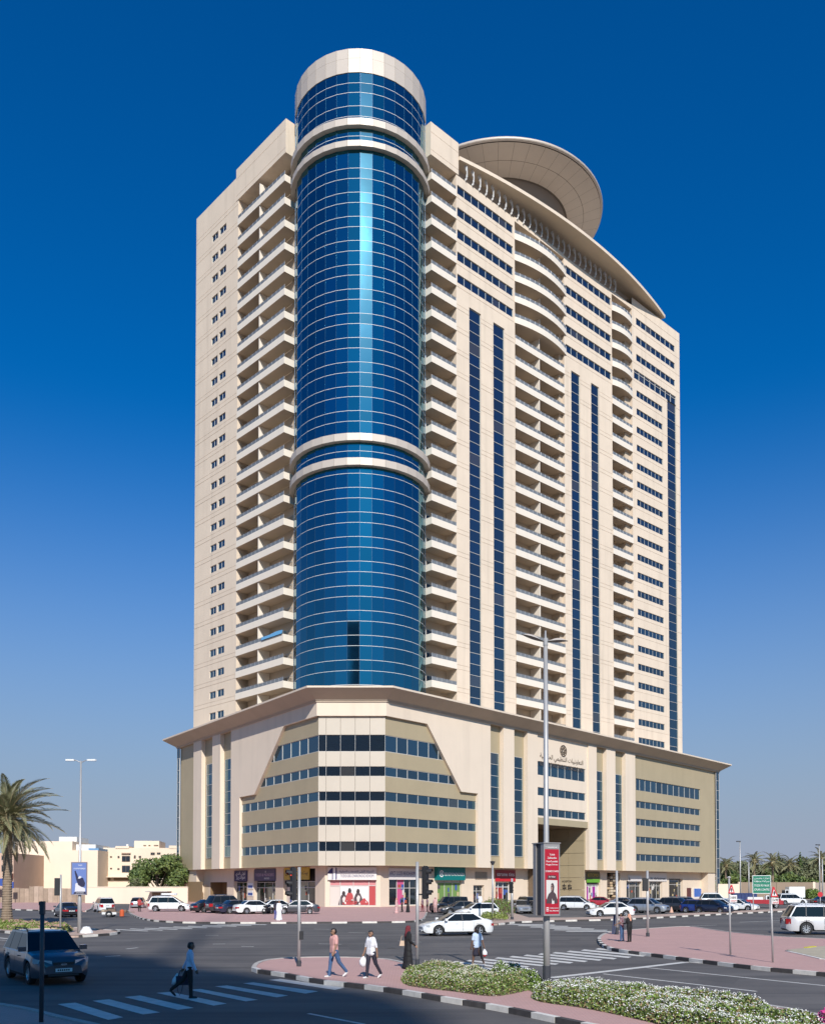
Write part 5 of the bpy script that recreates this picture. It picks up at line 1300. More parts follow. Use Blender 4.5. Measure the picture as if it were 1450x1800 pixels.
# moving traffic
car('suv', 'suvgrey', -12.55, 31.9, -54, 'dark grey blue SUV in the shade turning towards the zebra crossing', 'car', name='suv')
car('sedan', 'white', 2.75, 59.6, 197, 'white saloon crossing the junction behind the traffic light pole', 'car', name='saloon_car')
car('bigsuv', 'pearl', 26.6, 60.6, -6, 'large white SUV leaving the picture at the right edge', 'car', name='suv')
car('sedan', 'black', X(118,93), 93, 122, 'black saloon driving away beyond the left palm island', 'car', name='saloon_car')
# left lot
car('suv', 'white', X(183,109), 109, 118, 'white estate with a cream rear seen from behind near the trailer', 'car', name='estate_car')
car('hatch', 'silver', X(244,124), 124, 100, 'pale grey hatchback with open tailgate by the garden wall', 'car')
w = car('wagon', 'white', X(297,107), 107.5, 6, 'white minivan with a roof box on the corner of the red pavement', 'van', z=.126, name='minivan')
b = MB(); b.box(-.95, .75, -.4, .4, 1.86, 1.89, 1)
for i, (xa, sc_) in enumerate(((-.95,.7),(-.8,1),(.5,1),(.75,.55))): pass
b.prism([(-.95,-.30),(-.8,-.42),(.5,-.42),(.8,-.2),(.8,.2),(.5,.42),(-.8,.42),(-.95,.30)], 1.89, 2.10, 0)
put('roof_box', b.mesh('roof_box', [PAINT['white'], M_TRIM]), w, WM[w.as_pointer()])
PG = 'cars parked before the left shops'
for (k, c, px, D, h, lab) in (('sedan','black',372,104,40,'black saloon farthest left in the row before the left shops'),('bigsuv','darkgrey',401,102.5,38,'dark SUV with a silver rear corner among the cars before the left shops'),('sedan','navy',418,99.5,36,'dark navy saloon between the dark SUV and the white saloon'),('sedan','white',449,98.8,32,'white saloon parked tail out before the purple shop sign'),('sedan','white',489,101.5,30,'white saloon half hidden behind the standing pedestrian'),('sedan','graphite',523,98.5,186,'graphite saloon parked sideways before the yellow shop sign')):
    car(k, c, X(px,D), D, h, lab, 'car', PG, z=.126, far=True)
# before the corner shops
car('jeep', 'black', X(788,106), 106, -150, 'boxy black off-roader before the green bank window', 'car', 'cars before the bank', far=True)
car('sedan', 'darkgrey', X(808,101), 100, -165, 'dark saloon with reflections behind the white saloon', 'car', 'cars before the bank', far=True)
car('hatch', 'white', X(838,88), 88, 200, 'white hatchback tail just behind the moving white saloon', 'car', 'cars before the bank', far=True)
# right-hand lot
RG = 'cars in the right-hand parking bay'
for (k, c, px, D, h, lab) in (
 ('hatch','silver',915,104,-82,'silver car facing out left of the red advertising column'),('suv','graphite',931,117,-70,'grey car behind the silver car left of the advertising column'),('sedan','black',945,103,-75,'black car half hidden by the red advertising column'),
 ('wagon','white',1014,117,-24,'white minivan parked right of the red advertising column'),('sedan','red',1058,135,-20,'dark red car low behind the white saloon'),('sedan','white',1072,93.5,190,'white saloon facing left in front of the parked row'),
 ('sedan','silver',1100,128,-28,'pale silver saloon behind the two pedestrians'),('sedan','black',1112,106,-40,'black saloon just right of the white saloon in the bay'),('suv','silver',1139,104.5,-38,'silver SUV with bright wheels behind the right signal post'),
 ('hatch','white',1172,112,-42,'white hatchback between the silver SUV and the dark SUV'),('suv','darkgrey',1190,110,-44,'dark grey SUV in the middle of the bay'),('suv','graphite',1206,113,-46,'grey SUV left of the blue hatchback'),
 ('hatch','blue',1229,106,-34,'bright blue hatchback in the parking bay'),('hatch','navy',1254,104.5,-48,'dark blue hatchback right of the bright blue one'),('hatch','white',1267,113,-30,'white hatchback behind the dark blue hatchback'),
 ('sedan','white',1284,118,-34,'white saloon second from the right end of the bay'),('sedan','white',1298,114,-40,'white saloon at the right end of the bay beside the triangular sign'),('bigsuv','white',1258,140,-8,'white pickup style SUV standing higher behind the blue cars'),
 ('wagon','white',1390,148,6,'white estate car before the brown wall on the far right')):
    car(k, c, X(px,D), D, h, lab, 'car', RG, far=True)
car('sedan', 'darkgrey', X(1452,140), 140, 10, 'dark car cut by the right edge beyond the white SUV', 'car', far=True)
# white van behind the wall line, red pickup, blue skip
t = thing('delivery_van', (X(1392,190), 190, 0), 'white box van parked along the brown compound wall', 'van', rz=R(180)); M = WM[t.as_pointer()]
b = MB(); b.box(-2.2, 1.0, -1, 1, .55, 2.75); put('cargo_box', b.mesh('cargo_box', [PAINT['white']]), t, M)
b = MB(); b.prism([(1.05,-.95),(2.1,-.9),(2.3,-.7),(2.3,.7),(2.1,.9),(1.05,.95)], .5, 1.35); b.prism([(1.05,-.93),(1.75,-.85),(1.75,.85),(1.05,.93)], 1.35, 2.15); put('cab', b.mesh('cab', [PAINT['white']]), t, M)
b = MB(); b.box(1.76, 1.79, -.8, .8, 1.4, 2.0); b.box(1.15, 1.65, .94, .96, 1.4, 2.0); put('windscreen', b.mesh('windscreen', [M_CGL]), t, M)
_, ty_, ri_, _ = car_meshes('suv', 'silver')
for xx in (-1.3, 1.5):
    for s in (1, -1): put('wheel', ty_, t, M @ Matrix.Translation((xx, s*.85, .36)))
t = thing('pickup_truck', (X(1342,128), 128, 0), 'red and white pickup truck beside the green road sign', 'truck', rz=R(-12)); M = WM[t.as_pointer()]
b = MB(); b.box(-2.4, .1, -.9, .9, .6, 1.15, 0); b.box(.1, 1.3, -.88, .88, .55, 1.15, 1); b.prism([(1.3,-.88),(2.4,-.75),(2.4,.75),(1.3,.88)], .5, 1.05, 0); put('body', b.mesh('body', [PAINT['red'], PAINT['red']]), t, M)
b = MB(); b.prism([(.15,-.82),(1.0,-.78),(1.0,.78),(.15,.82)], 1.15, 1.72); put('cab', b.mesh('cab', [PAINT['white']]), t, M)
b = MB(); b.box(.3, .9, -.83, -.82, 1.2, 1.6); b.box(1.0, 1.03, -.7, .7, 1.2, 1.62); put('side_window', b.mesh('side_window', [M_CGL]), t, M)
b = MB(); b.box(-2.2, -.2, -.7, .7, 1.15, 1.5); put('load', b.mesh('load', [PAINT['white']]), t, M)
for xx in (-1.5, 1.5):
    for s in (1, -1): o = put('wheel', ty_, t, M @ Matrix.Translation((xx, s*.8, .36)) @ (Matrix.Rotation(math.pi,4,'Z') if s > 0 else Matrix())); put('rim', ri_, o, M @ Matrix.Translation((xx, s*.8, .36)) @ (Matrix.Rotation(math.pi,4,'Z') if s > 0 else Matrix()))
t = thing('skip_container', (X(1307,132), 132, 0), 'dark blue steel container behind the first triangular sign', 'container', rz=R(-8)); M = WM[t.as_pointer()]
b = MB(); b.box(-1.6, 1.6, -.9, .9, .25, 1.9); b.box(-1.65, 1.65, -.95, .95, 1.9, 2.0); put('body', b.mesh('body', [mat('container_blue', (.02,.04,.14), .6, var=.1)]), t, M)
for i in range(7): b = MB(); b.box(-1.5+.5*i-.04, -1.5+.5*i+.04, -.97, -.9, .3, 1.9); put('rib', b.mesh('rib', [MATS['container_blue']]), t, M)
# flat trailer with clutter, motorbike
t = thing('flat_trailer', (X(201,92.5), 92.5, 0), 'low flat trailer loaded with scrap and an orange gas bottle', 'trailer', rz=R(4)); M = WM[t.as_pointer()]
b = MB(); b.box(-1.3, 1.3, -.7, .7, .45, .55); b.box(1.3, 2.0, -.04, .04, .45, .52); put('deck', b.mesh('deck', [mat('rusty_steel', (.17,.12,.09), .9, var=.3, scale=3)]), t, M)
b = MB(); b.box(-1.0, .4, -.72, -.69, .28, .5); put('side_board', b.mesh('side_board', [PAINT['white']]), t, M)
rr = random.Random(4); 
for i in range(9):
    b = MB(); xx = rr.uniform(-1.1, 1.0); yy = rr.uniform(-.4,.4); b.box(xx-rr.uniform(.1,.4), xx+rr.uniform(.1,.4), yy-.12, yy+.12, .55, .62+rr.uniform(.05,.35)); put('scrap', b.mesh('scrap', [(MATS['rusty_steel'], M_TRIM, mat('scrap_beige', (.4,.33,.24), .9))[i % 3]]), t, M)
for s in (1,-1): put('wheel', ty_, t, M @ Matrix.Translation((-.3, s*.8, .33)) @ Matrix.Scale(.9,4))
b = MB(); b.lathe([(.02,.1),(.22,.1),(.22,.62),(.12,.75),(.02,.78)], 14, 0, (.95,-.75)); solo('gas_bottle', b, [mat('orange_paint', (.55,.10,.03), .5)], label='orange gas bottle standing at the end of the flat trailer', cat='bottle').matrix_local = M
t = thing('motorbike', (X(471,97.5), 97.5, .126), 'dark motorbike parked between the white saloons', 'motorbike', rz=R(60)); M = WM[t.as_pointer()]
w_ = MB(); w_.lathe([(.22,-.05),(.30,-.05),(.31,0),(.30,.05),(.22,.05)], 18); wm = w_.mesh('wheel', [M_TYRE]); wm.transform(Matrix.Rotation(R(90),4,'X'))
for xx in (-.62,.62): put('wheel', wm, t, M @ Matrix.Translation((xx,0,.31)))
b = MB(); b.tube([(-.5,0,.75),(-.1,0,.78),(.2,0,.88),(.4,0,.85)], [.1,.14,.16,.09], 8); b.box(-.2,.25,-.14,.14,.3,.68); put('body', b.mesh('body', [PAINT['black']]), t, M)
b = MB(); b.tube([(-.65,0,.80),(-.3,0,.82),(.05,0,.80)], [.09,.13,.1], 8); put('seat', b.mesh('seat', [M_TRIM]), t, M)
b = MB(); b.tube([(.62,0,.31),(.42,0,.95)], .035, 6); b.tube([(.42,-.33,1.02),(.42,0,.97),(.42,.33,1.02)], .02, 6); put('fork', b.mesh('fork', [M_CHROME]), t, M)
# =================================================================== STREET FURNITURE AND SIGNS
M_GALV = mat('galvanised_pole', (.42,.41,.40), .45, metal=.35, var=.06, scale=2); M_BLK = mat('signal_black', (.018,.018,.02), .55); M_CHAR = mat('charcoal_paint', (.045,.047,.055), .5)
M_LENS = mat('dark_lens', (.05,.03,.03), .15); M_REDON = mat('red_signal_lit', (.6,.03,.02), .3, emit=((1,.06,.03), 1.6))
M_SIGNW = mat('sign_white', (.74,.73,.71), .5); M_SIGNR = mat('sign_red', (.50,.02,.03), .5); M_INK = mat('sign_ink', (.02,.02,.025), .6)
TEXTS = []
def text(s, M, w, h, m, parent, name='lettering'):
    """flat lettering, centred on M's origin (x right, z up), fitted to w x h"""
    c = bpy.data.curves.new(name, 'FONT'); c.body = s; c.align_x = 'CENTER'; c.align_y = 'CENTER'; c.size = h; c.extrude = .006; c.resolution_u = 3
    c.materials.append(m)
    o = put(name, c, parent, M @ Matrix.Rotation(R(90), 4, 'X')); TEXTS.append((o, w, h)); return o
def gpole(px, py, z=.125): 
    x, y = gp(px, py, z); return x, y
def zat(py, y): return CH+(YPP-py)/CF*y*1.0+math.tan(PITCH)*y if False else (lambda r: CH+r[2]/r[1]*y)(ray(725, py))
def pole_tube(t, x, y, z0, z1, r0, r1, m=None, name='pole', n=12, foot=None):
    b = MB(); b.tube([(x,y,z0),(x,y,z0+(z1-z0)*.5),(x,y,z1)], [r0,(r0+r1)/2,r1], n); part(name, b, [m or M_GALV], t, True)
    if foot: b = MB(); b.box(x-foot,x+foot,y-foot,y+foot,z0-.005,z0+.03); b.tube([(x,y,z0),(x,y,z0+.45)], r0*1.18, n); part('foot', b, [M_CHAR], t)
# ---- tall lamp post with the red advertising column
x, y = gpole(961, 1738); t = thing('lamp_post', (x,y,.125), 'tall twin-headed grey lamp post rising between the flower beds', 'street lamp')
ztop = zat(1128, y); zmid = zat(1500, y)
b = MB(); b.tube([(x,y,.1),(x,y,2.4),(x,y,4.3),(x,y,ztop)], [.105,.10,.082,.062], 14); part('pole', b, [M_GALV], t, True)
b = MB(); b.tube([(x,y,.1),(x,y,.80)], .118, 14); part('base_sleeve', b, [M_CHAR], t)
b = MB(); b.tube([(x,y,ztop-.12),(x,y,ztop+.10)], .075, 10); b.tube([(x,y,ztop+.1),(x,y,zat(1109,y))], [.035,.025], 8); part('finial', b, [M_GALV], t)
for s, L_, tilt in ((-1, .66, .22), (1, .62, .02)):
    b = MB(); n = 10
    for i in range(n):
        f0, f1 = i/n, (i+1)/n; wd = lambda f: .155*math.sin(math.pi*min(1,f*.92+.06))**.75; hz = lambda f: .10*math.sin(math.pi*f)
        X0, X1 = x+s*(.06+L_*f0), x+s*(.06+L_*f1); z0_, z1_ = ztop+tilt*f0*1.0, ztop+tilt*f1*1.0
        for (ya, yb, m_) in ((-1,1,0),):
            top = [(X0,y-wd(f0),z0_),(X1,y-wd(f1),z1_),(X1,y,z1_+hz(f1)),(X0,y,z0_+hz(f0))]; top2 = [(X0,y,z0_+hz(f0)),(X1,y,z1_+hz(f1)),(X1,y+wd(f1),z1_),(X0,y+wd(f0),z0_)]
            b.face(top[::s],0); b.face(top2[::s],0); b.face([(X0,y+wd(f0),z0_),(X1,y+wd(f1),z1_),(X1,y-wd(f1),z1_-.02),(X0,y-wd(f0),z0_-.02)][::s],1)
    part('lamp_head', b, [mat('lamp_shell', (.50,.44,.38), .5), mat('lamp_under', (.14,.12,.11), .4)], t)
ad = thing('advertising_column', (x,y,2.3), 'red double-sided advertising box mounted round the lamp post by the flower beds', 'advert', rz=R(24)); MA = WM[ad.as_pointer()]
za, zb_ = zat(1610,y)-2.3, zat(1484,y)-2.3; hgt = zb_-za; wd = .56
for yy, nm in ((-.22,'front_panel'),(.22,'back_panel')):
    b = MB(); b.box(-wd/2, wd/2, yy-.085, yy+.085, za, zb_, 0)
    o = put(nm, b.mesh(nm, [mat('advert_frame', (.36,.34,.33), .45, metal=.4)]), ad, MA)
    if yy < 0:
        fp = yy-.088
        b = MB(); b.face([(-wd/2+.035,fp,za+.05),(wd/2-.035,fp,za+.05),(wd/2-.035,fp,zb_-.17),(-wd/2+.035,fp,zb_-.17)]); put('poster', b.mesh('poster', [mat('poster_crimson', (.38,.012,.028), .35)]), o, MA)
        MT = lambda u, f: MA @ Matrix.Translation((u, fp-.004, za+hgt*f))
        for s_, f, w_, h_ in (('Talid',.845,.18,.05),('Zalibandtie',.80,.32,.055),("Noor'Lovedeb",.752,.40,.055),('Rugej-Daloto',.705,.40,.055),('STUDNETS OARSS',.615,.46,.05),('Dr. Rekon',.54,.22,.045)): text(s_, MT(0,f), w_, h_, M_SIGNW, o)
        b = MB(); b.face([(-.17,fp-.003,za+hgt*.505),(.17,fp-.003,za+hgt*.505),(.15,fp-.003,za+hgt*.56),(-.15,fp-.003,za+hgt*.56)], 2)
        pz = lambda f: za+hgt*f
        b.face([(-.20,fp-.003,pz(.23)),(.19,fp-.003,pz(.23)),(.19,fp-.003,pz(.49)),(-.20,fp-.003,pz(.495))], 0)
        b.face([(-.20,fp-.004,pz(.17)),(.19,fp-.004,pz(.17)),(.19,fp-.004,pz(.22)),(.13,fp-.004,pz(.30)),(.06,fp-.004,pz(.33)),(.08,fp-.004,pz(.40)),(.05,fp-.004,pz(.445)),(.01,fp-.004,pz(.455)),(-.03,fp-.004,pz(.44)),(-.045,fp-.004,pz(.38)),(-.03,fp-.004,pz(.335)),(-.12,fp-.004,pz(.30)),(-.18,fp-.004,pz(.24))], 1)
        b.face([(-.035,fp-.005,pz(.36)),(.0,fp-.005,pz(.345)),(.02,fp-.005,pz(.37)),(.01,fp-.005,pz(.42)),(-.025,fp-.005,pz(.425))], 3)
        b.face([(-.03,fp-.0055,pz(.398)),(.012,fp-.0055,pz(.398)),(.012,fp-.0055,pz(.41)),(-.03,fp-.0055,pz(.41))], 1)
        b.face([(-.01,fp-.005,pz(.165)),(.08,fp-.005,pz(.165)),(.07,fp-.005,pz(.21)),(.03,fp-.005,pz(.205)),(.0,fp-.005,pz(.24))], 0)
        put('portrait', b.mesh('portrait', [mat('print_pale', (.62,.58,.56), .5), mat('print_dark', (.07,.045,.05), .5), mat('print_maroon', (.10,.03,.035), .5), mat('print_skin', (.33,.20,.16), .5)]), o, MA)
        text('Ha/lbarryteest', MT(.07,.105), .30, .038, M_SIGNW, o); text('Dus. Adontreda', MT(.07,.07), .30, .038, M_SIGNW, o)
        b = MB()
        for (a0,a1,c0,c1) in ((-.20,-.12,.062,.070),(-.20,-.12,.110,.118),(-.20,-.19,.07,.11),(-.13,-.12,.07,.11),(-.18,-.14,.082,.098)): b.face([(a0,fp-.004,pz(c0)),(a1,fp-.004,pz(c0)),(a1,fp-.004,pz(c1)),(a0,fp-.004,pz(c1))])
        put('emblem', b.mesh('emblem', [M_SIGNW]), o, MA)
        text('* TALIDNOOR *', MT(0,.945), .44, .04, M_SIGNW, o)
b = MB(); b.box(-wd/2-.02, wd/2+.02, -.33, .33, zb_, zb_+.03); put('cap', b.mesh('cap', [MATS['advert_frame']]), ad, MA)
b = MB(); b.box(-wd/2+.03, wd/2-.2, -.13, .13, za+.03, zb_-.02); put('box_core', b.mesh('box_core', [M_CHAR]), ad, MA)
# ---- left lamp post with the blue banner
x, y = gpole(139.5, 1641); t = thing('lamp_post', (x,y,.125), 'slender twin-armed lamp post with a blue banner on the left island', 'street lamp')
zt_ = zat(1338, y); b = MB(); b.tube([(x,y,.1),(x,y,2.3),(x,y,2.5),(x,y,zt_)], [.135,.125,.095,.055], 12); part('pole', b, [M_GALV], t, True)
for s in (-1, 1):
    b = MB(); b.tube([(x,y,zt_-.12),(x+s*.3,y,zt_+.03),(x+s*.5,y,zt_+.05)], .03, 6); part('arm', b, [M_GALV], t)
    b = MB(); b.prism([(x+s*.42,y-.10),(x+s*.95,y-.13),(x+s*1.0,y),(x+s*.95,y+.13),(x+s*.42,y+.10)], zt_+.0, zt_+.10); part('lamp_head', b, [M_WHITE], t)
bn = thing('banner', (x,y-.18,zat(1574,y)), 'blue vertical banner with a picture of a dark bottle on the left lamp post', 'banner'); MB_ = WM[bn.as_pointer()]; hb_ = zat(1516,y)-zat(1574,y)
b = MB(); b.box(-.5,.53,-.03,.03,0,hb_); put('panel', b.mesh('panel', [mat('banner_edge', (.20,.18,.20), .5)]), bn, MB_)
b = MB(); q_ = lambda p, m_, d: b.face([(u, d, v*hb_) for u, v in p], m_)
q_([(-.42,.03),(.48,.03),(.48,.97),(-.42,.97)], 0, -.034); q_([(-.42,.02),(-.25,.02),(-.2,.35),(-.05,.37),(.2,.25),(.42,.2),(.42,.02)], 1, -.038)
q_([(-.27,.72),(-.2,.74),(.0,.52),(.28,.52),(.42,.36),(.38,.26),(.2,.24),(-.02,.30),(-.14,.44)], 2, -.042); q_([(-.05,.50),(.05,.58),(.2,.55),(.1,.50)], 1, -.046); q_([(-.3,.03),(.47,.03),(.47,.105),(-.2,.105),(-.3,.07)], 2, -.044)
put('print', b.mesh('print', [mat('banner_blue', (.13,.19,.43), .5), mat('banner_pale', (.62,.60,.64), .5), mat('banner_ink', (.02,.02,.06), .5)]), bn, MB_)
text('6° KAYITHAMEN', MB_ @ Matrix.Translation((.05,-.04,.80*hb_)), .72, .10, M_SIGNW, bn); text('TAM', MB_ @ Matrix.Translation((.08,-.04,.90*hb_)), .26, .08, M_SIGNW, bn); text('KOMONTHINSERT', MB_ @ Matrix.Translation((.1,-.05,.066*hb_)), .5, .06, M_SIGNW, bn)
x2, y2 = gpole(152, 1641); b = MB(); b.lathe([(.42,.12),(.40,.22),(.26,.42),(.22,.52),(.02,.56)], 12, 0, (x2,y2)); solo('concrete_footing', b, [M_SIGNW], (x2,y2,.12), label='white concrete footing beside the banner lamp post', cat='footing')
# ---- traffic signals
def signal(px, py, ptop, hx, hy0, hy1, label, face, lit=None, ped=None, z=.125, r=.06, foot=.16):
    """pole with a three-lens head; hx = head offset px, face = heading of its lenses in degrees"""
    x, y = gpole(px, py, z); t = thing('traffic_light', (x,y,z), label, 'traffic light'); zt = zat(ptop, y)
    b = MB(); b.tube([(x,y,z-.02),(x,y,zt)], [r*1.05, r], 12); part('pole', b, [M_GALV], t, True)
    b = MB(); b.tube([(x,y,z-.02),(x,y,z+.22)], r*1.45, 12); part('foot', b, [M_CHAR], t)
    z0, z1 = zat(hy1, y), zat(hy0, y); h = z1-z0; hxm = hx*y/CF
    Mh = Matrix.Translation((x+hxm, y, z0)) @ Matrix.Rotation(R(face), 4, 'Z')       # +x: the way the lenses look
    b = MB(); b.box(-.11, .06, -.155, .155, 0, h, 0); b.box(-.03,.0,-.19,.19,-.03,h+.03,0)
    hd = put('signal_head', b.mesh('signal_head', [M_BLK]), t, Mh)
    for i in range(3):
        zc = h*(5-2*i)/6; b = MB(); b.lathe([(.01,.075),(.10,.07),(.105,.055)], 16); me = b.mesh('lens', [M_REDON if lit == i else M_LENS]); me.transform(Matrix.Rotation(R(90),4,'Y'))
        put('lens', me, hd, Mh @ Matrix.Translation((0,0,zc)))
        b = MB(); n = 12
        for k in range(n):
            a0, a1 = R(-35)+R(250)*k/n, R(-35)+R(250)*(k+1)/n; l0 = .27 if .1 < k/n < .9 else .2
            p = lambda a, d, rr: (d, rr*math.cos(a), zc+rr*math.sin(a))
            b.face([p(a0,.06,.125),p(a1,.06,.125),p(a1,l0,.12),p(a0,l0,.12)]); b.face([p(a1,.06,.118),p(a0,.06,.118),p(a0,l0,.113),p(a1,l0,.113)])
        put('visor', b.mesh('visor', [M_BLK]), hd, Mh)
    b = MB(); b.box(min(0,hxm)-.02, max(0,hxm)+.02, -.025, .025, h*.85, h*.9); b.box(min(0,hxm)-.02, max(0,hxm)+.02, -.025, .025, h*.1, h*.15); part('bracket', MBshift(b, (x,y,z0)), [M_BLK], t)
    if ped: b = MB(); zz = zat(ped[1], y); b.box(x+ped[0]*y/CF-.08, x+ped[0]*y/CF+.06, y-.09, y+.09, zz-.16, zz+.16); part('push_button', b, [M_BLK], t)
    return t
def MBshift(b, o):
    b.v = [(p[0]+o[0], p[1]+o[1], p[2]+o[2]) for p in b.v]; return b
signal(525.5, 1699.5, 1525, -11.5, 1526, 1582, 'traffic light showing red on the left tip of the near island', 205, lit=0, ped=(4.5,1645))
signal(733.5, 1697, 1515.5, 15, 1524, 1580, 'traffic light with dark lenses beside the woman in black', -22)
signal(106, 1644, 1538, -5.5, 1545, 1574, 'traffic light seen from behind on the left palm island', 95, r=.055)
signal(1138.5, 1647, 1531, -3.5, 1545, 1566, 'slim traffic light pole on the right-hand pavement nearer the sign posts', 80, r=.075)
signal(900, 1617, 1545, -1.5, 1551, 1570, 'small traffic light at the planted corner left of the advertising column', 60, r=.10)
x, y = gpole(1084.5, 1643.5); t = thing('pole', (x,y,.125), 'bare grey pole beside the two standing pedestrians', 'pole'); pole_tube(t, x, y, .11, zat(1531,y), .085, .075, foot=.14)
x, y = gpole(72.5, 1797.5); t = thing('post', (x,y,.125), 'dark grey post in the shade of the left foreground', 'post'); pole_tube(t, x, y, .11, zat(1600,y), .05, .047, M_CHAR)
b = MB(); b.box(x-.052,x+.052,y-.05,y+.05,zat(1600,y)-.1,zat(1585,y)); b.box(x-.062,x+.012,y-.06,y+.06,zat(1592,y),zat(1586,y)); part('cap', b, [M_CHAR], t)
x, y = gpole(866, 1617.5); t = thing('garden_lamp', (x,y,.125), 'thin lamp pole by the planted corner left of the red shop', 'street lamp'); pole_tube(t, x, y, .11, zat(1521,y), .09, .07)
b = MB(); b.lathe([(.02,0),(.12,.02),(.2,.22),(.24,.3),(.02,.36)], 12); o = put('lamp_head', b.mesh('lamp_head', [M_CHAR]), t, Matrix.Translation((x,y,zat(1521,y))))
# ---- warning signs on the right pavement
def warn(px, py, ptop, pt, lean, tri, plate, label, txt, lower):
    x, y = gpole(px, py); t = thing('warning_sign', (x,y,.125), label, 'road sign'); zt = zat(ptop, y); dx = lean*y/CF
    b = MB(); b.tube([(x,y,.1),(x+dx,y,zt)], [.042,.040], 10); part('pole', b, [M_GALV], t, True)
    f = lambda p: ((p[0]-725)/CF*y, zat(p[1], y))
    yy = y-.07; a, c, ap = f(tri[0]), f(tri[1]), f(tri[2])
    b = MB(); b.face([(a[0],yy,a[1]),(c[0],yy,c[1]),(ap[0]+.03,yy,ap[1]),(ap[0]-.03,yy,ap[1])]); b.face([(a[0],yy+.02,a[1]),(ap[0]-.03,yy+.02,ap[1]),(ap[0]+.03,yy+.02,ap[1]),(c[0],yy+.02,c[1])]); part('triangle', b, [M_SIGNR], t)
    cx_, cz_ = (a[0]+c[0]+ap[0])/3, (a[1]+c[1]+ap[1])/3; sh = lambda p, k: (cx_+(p[0]-cx_)*k, yy-.004, cz_+(p[1]-cz_)*k)
    b = MB(); b.face([sh(a,.62), sh(c,.62), sh(ap,.62)]); part('triangle_field', b, [M_SIGNW], t)
    b = MB(); b.box(cx_-.02, cx_+.02, yy-.012, yy-.006, cz_-.06, cz_+.10); b.box(cx_-.05, cx_+.05, yy-.011, yy-.007, cz_+.01, cz_+.04); part('pictogram', b, [M_INK], t)
    a, c = f(plate[0]), f(plate[1]); b = MB(); b.box(a[0], c[0], yy, yy+.02, c[1], a[1], 0); o = part('plate', b, [M_SIGNW], t)
    Mt = lambda fz: Matrix.Translation(((a[0]+c[0])/2, yy-.006, c[1]+(a[1]-c[1])*fz))
    text(txt, Mt(.66), (c[0]-a[0])*.8, .10, M_INK, o); text(lower, Mt(.25), (c[0]-a[0])*.8, .08, M_SIGNR, o)
    return t, x+dx, y, zt
t, xx, yy, zt_ = warn(1284, 1679.5, 1545, 0, -1.5, ((1278.5,1571),(1290,1571),(1284.5,1556)), ((1281,1574),(1294,1587)), 'triangular warning sign with a small lamp on top on the right pavement', 'DABNE', 'xetaril')
b = MB(); b.lathe([(.02,.0),(.06,.02),(.10,.06),(.02,.09)], 12); put('top_lamp', b.mesh('top_lamp', [M_SIGNW]), t, Matrix.Translation((xx,yy,zt_)))
warn(1358.5, 1692.5, 1560, 0, -2.5, ((1353,1577.5),(1366.5,1577.5),(1358,1559.5)), ((1355,1579),(1366.5,1589.5)), 'leaning triangular warning sign on the right pavement nearest the sandy bed', 'Dc98', 'zarel')
# ---- green direction sign
x, y = gpole(1337, 1601); t = thing('direction_sign', (x,y,.1), 'large green direction sign on two posts at the end of the parking bay', 'road sign'); k = y/CF
z0, z1 = zat(1571.5,y), zat(1539.5,y); xl, xr_ = (1322-725)*k, (1354.5-725)*k
b = MB(); b.box(xl, xr_, y-.06, y, z0, z1, 0); b.box(xl+.06, xr_-.06, y-.066, y-.06, z0+.06, z1-.06, 1); pn = part('panel', b, [M_SIGNW, mat('sign_green', (.01,.17,.10), .5)], t)
for px in (1323.5, 1352.5): b = MB(); b.tube([((px-725)*k,y+.03,.05),((px-725)*k,y+.03,z1)], .06, 8); part('post', b, [M_GALV], t)
for s_, f in (('ﺲﺒﻌﻣ ﺓﺭﺎﺠﺗ',.84),('ﺔﻘﻄﻨﻣ ﺔﻋﺎﻨﺻ',.69),('STUDE RO NULK',.45),('CPURR CONTRE',.22)): text(s_, Matrix.Translation(((xl+xr_)/2, y-.075, z0+(z1-z0)*f)), (xr_-xl)*.82, (z1-z0)*.115, M_SIGNW, pn)
# ---- distant poles on the right
for px, pb, pt, hd, lab in ((1301,1573,1480,-1,'thin distant lamp post left of the green road sign'),(1440.5,1579,1486,-1,'thin distant lamp post at the right edge'),(1316,1571,1516,0,'bare distant pole just left of the green road sign'),(1445.5,1579,1511,0,'bare distant pole at the right edge')):
    D = 165; x = X(px, D); t = thing('lamp_post' if hd else 'pole', (x,D,0), lab, 'street lamp' if hd else 'pole'); zt = zat(pt, D)
    pole_tube(t, x, D, 0, zt, .13, .09)
    if hd: b = MB(); b.prism([(x+.1,D-.15),(x-.55,D-.2),(x-.6,D+.2),(x+.1,D+.15)], zt-.05, zt+.12); part('lamp_head', b, [M_CHAR], t)
x, D = X(1441,120), 120; t = thing('stop_sign', (x,D,0), 'small red sign on a short post at the right edge', 'road sign'); pole_tube(t, x, D, 0, zat(1575,D), .04, .04)
b = MB(); z0 = zat(1573,D); b.face([(x+.35*math.cos(a), D-.05, z0+.35*math.sin(a)) for a in [R(22.5+45*i) for i in range(8)]]); part('panel', b, [M_SIGNR], t)
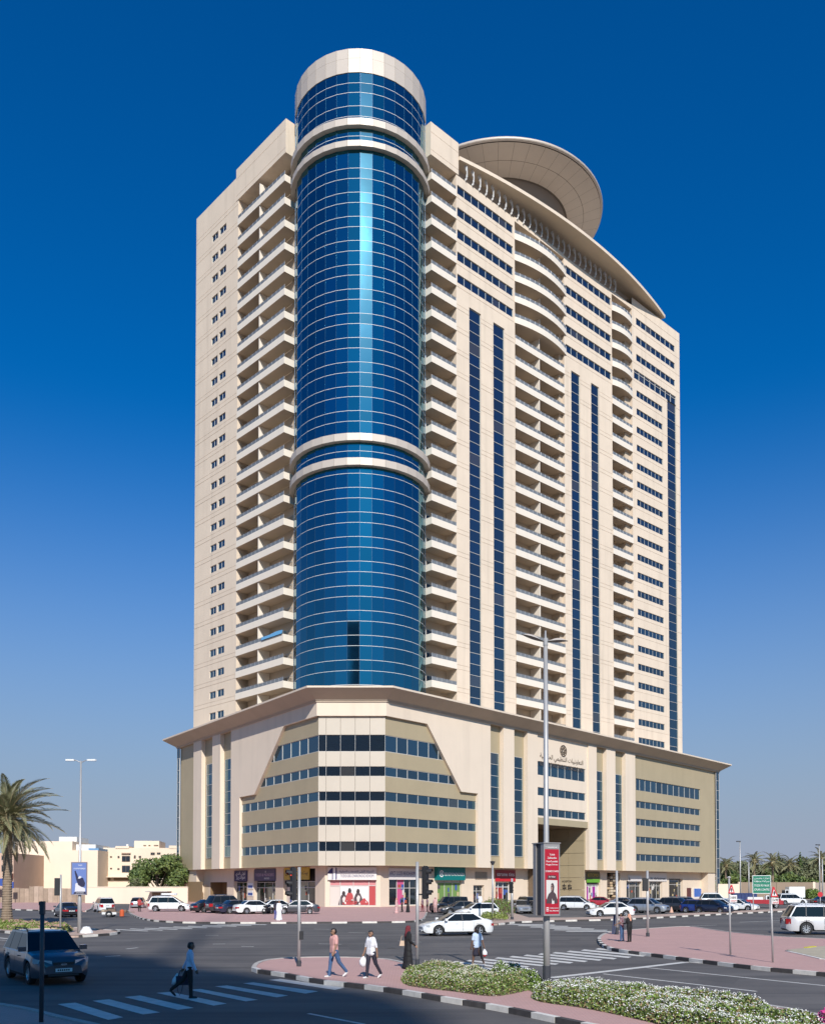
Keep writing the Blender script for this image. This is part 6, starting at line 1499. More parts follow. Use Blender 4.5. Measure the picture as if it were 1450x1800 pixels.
# ---- folded sign board by the two pedestrians, stones and a small cone
x, y = gpole(1079, 1643); t = thing('sign_board', (x,y,.125), 'dark blue board leaning on the bare pole by the two pedestrians', 'board'); b = MB(); h = zat(1609,y)
b.idx([(x-.16,y-.05,.125),(x+.08,y-.05,.125),(x+.20,y+.02,h),(x+.0,y+.02,h),(x-.16,y,.125),(x+.08,y,.125),(x+.20,y+.07,h),(x+.0,y+.07,h)], [(0,1,2,3),(5,4,7,6),(0,3,7,4),(1,5,6,2),(3,2,6,7)], 0); part('panel', b, [mat('board_navy', (.02,.03,.08), .5)], t)
b = MB(); b.face([(x-.02,y-.06,.14),(x+.06,y-.06,.14),(x+.17,y+.005,h-.03),(x+.10,y+.005,h-.03)]); part('poster', b, [M_SIGNW], t)
x, y = gp(1180, 1605, 0); b = MB(); b.lathe([(.25,.0),(.22,.05),(.06,.65),(.02,.67)], 10, 0, (x,y)); solo('traffic_cone', b, [mat('cone_pale', (.6,.35,.25), .6)], (x,y,0), label='small pale traffic cone before the white hatchback in the bay', cat='cone')

# =================================================================== SHOP SIGNS
def fascia(F, a, y0, c, y1, m, label, w=gw+.14, th=.14, name='shop_sign'):
    u0, u1 = sorted((F.u(a, w, 1540), F.u(c, w, 1540))); pm = (a+c)/2; z1, z0 = F.z(pm, y0, w), F.z(pm, y1, w)
    p = F.P((u0+u1)/2, w, z0); t = thing(name, p, label, 'shop sign')
    b = MB(); b.fbox(F, u0, u1, w-th, w, z0, z1); part('panel', b, [m], t)
    Mc = lambda fu, fz, d=.012: F.M(u0+(u1-u0)*(fu if F.right else 1-fu), w+d, z0+(z1-z0)*fz)
    return t, Mc, u1-u0, z1-z0
M_PURP = mat('sign_purple', (.030,.018,.095), .4); M_TEAL = mat('sign_teal', (.0,.155,.15), .4); M_FASW = mat('fascia_white', (.64,.60,.57), .6); M_VIO = mat('ink_violet', (.035,.03,.13), .5); M_GOLD = mat('sign_gold', (.50,.33,.03), .5)
t, Mc, w_, h_ = fascia(PL, 412, 1531, 434, 1550, M_PURP, 'small purple shop sign in Arabic left of the wider purple one'); text('ﻱﺪﻧﺍ ﻲﺗﻮﺗ', Mc(.5,.68), w_*.75, h_*.22, M_SIGNW, t); text('ﺰﻳﺭﺪﻧﻮﻣ', Mc(.5,.35), w_*.7, h_*.22, M_SIGNW, t)
t, Mc, w_, h_ = fascia(PL, 447, 1528, 483.5, 1549, M_PURP, 'wide purple shop sign with pale lettering on the left facade'); text('TODDI & MONDERS', Mc(.5,.5), w_*.88, h_*.24, mat('ink_lilac', (.45,.33,.42), .5), t); text('BEOTEO', Mc(.62,.2), w_*.24, h_*.13, M_SIGNW, t); text('+', Mc(.55,.75), w_*.05, h_*.2, M_SIGNW, t)
t, Mc, w_, h_ = fascia(PL, 499, 1525.5, 543, 1547, M_GOLD, 'yellow shop sign with bold black lettering behind the red signal'); text('ﺕﺍﺭﺎﻳﺎﻃ', Mc(.27,.5), w_*.42, h_*.6, M_INK, t); text('ﻲﻟﺎﻣ ﺖﻴﺑ', Mc(.74,.5), w_*.44, h_*.55, M_INK, t)
t, Mc, w_, h_ = fascia(PC, 576, 1525, 662, 1547.5, M_FASW, 'white corner shop fascia with a purple figure one and dark lettering', w=gw+.3)
b = MB(); Mq = Mc(.135,.5); 
b.box(-.30,.34,-.03,.0,-.80,.78); b.idx([(-.95,0,.05),(-.30,0,.05),(-.30,0,.78),(-.55,0,.60)], [(0,1,2,3)]); put('emblem', b.mesh('emblem', [M_VIO]), t, Mq @ Matrix.Scale(1.0,4)); text('1', Mc(.135,.5,.05), .34, h_*.62, M_SIGNW, t)
text('ﺔﻳﺭﺎﺠﺘﻟﺍ ﺕﺎﻣﺪﺨﻠﻟ ﻰﻟﻭﻷﺍ ﺔﻛﺮﺸﻟﺍ', Mc(.59,.68), w_*.70, h_*.26, M_VIO, t); text('TODDOBS CNRRONOICHDHOM', Mc(.60,.32), w_*.68, h_*.26, M_VIO, t)
t, Mc, w_, h_ = fascia(PR, 684, 1527, 735, 1547, M_FASW, 'white fascia with violet lettering beside the corner shop'); text('AFICT COZEI REUDHEKIM', Mc(.45,.55), w_*.86, h_*.34, M_VIO, t)
t, Mc, w_, h_ = fascia(PR, 769, 1523, 818, 1548, M_TEAL, 'teal bank sign with a white round emblem and white lettering', w=gw+.6, th=.6); text('BEINEMONONOGEN', Mc(.60,.42), w_*.70, h_*.22, M_SIGNW, t)
b = MB(); b.lathe([(.36,0),(.5,0)], 24); b.lathe([(.02,.0),(.22,.0)], 16); me = b.mesh('emblem', [M_SIGNW]); me.transform(Matrix.Rotation(R(90),4,'X')); put('emblem', me, t, Mc(.14,.45,.02))
t, Mc, w_, h_ = fascia(PR, 871, 1530, 906, 1550, mat('sign_darkred', (.24,.012,.02), .4), 'dark red shop sign with a bright red band and white lettering'); text('strone tins', Mc(.5,.62), w_*.86, h_*.32, M_SIGNW, t)
b = MB(); b.box(-w_/2, w_/2, -.012, 0, 0, h_*.26); put('band', b.mesh('band', [mat('sign_brightred', (.55,.02,.03), .4)]), t, Mc(.5,0.0))
t, Mc, w_, h_ = fascia(PR, 1031, 1533, 1054, 1552, mat('sign_olive', (.085,.07,.012), .4), 'olive shop sign with gold lettering over a green band'); text('KITOMO', Mc(.5,.68), w_*.8, h_*.3, M_GOLD, t)
b = MB(); b.box(-w_/2, w_/2, -.012, 0, 0, h_*.32); put('band', b.mesh('band', [mat('band_green', (.12,.34,.03), .4)]), t, Mc(.5,0))
t, Mc, w_, h_ = fascia(PR, 1104, 1539.5, 1128, 1550, M_FASW, 'blank white fascia right of the log display'); text('la', Mc(.08,.5), w_*.1, h_*.7, M_INK, t)
t, Mc, w_, h_ = fascia(PR, 1140, 1535, 1172, 1550, M_FASW, 'white shop sign with small dark lettering on the right facade'); text('3n. darlestreet', Mc(.5,.35), w_*.84, h_*.34, M_INK, t)
# building name over the central bay, with a round emblem
t = thing('building_sign', PR.P(44, -.1, 25), 'dark emblem and two lines of lettering high on the central bay', 'sign'); M_BRZ = mat('bronze_letters', (.13,.095,.065), .5, metal=.3)
w = -.12; MS = lambda px, py: PR.M(PR.u(px, w, py), w+.02, PR.z(px, py, w))
b = MB(); b.lathe([(.84,-.05),(1.0,-.05),(1.0,.05),(.84,.05),(.84,-.05)], 32); b.lathe([(.52,-.04),(.62,-.04),(.62,.04),(.52,.04)], 24)
for a in range(0, 360, 45): b.box(.18, .84, -.06, .06, -.04, .04, 0, Matrix.Rotation(R(a+20), 4, 'Z'))
me = b.mesh('emblem', [M_BRZ]); me.transform(Matrix.Rotation(R(90),4,'X')); put('emblem', me, t, MS(990,1320.5) @ Matrix.Scale(1.02,4))
uA, uB = PR.u(949,w,1340), PR.u(1026,w,1340)
text('ﺔﻴﻣﻮﻜﺤﻟﺍ ﻲﻤﻴﻈﻨﺘﻟﺍ ﺕﺎﻴﺒﻧﻭﺎﻌﺘﻟﺍ', MS(988,1337), (uB-uA)*.98, 1.25, M_BRZ, t); text('ISLINO DOVNODMOOK, GOVODEUMES', MS(988,1349), (uB-uA)*.98, .85, M_BRZ, t)
# notice on the portal wall
FP_ = Frame(PR.P(52.03, 0, 0)[:2], (-PR.n[0], -PR.n[1])); 
t = thing('wall_sign', PR.P(52.0,-4.3,3.5), 'dark lettering and two symbols on the tan wall of the entrance portal', 'sign')
MFp = Matrix(((-PR.n[0], PR.d[0], 0, 0), (-PR.n[1], PR.d[1], 0, 0), (0,0,1,0), (0,0,0,1)))   # seen from inside the portal, x runs out to the street
def MP(w, z): p = PR.P(52.02, w, z); m = Matrix(((PR.n[0], PR.d[0], 0, p[0]), (PR.n[1], PR.d[1], 0, p[1]), (0,0,1,p[2]), (0,0,0,1))); return m
wS = -4.3
text('HOSPITIM', MP(wS, 3.75), 2.0, .38, M_INK, t)
for d_ in (-.55, .6):
    b = MB(); b.box(-.08,.08,-.02,0,-.75,.75); b.box(-.5,.5,-.02,0,.2,.36); b.box(-.45,-.3,-.02,0,-.6,.5); b.box(.25,.5,-.02,0,-.5,.0); b.box(-.3,.3,-.02,0,-.35,-.22); put('symbol', b.mesh('symbol', [M_INK]), t, MP(wS+d_, 2.75) @ Matrix.Scale(.8, 4))
# log display, notices, cash machine
t = thing('log_display', PR.P((ld_u0+ld_u1)/2, gw, 0), 'shop window stacked with sawn logs and boxes between the right-hand shops', 'display'); lw = ld_u1-ld_u0
rr = random.Random(3); LGM = [mat('log_end', (.50,.36,.21), .8), mat('log_pale', (.58,.47,.33), .8), mat('log_dark', (.12,.08,.055), .8)]
for i in range(4):
    for j in range(10):
        if rr.random() < .12: continue
        u0 = ld_u0+lw*(i+.08)/4; z0 = .3+j*.5; q = MB(); q.fbox(PR, u0, u0+lw*.2, gw-.6, gw-.1+rr.uniform(-.1,.1), z0, z0+.40); part('log', q, [rr.choice(LGM)], t)
for F, a, y0, c, y1, col, lab, nm in ((PL,436,1553,445,1563,'sign_white','blue and white notice between the purple shop signs, upper one','notice'),(PL,436,1566,445,1576,'sign_white','pale notice low on the pier between the purple shop signs','notice')):
    u0, u1 = sorted((F.u(a,gw,1560), F.u(c,gw,1560))); z1, z0 = F.z((a+c)/2,y0,gw), F.z((a+c)/2,y1,gw); p = F.P(u0, gw, z0); t = thing('notice', p, lab, 'notice')
    b = MB(); b.fbox(F, u0, u1, gw, gw+.05, z0, z1); part('panel', b, [MATS[col]], t); b = MB(); b.fbox(F, u0+.1, u1-.1, gw+.04, gw+.058, z0+.15, z0+(z1-z0)*.6); part('print', b, [mat('print_blue', (.04,.08,.30), .5)], t)
u0, u1 = sorted((PR.u(1217,gw,1568), PR.u(1230,gw,1568))); z1, z0 = PR.z(1223,1562,gw), PR.z(1223,1577,gw); t = thing('cash_machine', PR.P(u0, gw, 0), 'blue cash machine panel on the blank cream wall at the right end', 'cash machine')
b = MB(); b.fbox(PR, u0, u1, gw, gw+.35, 0, z1); part('housing', b, [M_FASW], t); b = MB(); b.fbox(PR, u0+.1, u1-.1, gw+.3, gw+.37, z0, z1-.1); part('screen_panel', b, [mat('atm_blue', (.03,.12,.42), .4)], t)
u0, u1 = sorted((PR.u(1207,gw,1568), PR.u(1212.5,gw,1568))); b = MB(); b.fbox(PR, u0, u1, gw, gw+.3, 0, PR.z(1210,1561.5,gw)); solo('wall_cabinet', b, [M_PANEL if False else mat('cabinet_maroon', (.10,.03,.03), .5)], PR.P(u0,gw,0), label='narrow maroon cabinet left of the blue cash machine', cat='cabinet')
# poster figures printed on the corner shop window
pw_ = c_win; u0, u1 = pxr(PC, 579.5, 661)
b = MB(); rr = random.Random(8)
def fig(cx, z0, h, m1, m2):
    P_ = lambda du, dz: (u0+(u1-u0)*cx+du, gw-.17, z0+dz)
    for p, m_ in (([(-.75,0),(.75,0),(.55,h*.45),(.3,h*.72),(-.3,h*.72),(-.55,h*.45)], m1), ([(-.2,h*.72),(.2,h*.72),(.24,h*.88),(.1,h),(-.12,h),(-.24,h*.86)], m2), ([(-.1,h*.2),(.15,h*.2),(.3,h*.5),(.05,h*.62),(-.2,h*.45)], 2)): b.fq(PC, [P_(*q)[:1]+(gw-.165+.004*m_, P_(*q)[2]) for q in p], m_)
fig(.30,.4,1.9,0,1); fig(.43,.4,2.3,3,1); fig(.61,.4,2.2,0,1); fig(.74,.4,.9,3,3)
for i in range(26):
    a = u0+(u1-u0)*rr.uniform(.25,.82); z = rr.uniform(.35,1.0); s_ = rr.uniform(.12,.28); b.fq(PC, [(a,gw-.14,z),(a+s_,gw-.14,z),(a+s_*.8,gw-.14,z+s_),(a,gw-.14,z+s_)], rr.choice((2,3,3)))
tag(part('poster_print', b, [mat('print_dark', (1,1,1)), mat('print_hair', (.03,.02,.02), .5), mat('print_cream', (.62,.55,.50), .5), mat('poster_red', (1,1,1))], c_win), kind='stuff')
# =================================================================== PEOPLE
def plaid(name, c1, c2, s, stripes=False):
    m = bpy.data.materials.new(name); m.use_nodes = True; MATS[name] = m; t = m.node_tree; b = t.nodes['Principled BSDF']; b.inputs['Roughness'].default_value = .85
    tc = t.nodes.new('ShaderNodeTexCoord'); mp = t.nodes.new('ShaderNodeMapping'); mp.inputs['Rotation'].default_value = (0,0,R(35)); t.links.new(tc.outputs['Object'], mp.inputs['Vector'])
    last = None
    for ax in (('X',) if stripes else ('X','Z')):
        w = t.nodes.new('ShaderNodeTexWave'); w.bands_direction = ax; w.inputs['Scale'].default_value = s; t.links.new(mp.outputs[0], w.inputs['Vector'])
        if last is None: last = w.outputs['Fac']
        else:
            a = t.nodes.new('ShaderNodeMath'); a.operation = 'MULTIPLY'; t.links.new(last, a.inputs[0]); t.links.new(w.outputs['Fac'], a.inputs[1]); last = a.outputs[0]
    mx = t.nodes.new('ShaderNodeMix'); mx.data_type = 'RGBA'; mx.inputs['A'].default_value = (*c1,1); mx.inputs['B'].default_value = (*c2,1); t.links.new(last, mx.inputs['Factor']); t.links.new(mx.outputs['Result'], b.inputs['Base Color']); return m
SK1, SK2, SK3 = mat('skin_brown', (.27,.15,.095), .6), mat('skin_tan', (.34,.20,.135), .6), mat('skin_dark', (.15,.08,.052), .6)
HAIR = mat('hair_black', (.012,.010,.010), .55)
CL = dict(plaid=plaid('plaid_shirt', (.58,.25,.22), (.66,.52,.47), 22), stripe=plaid('striped_shirt', (.45,.52,.68), (.60,.64,.74), 20, True), white=mat('cloth_white', (.70,.69,.71), .85, bump=.9, bscale=16), navy=mat('cloth_navy', (.022,.020,.035), .85, bump=.9, bscale=16), black=mat('cloth_black', (.010,.010,.011), .8, bump=.9, bscale=16), jeans=mat('denim', (.055,.105,.21), .85, bump=.9, bscale=16, var=.25, scale=6), paleblue=mat('cloth_paleblue', (.46,.55,.68), .85, bump=.9, bscale=16), maroon=mat('cloth_maroon', (.15,.018,.025), .85, bump=.9, bscale=16), peach=mat('cloth_peach', (.60,.30,.20), .85, bump=.9, bscale=16), red=mat('cloth_red', (.36,.05,.05), .85, bump=.9, bscale=16), pattern=plaid('cloth_pattern', (.12,.03,.05), (.62,.55,.55), 9), shoew=mat('shoe_white', (.62,.60,.58), .6), shoed=mat('shoe_dark', (.02,.02,.022), .5), rosy=plaid('cloth_rosy', (.55,.30,.28), (.62,.50,.48), 8), bluepant=mat('cloth_blue', (.10,.12,.32), .85, bump=.9, bscale=16))
def capsule(b, p0, p1, r0, r1, n=12):
    p0, p1 = Vector(p0), Vector(p1); d = p1-p0; L = d.length
    if L < 1e-5: d = Vector((0,0,1)); L = 1e-4
    d = d/L; pts_, rad = [], []
    for k in range(4): a = -math.pi/2+math.pi/2*(k+.4)/4; pts_.append(p0+d*r0*math.sin(a)); rad.append(max(.001, r0*math.cos(a)))
    for k in range(4): a = math.pi/2*(k+.0)/4; pts_.append(p1+d*r1*math.sin(a)); rad.append(max(.001, r1*math.cos(a)))
    b.tube(pts_, rad, n)
def rotv(v, pitch): # pitch: swing forward (+x) about y
    c, s = math.cos(pitch), math.sin(pitch); return Vector((v.x*c-v.z*s*-1*0+(-v.z)*s, v.y, v.z*c+v.x*s))
def person(x, y, z, head, H, label, legs, arms, cloth, skin=SK1, robe=None, scarf=None, shoes='shoed', sleeves='short', look=0, lean=0, vox=.02, fingers=False, group=None, hairlong=False, skirt=None, cat='person', beard=False):
    """one continuous body from joints; legs = ((hip, knee),(hip, knee)) and arms = ((swing, spread, elbow),..) for left, right, in degrees"""
    s = H/1.72; prim = []   # (p0,p1,r0,r1,material key)
    def cap(p0, p1, r0, r1, m): prim.append((Vector(p0), Vector(p1), r0, r1, m))
    top, low = cloth
    # legs first to find the pelvis height
    th, sh = .43, .43
    def leg(i):
        a, k = R(legs[i][0]), R(legs[i][1]); hip = Vector((0, .095*(1 if i == 0 else -1), 0))
        kn = hip+Vector((math.sin(a)*th, 0, -math.cos(a)*th)); a2 = a-k; an = kn+Vector((math.sin(a2)*sh, 0, -math.cos(a2)*sh)); return hip, kn, an, a2
    L = [leg(0), leg(1)]; base = min(l[2].z-.075 for l in L); pz = -base
    up = Vector((0,0,pz))
    lm = low if not skirt else 'skin'
    for i in (0,1):
        hip, kn, an, a2 = [q+up if isinstance(q, Vector) else q for q in L[i]]
        if not robe:
            cap(hip, kn, .104, .074, low if not skirt else 'skinL'); cap(kn, an, .070, .056 if not skirt else .036, lm)
        tilt = max(-.9, min(.9, a2*-.9)) if an.z > .10 else 0
        f = Vector((math.cos(tilt), 0, -math.sin(tilt))) if an.z > .11 else Vector((1,0,0))
        hz = an+Vector((-.035,0,-.045)); cap(hz, hz+f*.20+Vector((0,0,-.004)), .036, .030, shoes); cap(hz+f*.08, hz+f*.17, .042, .036, shoes)
    # torso
    ln = R(lean); tv = lambda h, fx=0, sy=0: Vector((fx+math.sin(ln)*h, sy, pz+math.cos(ln)*h))
    tm = robe or top
    for h0, h1, r0, r1, w0, w1 in ((-.03,.10,.098,.098,.065,.06),(.10,.27,.098,.105,.05,.06),(.27,.40,.105,.105,.075,.085),(.40,.485,.10,.07,.085,.105)):
        for sy in (-1, 0, 1): cap(tv(h0,0,sy*w0*1.12), tv(h1,0,sy*w1*1.12), r0*1.13, r1*1.10, (robe or (low if (h1 < .11 and not skirt) else top)))
    if robe:
        for i in range(5):
            f = i/4; zz = pz*(1-f)+.10*f; rr_ = .105+.085*f
            for sy in (-1,0,1): cap((0,sy*.07,zz), (0,sy*.09,max(.09,zz-pz*.2)), rr_, rr_+.02, robe)
    if skirt:
        for sy in (-1,0,1): cap(tv(.04,0,sy*.06), tv(-.36,.03,sy*.07), .105, .11, low)
    if not robe: 
        for sy in (-1,0,1): cap(tv(-.02,0,sy*.075), tv(.12,0,sy*.06), .121, .119, top)
    # arms
    for i in (0,1):
        sg = 1 if i == 0 else -1; sw, sp, el = [R(v) for v in arms[i]]
        shd = tv(.455, 0, sg*.175); d1 = Vector((math.sin(sw)*math.cos(sp), sg*math.sin(sp), -math.cos(sw)*math.cos(sp))); e = shd+d1*.285
        d2 = Vector((math.sin(sw+el)*math.cos(sp*.5), sg*math.sin(sp*.5), -math.cos(sw+el)*math.cos(sp*.5))); w = e+d2*.245
        cap(tv(.46,0,sg*.10), shd, .062, .058, robe or top)
        full = sleeves == 'long' or robe
        cap(shd, shd+d1*.20, .056, .054, robe or top); cap(shd+d1*.18, e, .046 if not full else .05, .040 if not full else .046, (robe or top) if full or sleeves == 'half' else 'skin'); cap(e, w, .040 if not full else .045, .028 if not full else .036, (robe or top) if full else 'skin')
        # hand: palm, four fingers of different lengths, thumb off the side of the palm
        n_ = d2.cross(Vector((0,1,0))).normalized() if abs(d2.y) < .9 else Vector((1,0,0)); sd = n_; pm = w+d2*.075
        for q in (-1, 1): cap(w+sd*.012*q, pm+sd*.024*q, .018, .016, 'skin')
        if fingers:
            for q, ll in zip((-1.5,-.5,.5,1.5), (.058,.074,.080,.070)):
                b0 = pm+sd*.0215*q; m1 = b0+d2*ll*.55+Vector((0,-sg*.006,0)); cap(b0, m1, .0098, .0092, 'skin'); cap(m1, m1+(d2+Vector((0,-sg*.6,0))).normalized()*ll*.5, .009, .0075, 'skin')
            tb = w+sd*.026+d2*.02; cap(tb, tb+(d2*.8+sd*.7).normalized()*.045, .012, .011, 'skin'); cap(tb+(d2*.8+sd*.7).normalized()*.045, tb+(d2*.95+sd*.35).normalized()*.08, .010, .008, 'skin')
        else: cap(pm, pm+d2*.07, .022, .016, 'skin')
        prim_w[i] = (w+d2*.09)
    # neck and head
    nk = tv(.49); la = R(look); hc = tv(.655, .02); hf = Vector((math.cos(la), math.sin(la), 0)); hs_ = Vector((-math.sin(la), math.cos(la), 0))
    cap(nk-Vector((0,0,.03)), hc-Vector((0,0,.07)), .052, .050, 'skin')
    cap(hc-Vector((0,0,.045))+hf*.028, hc+Vector((0,0,.03))+hf*.005, .066, .086, 'skin'); cap(hc+hf*.035-Vector((0,0,.075)), hc+hf*.04-Vector((0,0,.06)), .042, .05, 'beard' if beard else 'skin')
    cap(hc+hf*.088-Vector((0,0,.005)), hc+hf*.108-Vector((0,0,.030)), .010, .014, 'skin')
    for q in (-1,1): cap(hc+hs_*.084*q-Vector((0,0,.02)), hc+hs_*.088*q+Vector((0,0,.015)), .016, .018, 'skin')
    hm = scarf or 'hair'
    cap(hc+Vector((0,0,.055))-hf*.018, hc+Vector((0,0,.065))+hf*.02, .080, .068, hm); cap(hc-hf*.045+Vector((0,0,.0)), hc-hf*.03+Vector((0,0,.05)), .078, .082, hm)
    if scarf:
        for q in (-1,1): cap(hc+hs_*.05*q+Vector((0,0,.03)), hc+hs_*.055*q-Vector((0,0,.12)), .062, .066, scarf)
        cap(hc-hf*.05, nk-hf*.05-Vector((0,0,.10)), .08, .085, scarf); cap(nk+hf*.05, nk+hf*.07-Vector((0,0,.10)), .066, .07, scarf)
    if hairlong: cap(hc-hf*.055, hc-hf*.06-Vector((0,0,.12)), .075, .05, 'hair')
    b = MB()
    for p0, p1, r0, r1, m in prim: capsule(b, p0*s, p1*s, r0*s, r1*s, 10 if r0 > .02 else 7)
    me = b.mesh('body', [])
    tmp = bpy.data.objects.new('tmp', me); COL.objects.link(tmp)
    md = tmp.modifiers.new('r', 'REMESH'); md.mode = 'VOXEL'; md.voxel_size = vox; md.use_smooth_shade = True
    m2 = tmp.modifiers.new('s', 'SMOOTH'); m2.factor = .5; m2.iterations = 2 if fingers else 1
    PEND.append((tmp, [(p0*s, p1*s, r0*s, r1*s, m) for p0,p1,r0,r1,m in prim], skin, (x,y,z,head), label, cat, group, (hc*s, hf, hs_, s, fingers), [(v*s) for v in prim_w]))
    return len(PEND)-1
PEND = []; prim_w = [None, None]
def finish_people():
    bpy.context.view_layer.update(); dg = bpy.context.evaluated_depsgraph_get(); res = []
    for tmp, prim, skin, (x,y,z,head), label, cat, group, (hc, hf, hs_, s, fg), wr in PEND:
        me = bpy.data.meshes.new_from_object(tmp.evaluated_get(dg)); me.name = 'person'
        keys = []; idx = []
        for p in prim:
            if p[4] not in keys: keys.append(p[4])
            idx.append(keys.index(p[4]))
        me.materials.clear()
        for k in keys: me.materials.append({'skin': skin, 'skinL': skin, 'hair': HAIR, 'beard': HAIR}.get(k) or CL[k])
        n = len(me.polygons); c = np.empty(n*3); me.polygons.foreach_get('center', c); c = c.reshape(-1,3); best = np.full(n, 9.0); bi = np.zeros(n, int)
        for (p0,p1,r0,r1,m), i in zip(prim, idx):
            p0a, d = np.array(p0), np.array(p1)-np.array(p0); L2 = max(d@d, 1e-9); t = np.clip(((c-p0a)@d)/L2, 0, 1); dist = np.linalg.norm(c-p0a-t[:,None]*d, axis=1)-(r0+(r1-r0)*t)
            u = dist < best-1e-4; best[u] = dist[u]; bi[u] = i
        me.polygons.foreach_set('material_index', bi.astype(np.int32)); me.shade_smooth(); me.update()
        bpy.data.objects.remove(tmp)
        M = Matrix.Translation((x,y,z)) @ Matrix.Rotation(R(head), 4, 'Z')
        o = tag(put('person', me, None, M), label, cat, group); res.append((o, M, wr))
        q = MB()
        for k in (-1, 1):
            e = hc+hf*.082*s+hs_*.032*s*k+Vector((0,0,.008*s))
            T = Matrix.Translation(e); q.box(-.012*s,.012*s,-.012*s,.012*s,-.006*s,.006*s,0,T); q.box(-.012*s,.014*s,-.019*s,.019*s,.016*s,.022*s,0,T)
        e = hc+hf*.083*s-Vector((0,0,.062*s)); q.box(-.01*s,.004*s,-.022*s,.022*s,-.004*s,.004*s,1,Matrix.Translation(e))
        if fg: put('face_features', q.mesh('face_features', [HAIR, mat('lip', (.20,.07,.06), .6)]), o, M)
    return res
def pg(px, py, z=.126): return gp(px, py, z)
x, y = gp(333, 1755.5, .006); iA = person(x, y, .008, 14, 1.60, 'man in a blue striped shirt and black trousers walking over the shaded zebra crossing', ((-27,24),(4,2)), ((-20,14,-6),(14,10,8)), ('stripe','black'), SK3, sleeves='long', vox=.011, fingers=True, lean=2)
x, y = pg(587, 1718.5); iB = person(x, y, .126, 214, 1.66, 'man in a pink plaid shirt and jeans striding left on the near island', ((-21,20),(11,3)), ((10,10,14),(-8,12,10)), ('plaid','jeans'), SK1, vox=.011, fingers=True, look=-8, shoes='shoew', beard=True)
x, y = pg(652, 1720.5); iC = person(x, y, .126, 226, 1.60, 'man in an untucked white shirt and dark trousers carrying a white plastic bag', ((-20,15),(9,3)), ((-12,10,8),(6,12,12)), ('white','navy'), SK1, vox=.011, fingers=True, look=12, shoes='shoew', sleeves='half')
x, y = pg(717, 1704); iD = person(x, y, .126, 22, 1.60, 'woman in a black abaya and maroon headscarf waiting beside the right traffic light', ((0,0),(2,2)), ((12,8,46),(6,8,40)), ('black','black'), SK2, robe='black', scarf='maroon', vox=.012, fingers=True)
x, y = gp(838.5, 1700, .008); iE = person(x, y, .01, 118, 1.57, 'woman in a pale blue top and dark skirt walking away on the long zebra crossing', ((16,4),(-22,14)), ((4,10,8),(-12,14,-4)), ('paleblue','navy'), SK3, vox=.011, fingers=True, skirt=True, hairlong=True, shoes='shoew')
x, y = pg(1093, 1655.5); person(x, y, .126, 150, 1.56, 'man in a white and red checked shirt and jeans standing by the bare pole', ((2,0),(-3,2)), ((14,8,50),(4,8,14)), ('pattern','jeans'), SK1, vox=.016)
x, y = pg(1106.5, 1656.5); person(x, y, .126, 120, 1.53, 'woman in black patterned clothes with a peach headscarf beside the bare pole', ((0,0),(2,2)), ((20,8,70),(16,8,80)), ('black','black'), SK2, scarf='peach', sleeves='long', vox=.016)
PG2 = 'people before the shops'
for px, py, h, H, lab, kw in (
 (485,1617,80,1.70,'man in a dark top and blue trousers on the pavement before the white saloon',dict(cloth=('navy','bluepant'))),(490.5,1618.5,-60,1.72,'person in a long white robe beside the man in blue trousers',dict(cloth=('white','white'),robe='white')),
 (697,1606,-20,1.66,'woman in a rosy dress and peach headscarf before the second shop',dict(cloth=('rosy','red'),robe='rosy',scarf='peach')),(706.5,1604,190,1.64,'person in black clothes next to the woman in the rosy dress',dict(cloth=('black','black'))),
 (717,1604.5,200,1.72,'woman fully in a black abaya before the pink window poster',dict(cloth=('black','black'),robe='black',scarf='black')),(742.5,1603.5,150,1.58,'person in patterned maroon clothes just right of the traffic light pole',dict(cloth=('pattern','maroon'))),
 (751,1603,210,1.60,'person in a patterned top between the shops behind the signal',dict(cloth=('pattern','black'))),(765,1605.5,-90,1.74,'tall person in pale rosy patterned clothes left of the black off-roader',dict(cloth=('rosy','rosy'),scarf='rosy')),
 (844,1597,-80,1.78,'man in a white robe standing by the dark doorway',dict(cloth=('white','white'),robe='white'))):
    x, y = pg(px, py); person(x, y, .126, h, H, lab, ((6,3),(-6,4)), ((8,8,12),(-6,8,10)), kw['cloth'], SK1, robe=kw.get('robe'), scarf=kw.get('scarf'), vox=.024, group=PG2)
x, y = gp(245, 1605, .0); person(x, y, .008, -70, 1.70, 'person in a red top and black skirt behind the white minivan', ((3,2),(-3,2)), ((20,8,30),(10,8,30)), ('red','black'), SK1, robe=None, vox=.024, skirt=None)
RES = finish_people()
# things they carry
def hang(i, hand): 
    o, M, wr = RES[i]; return M @ wr[hand]
p = hang(iA, 0); t = thing('shoulder_bag', (p.x, p.y, p.z-.42), 'dark blue bag with hanging straps held by the man on the zebra crossing', 'bag', rz=R(20)); M = WM[t.as_pointer()]
b = MB(); b.prism([(-.17,-.07),(.17,-.07),(.19,0),(.17,.07),(-.17,.07),(-.19,0)], .0, .26); put('body', b.mesh('body', [mat('bag_navy', (.012,.016,.05), .6)]), t, M)
b = MB(); b.tube([(-.1,0,.26),(-.05,0,.41),(.05,0,.41),(.1,0,.26)], .012, 6); put('handle', b.mesh('handle', [MATS['bag_navy']]), t, M)
b = MB(); b.tube([(-.13,.02,.02),(-.12,.03,-.16),(-.06,.03,-.30),(.0,.03,-.16),(.03,.02,.02)], .011, 6); put('strap', b.mesh('strap', [MATS['bag_navy']]), t, M)
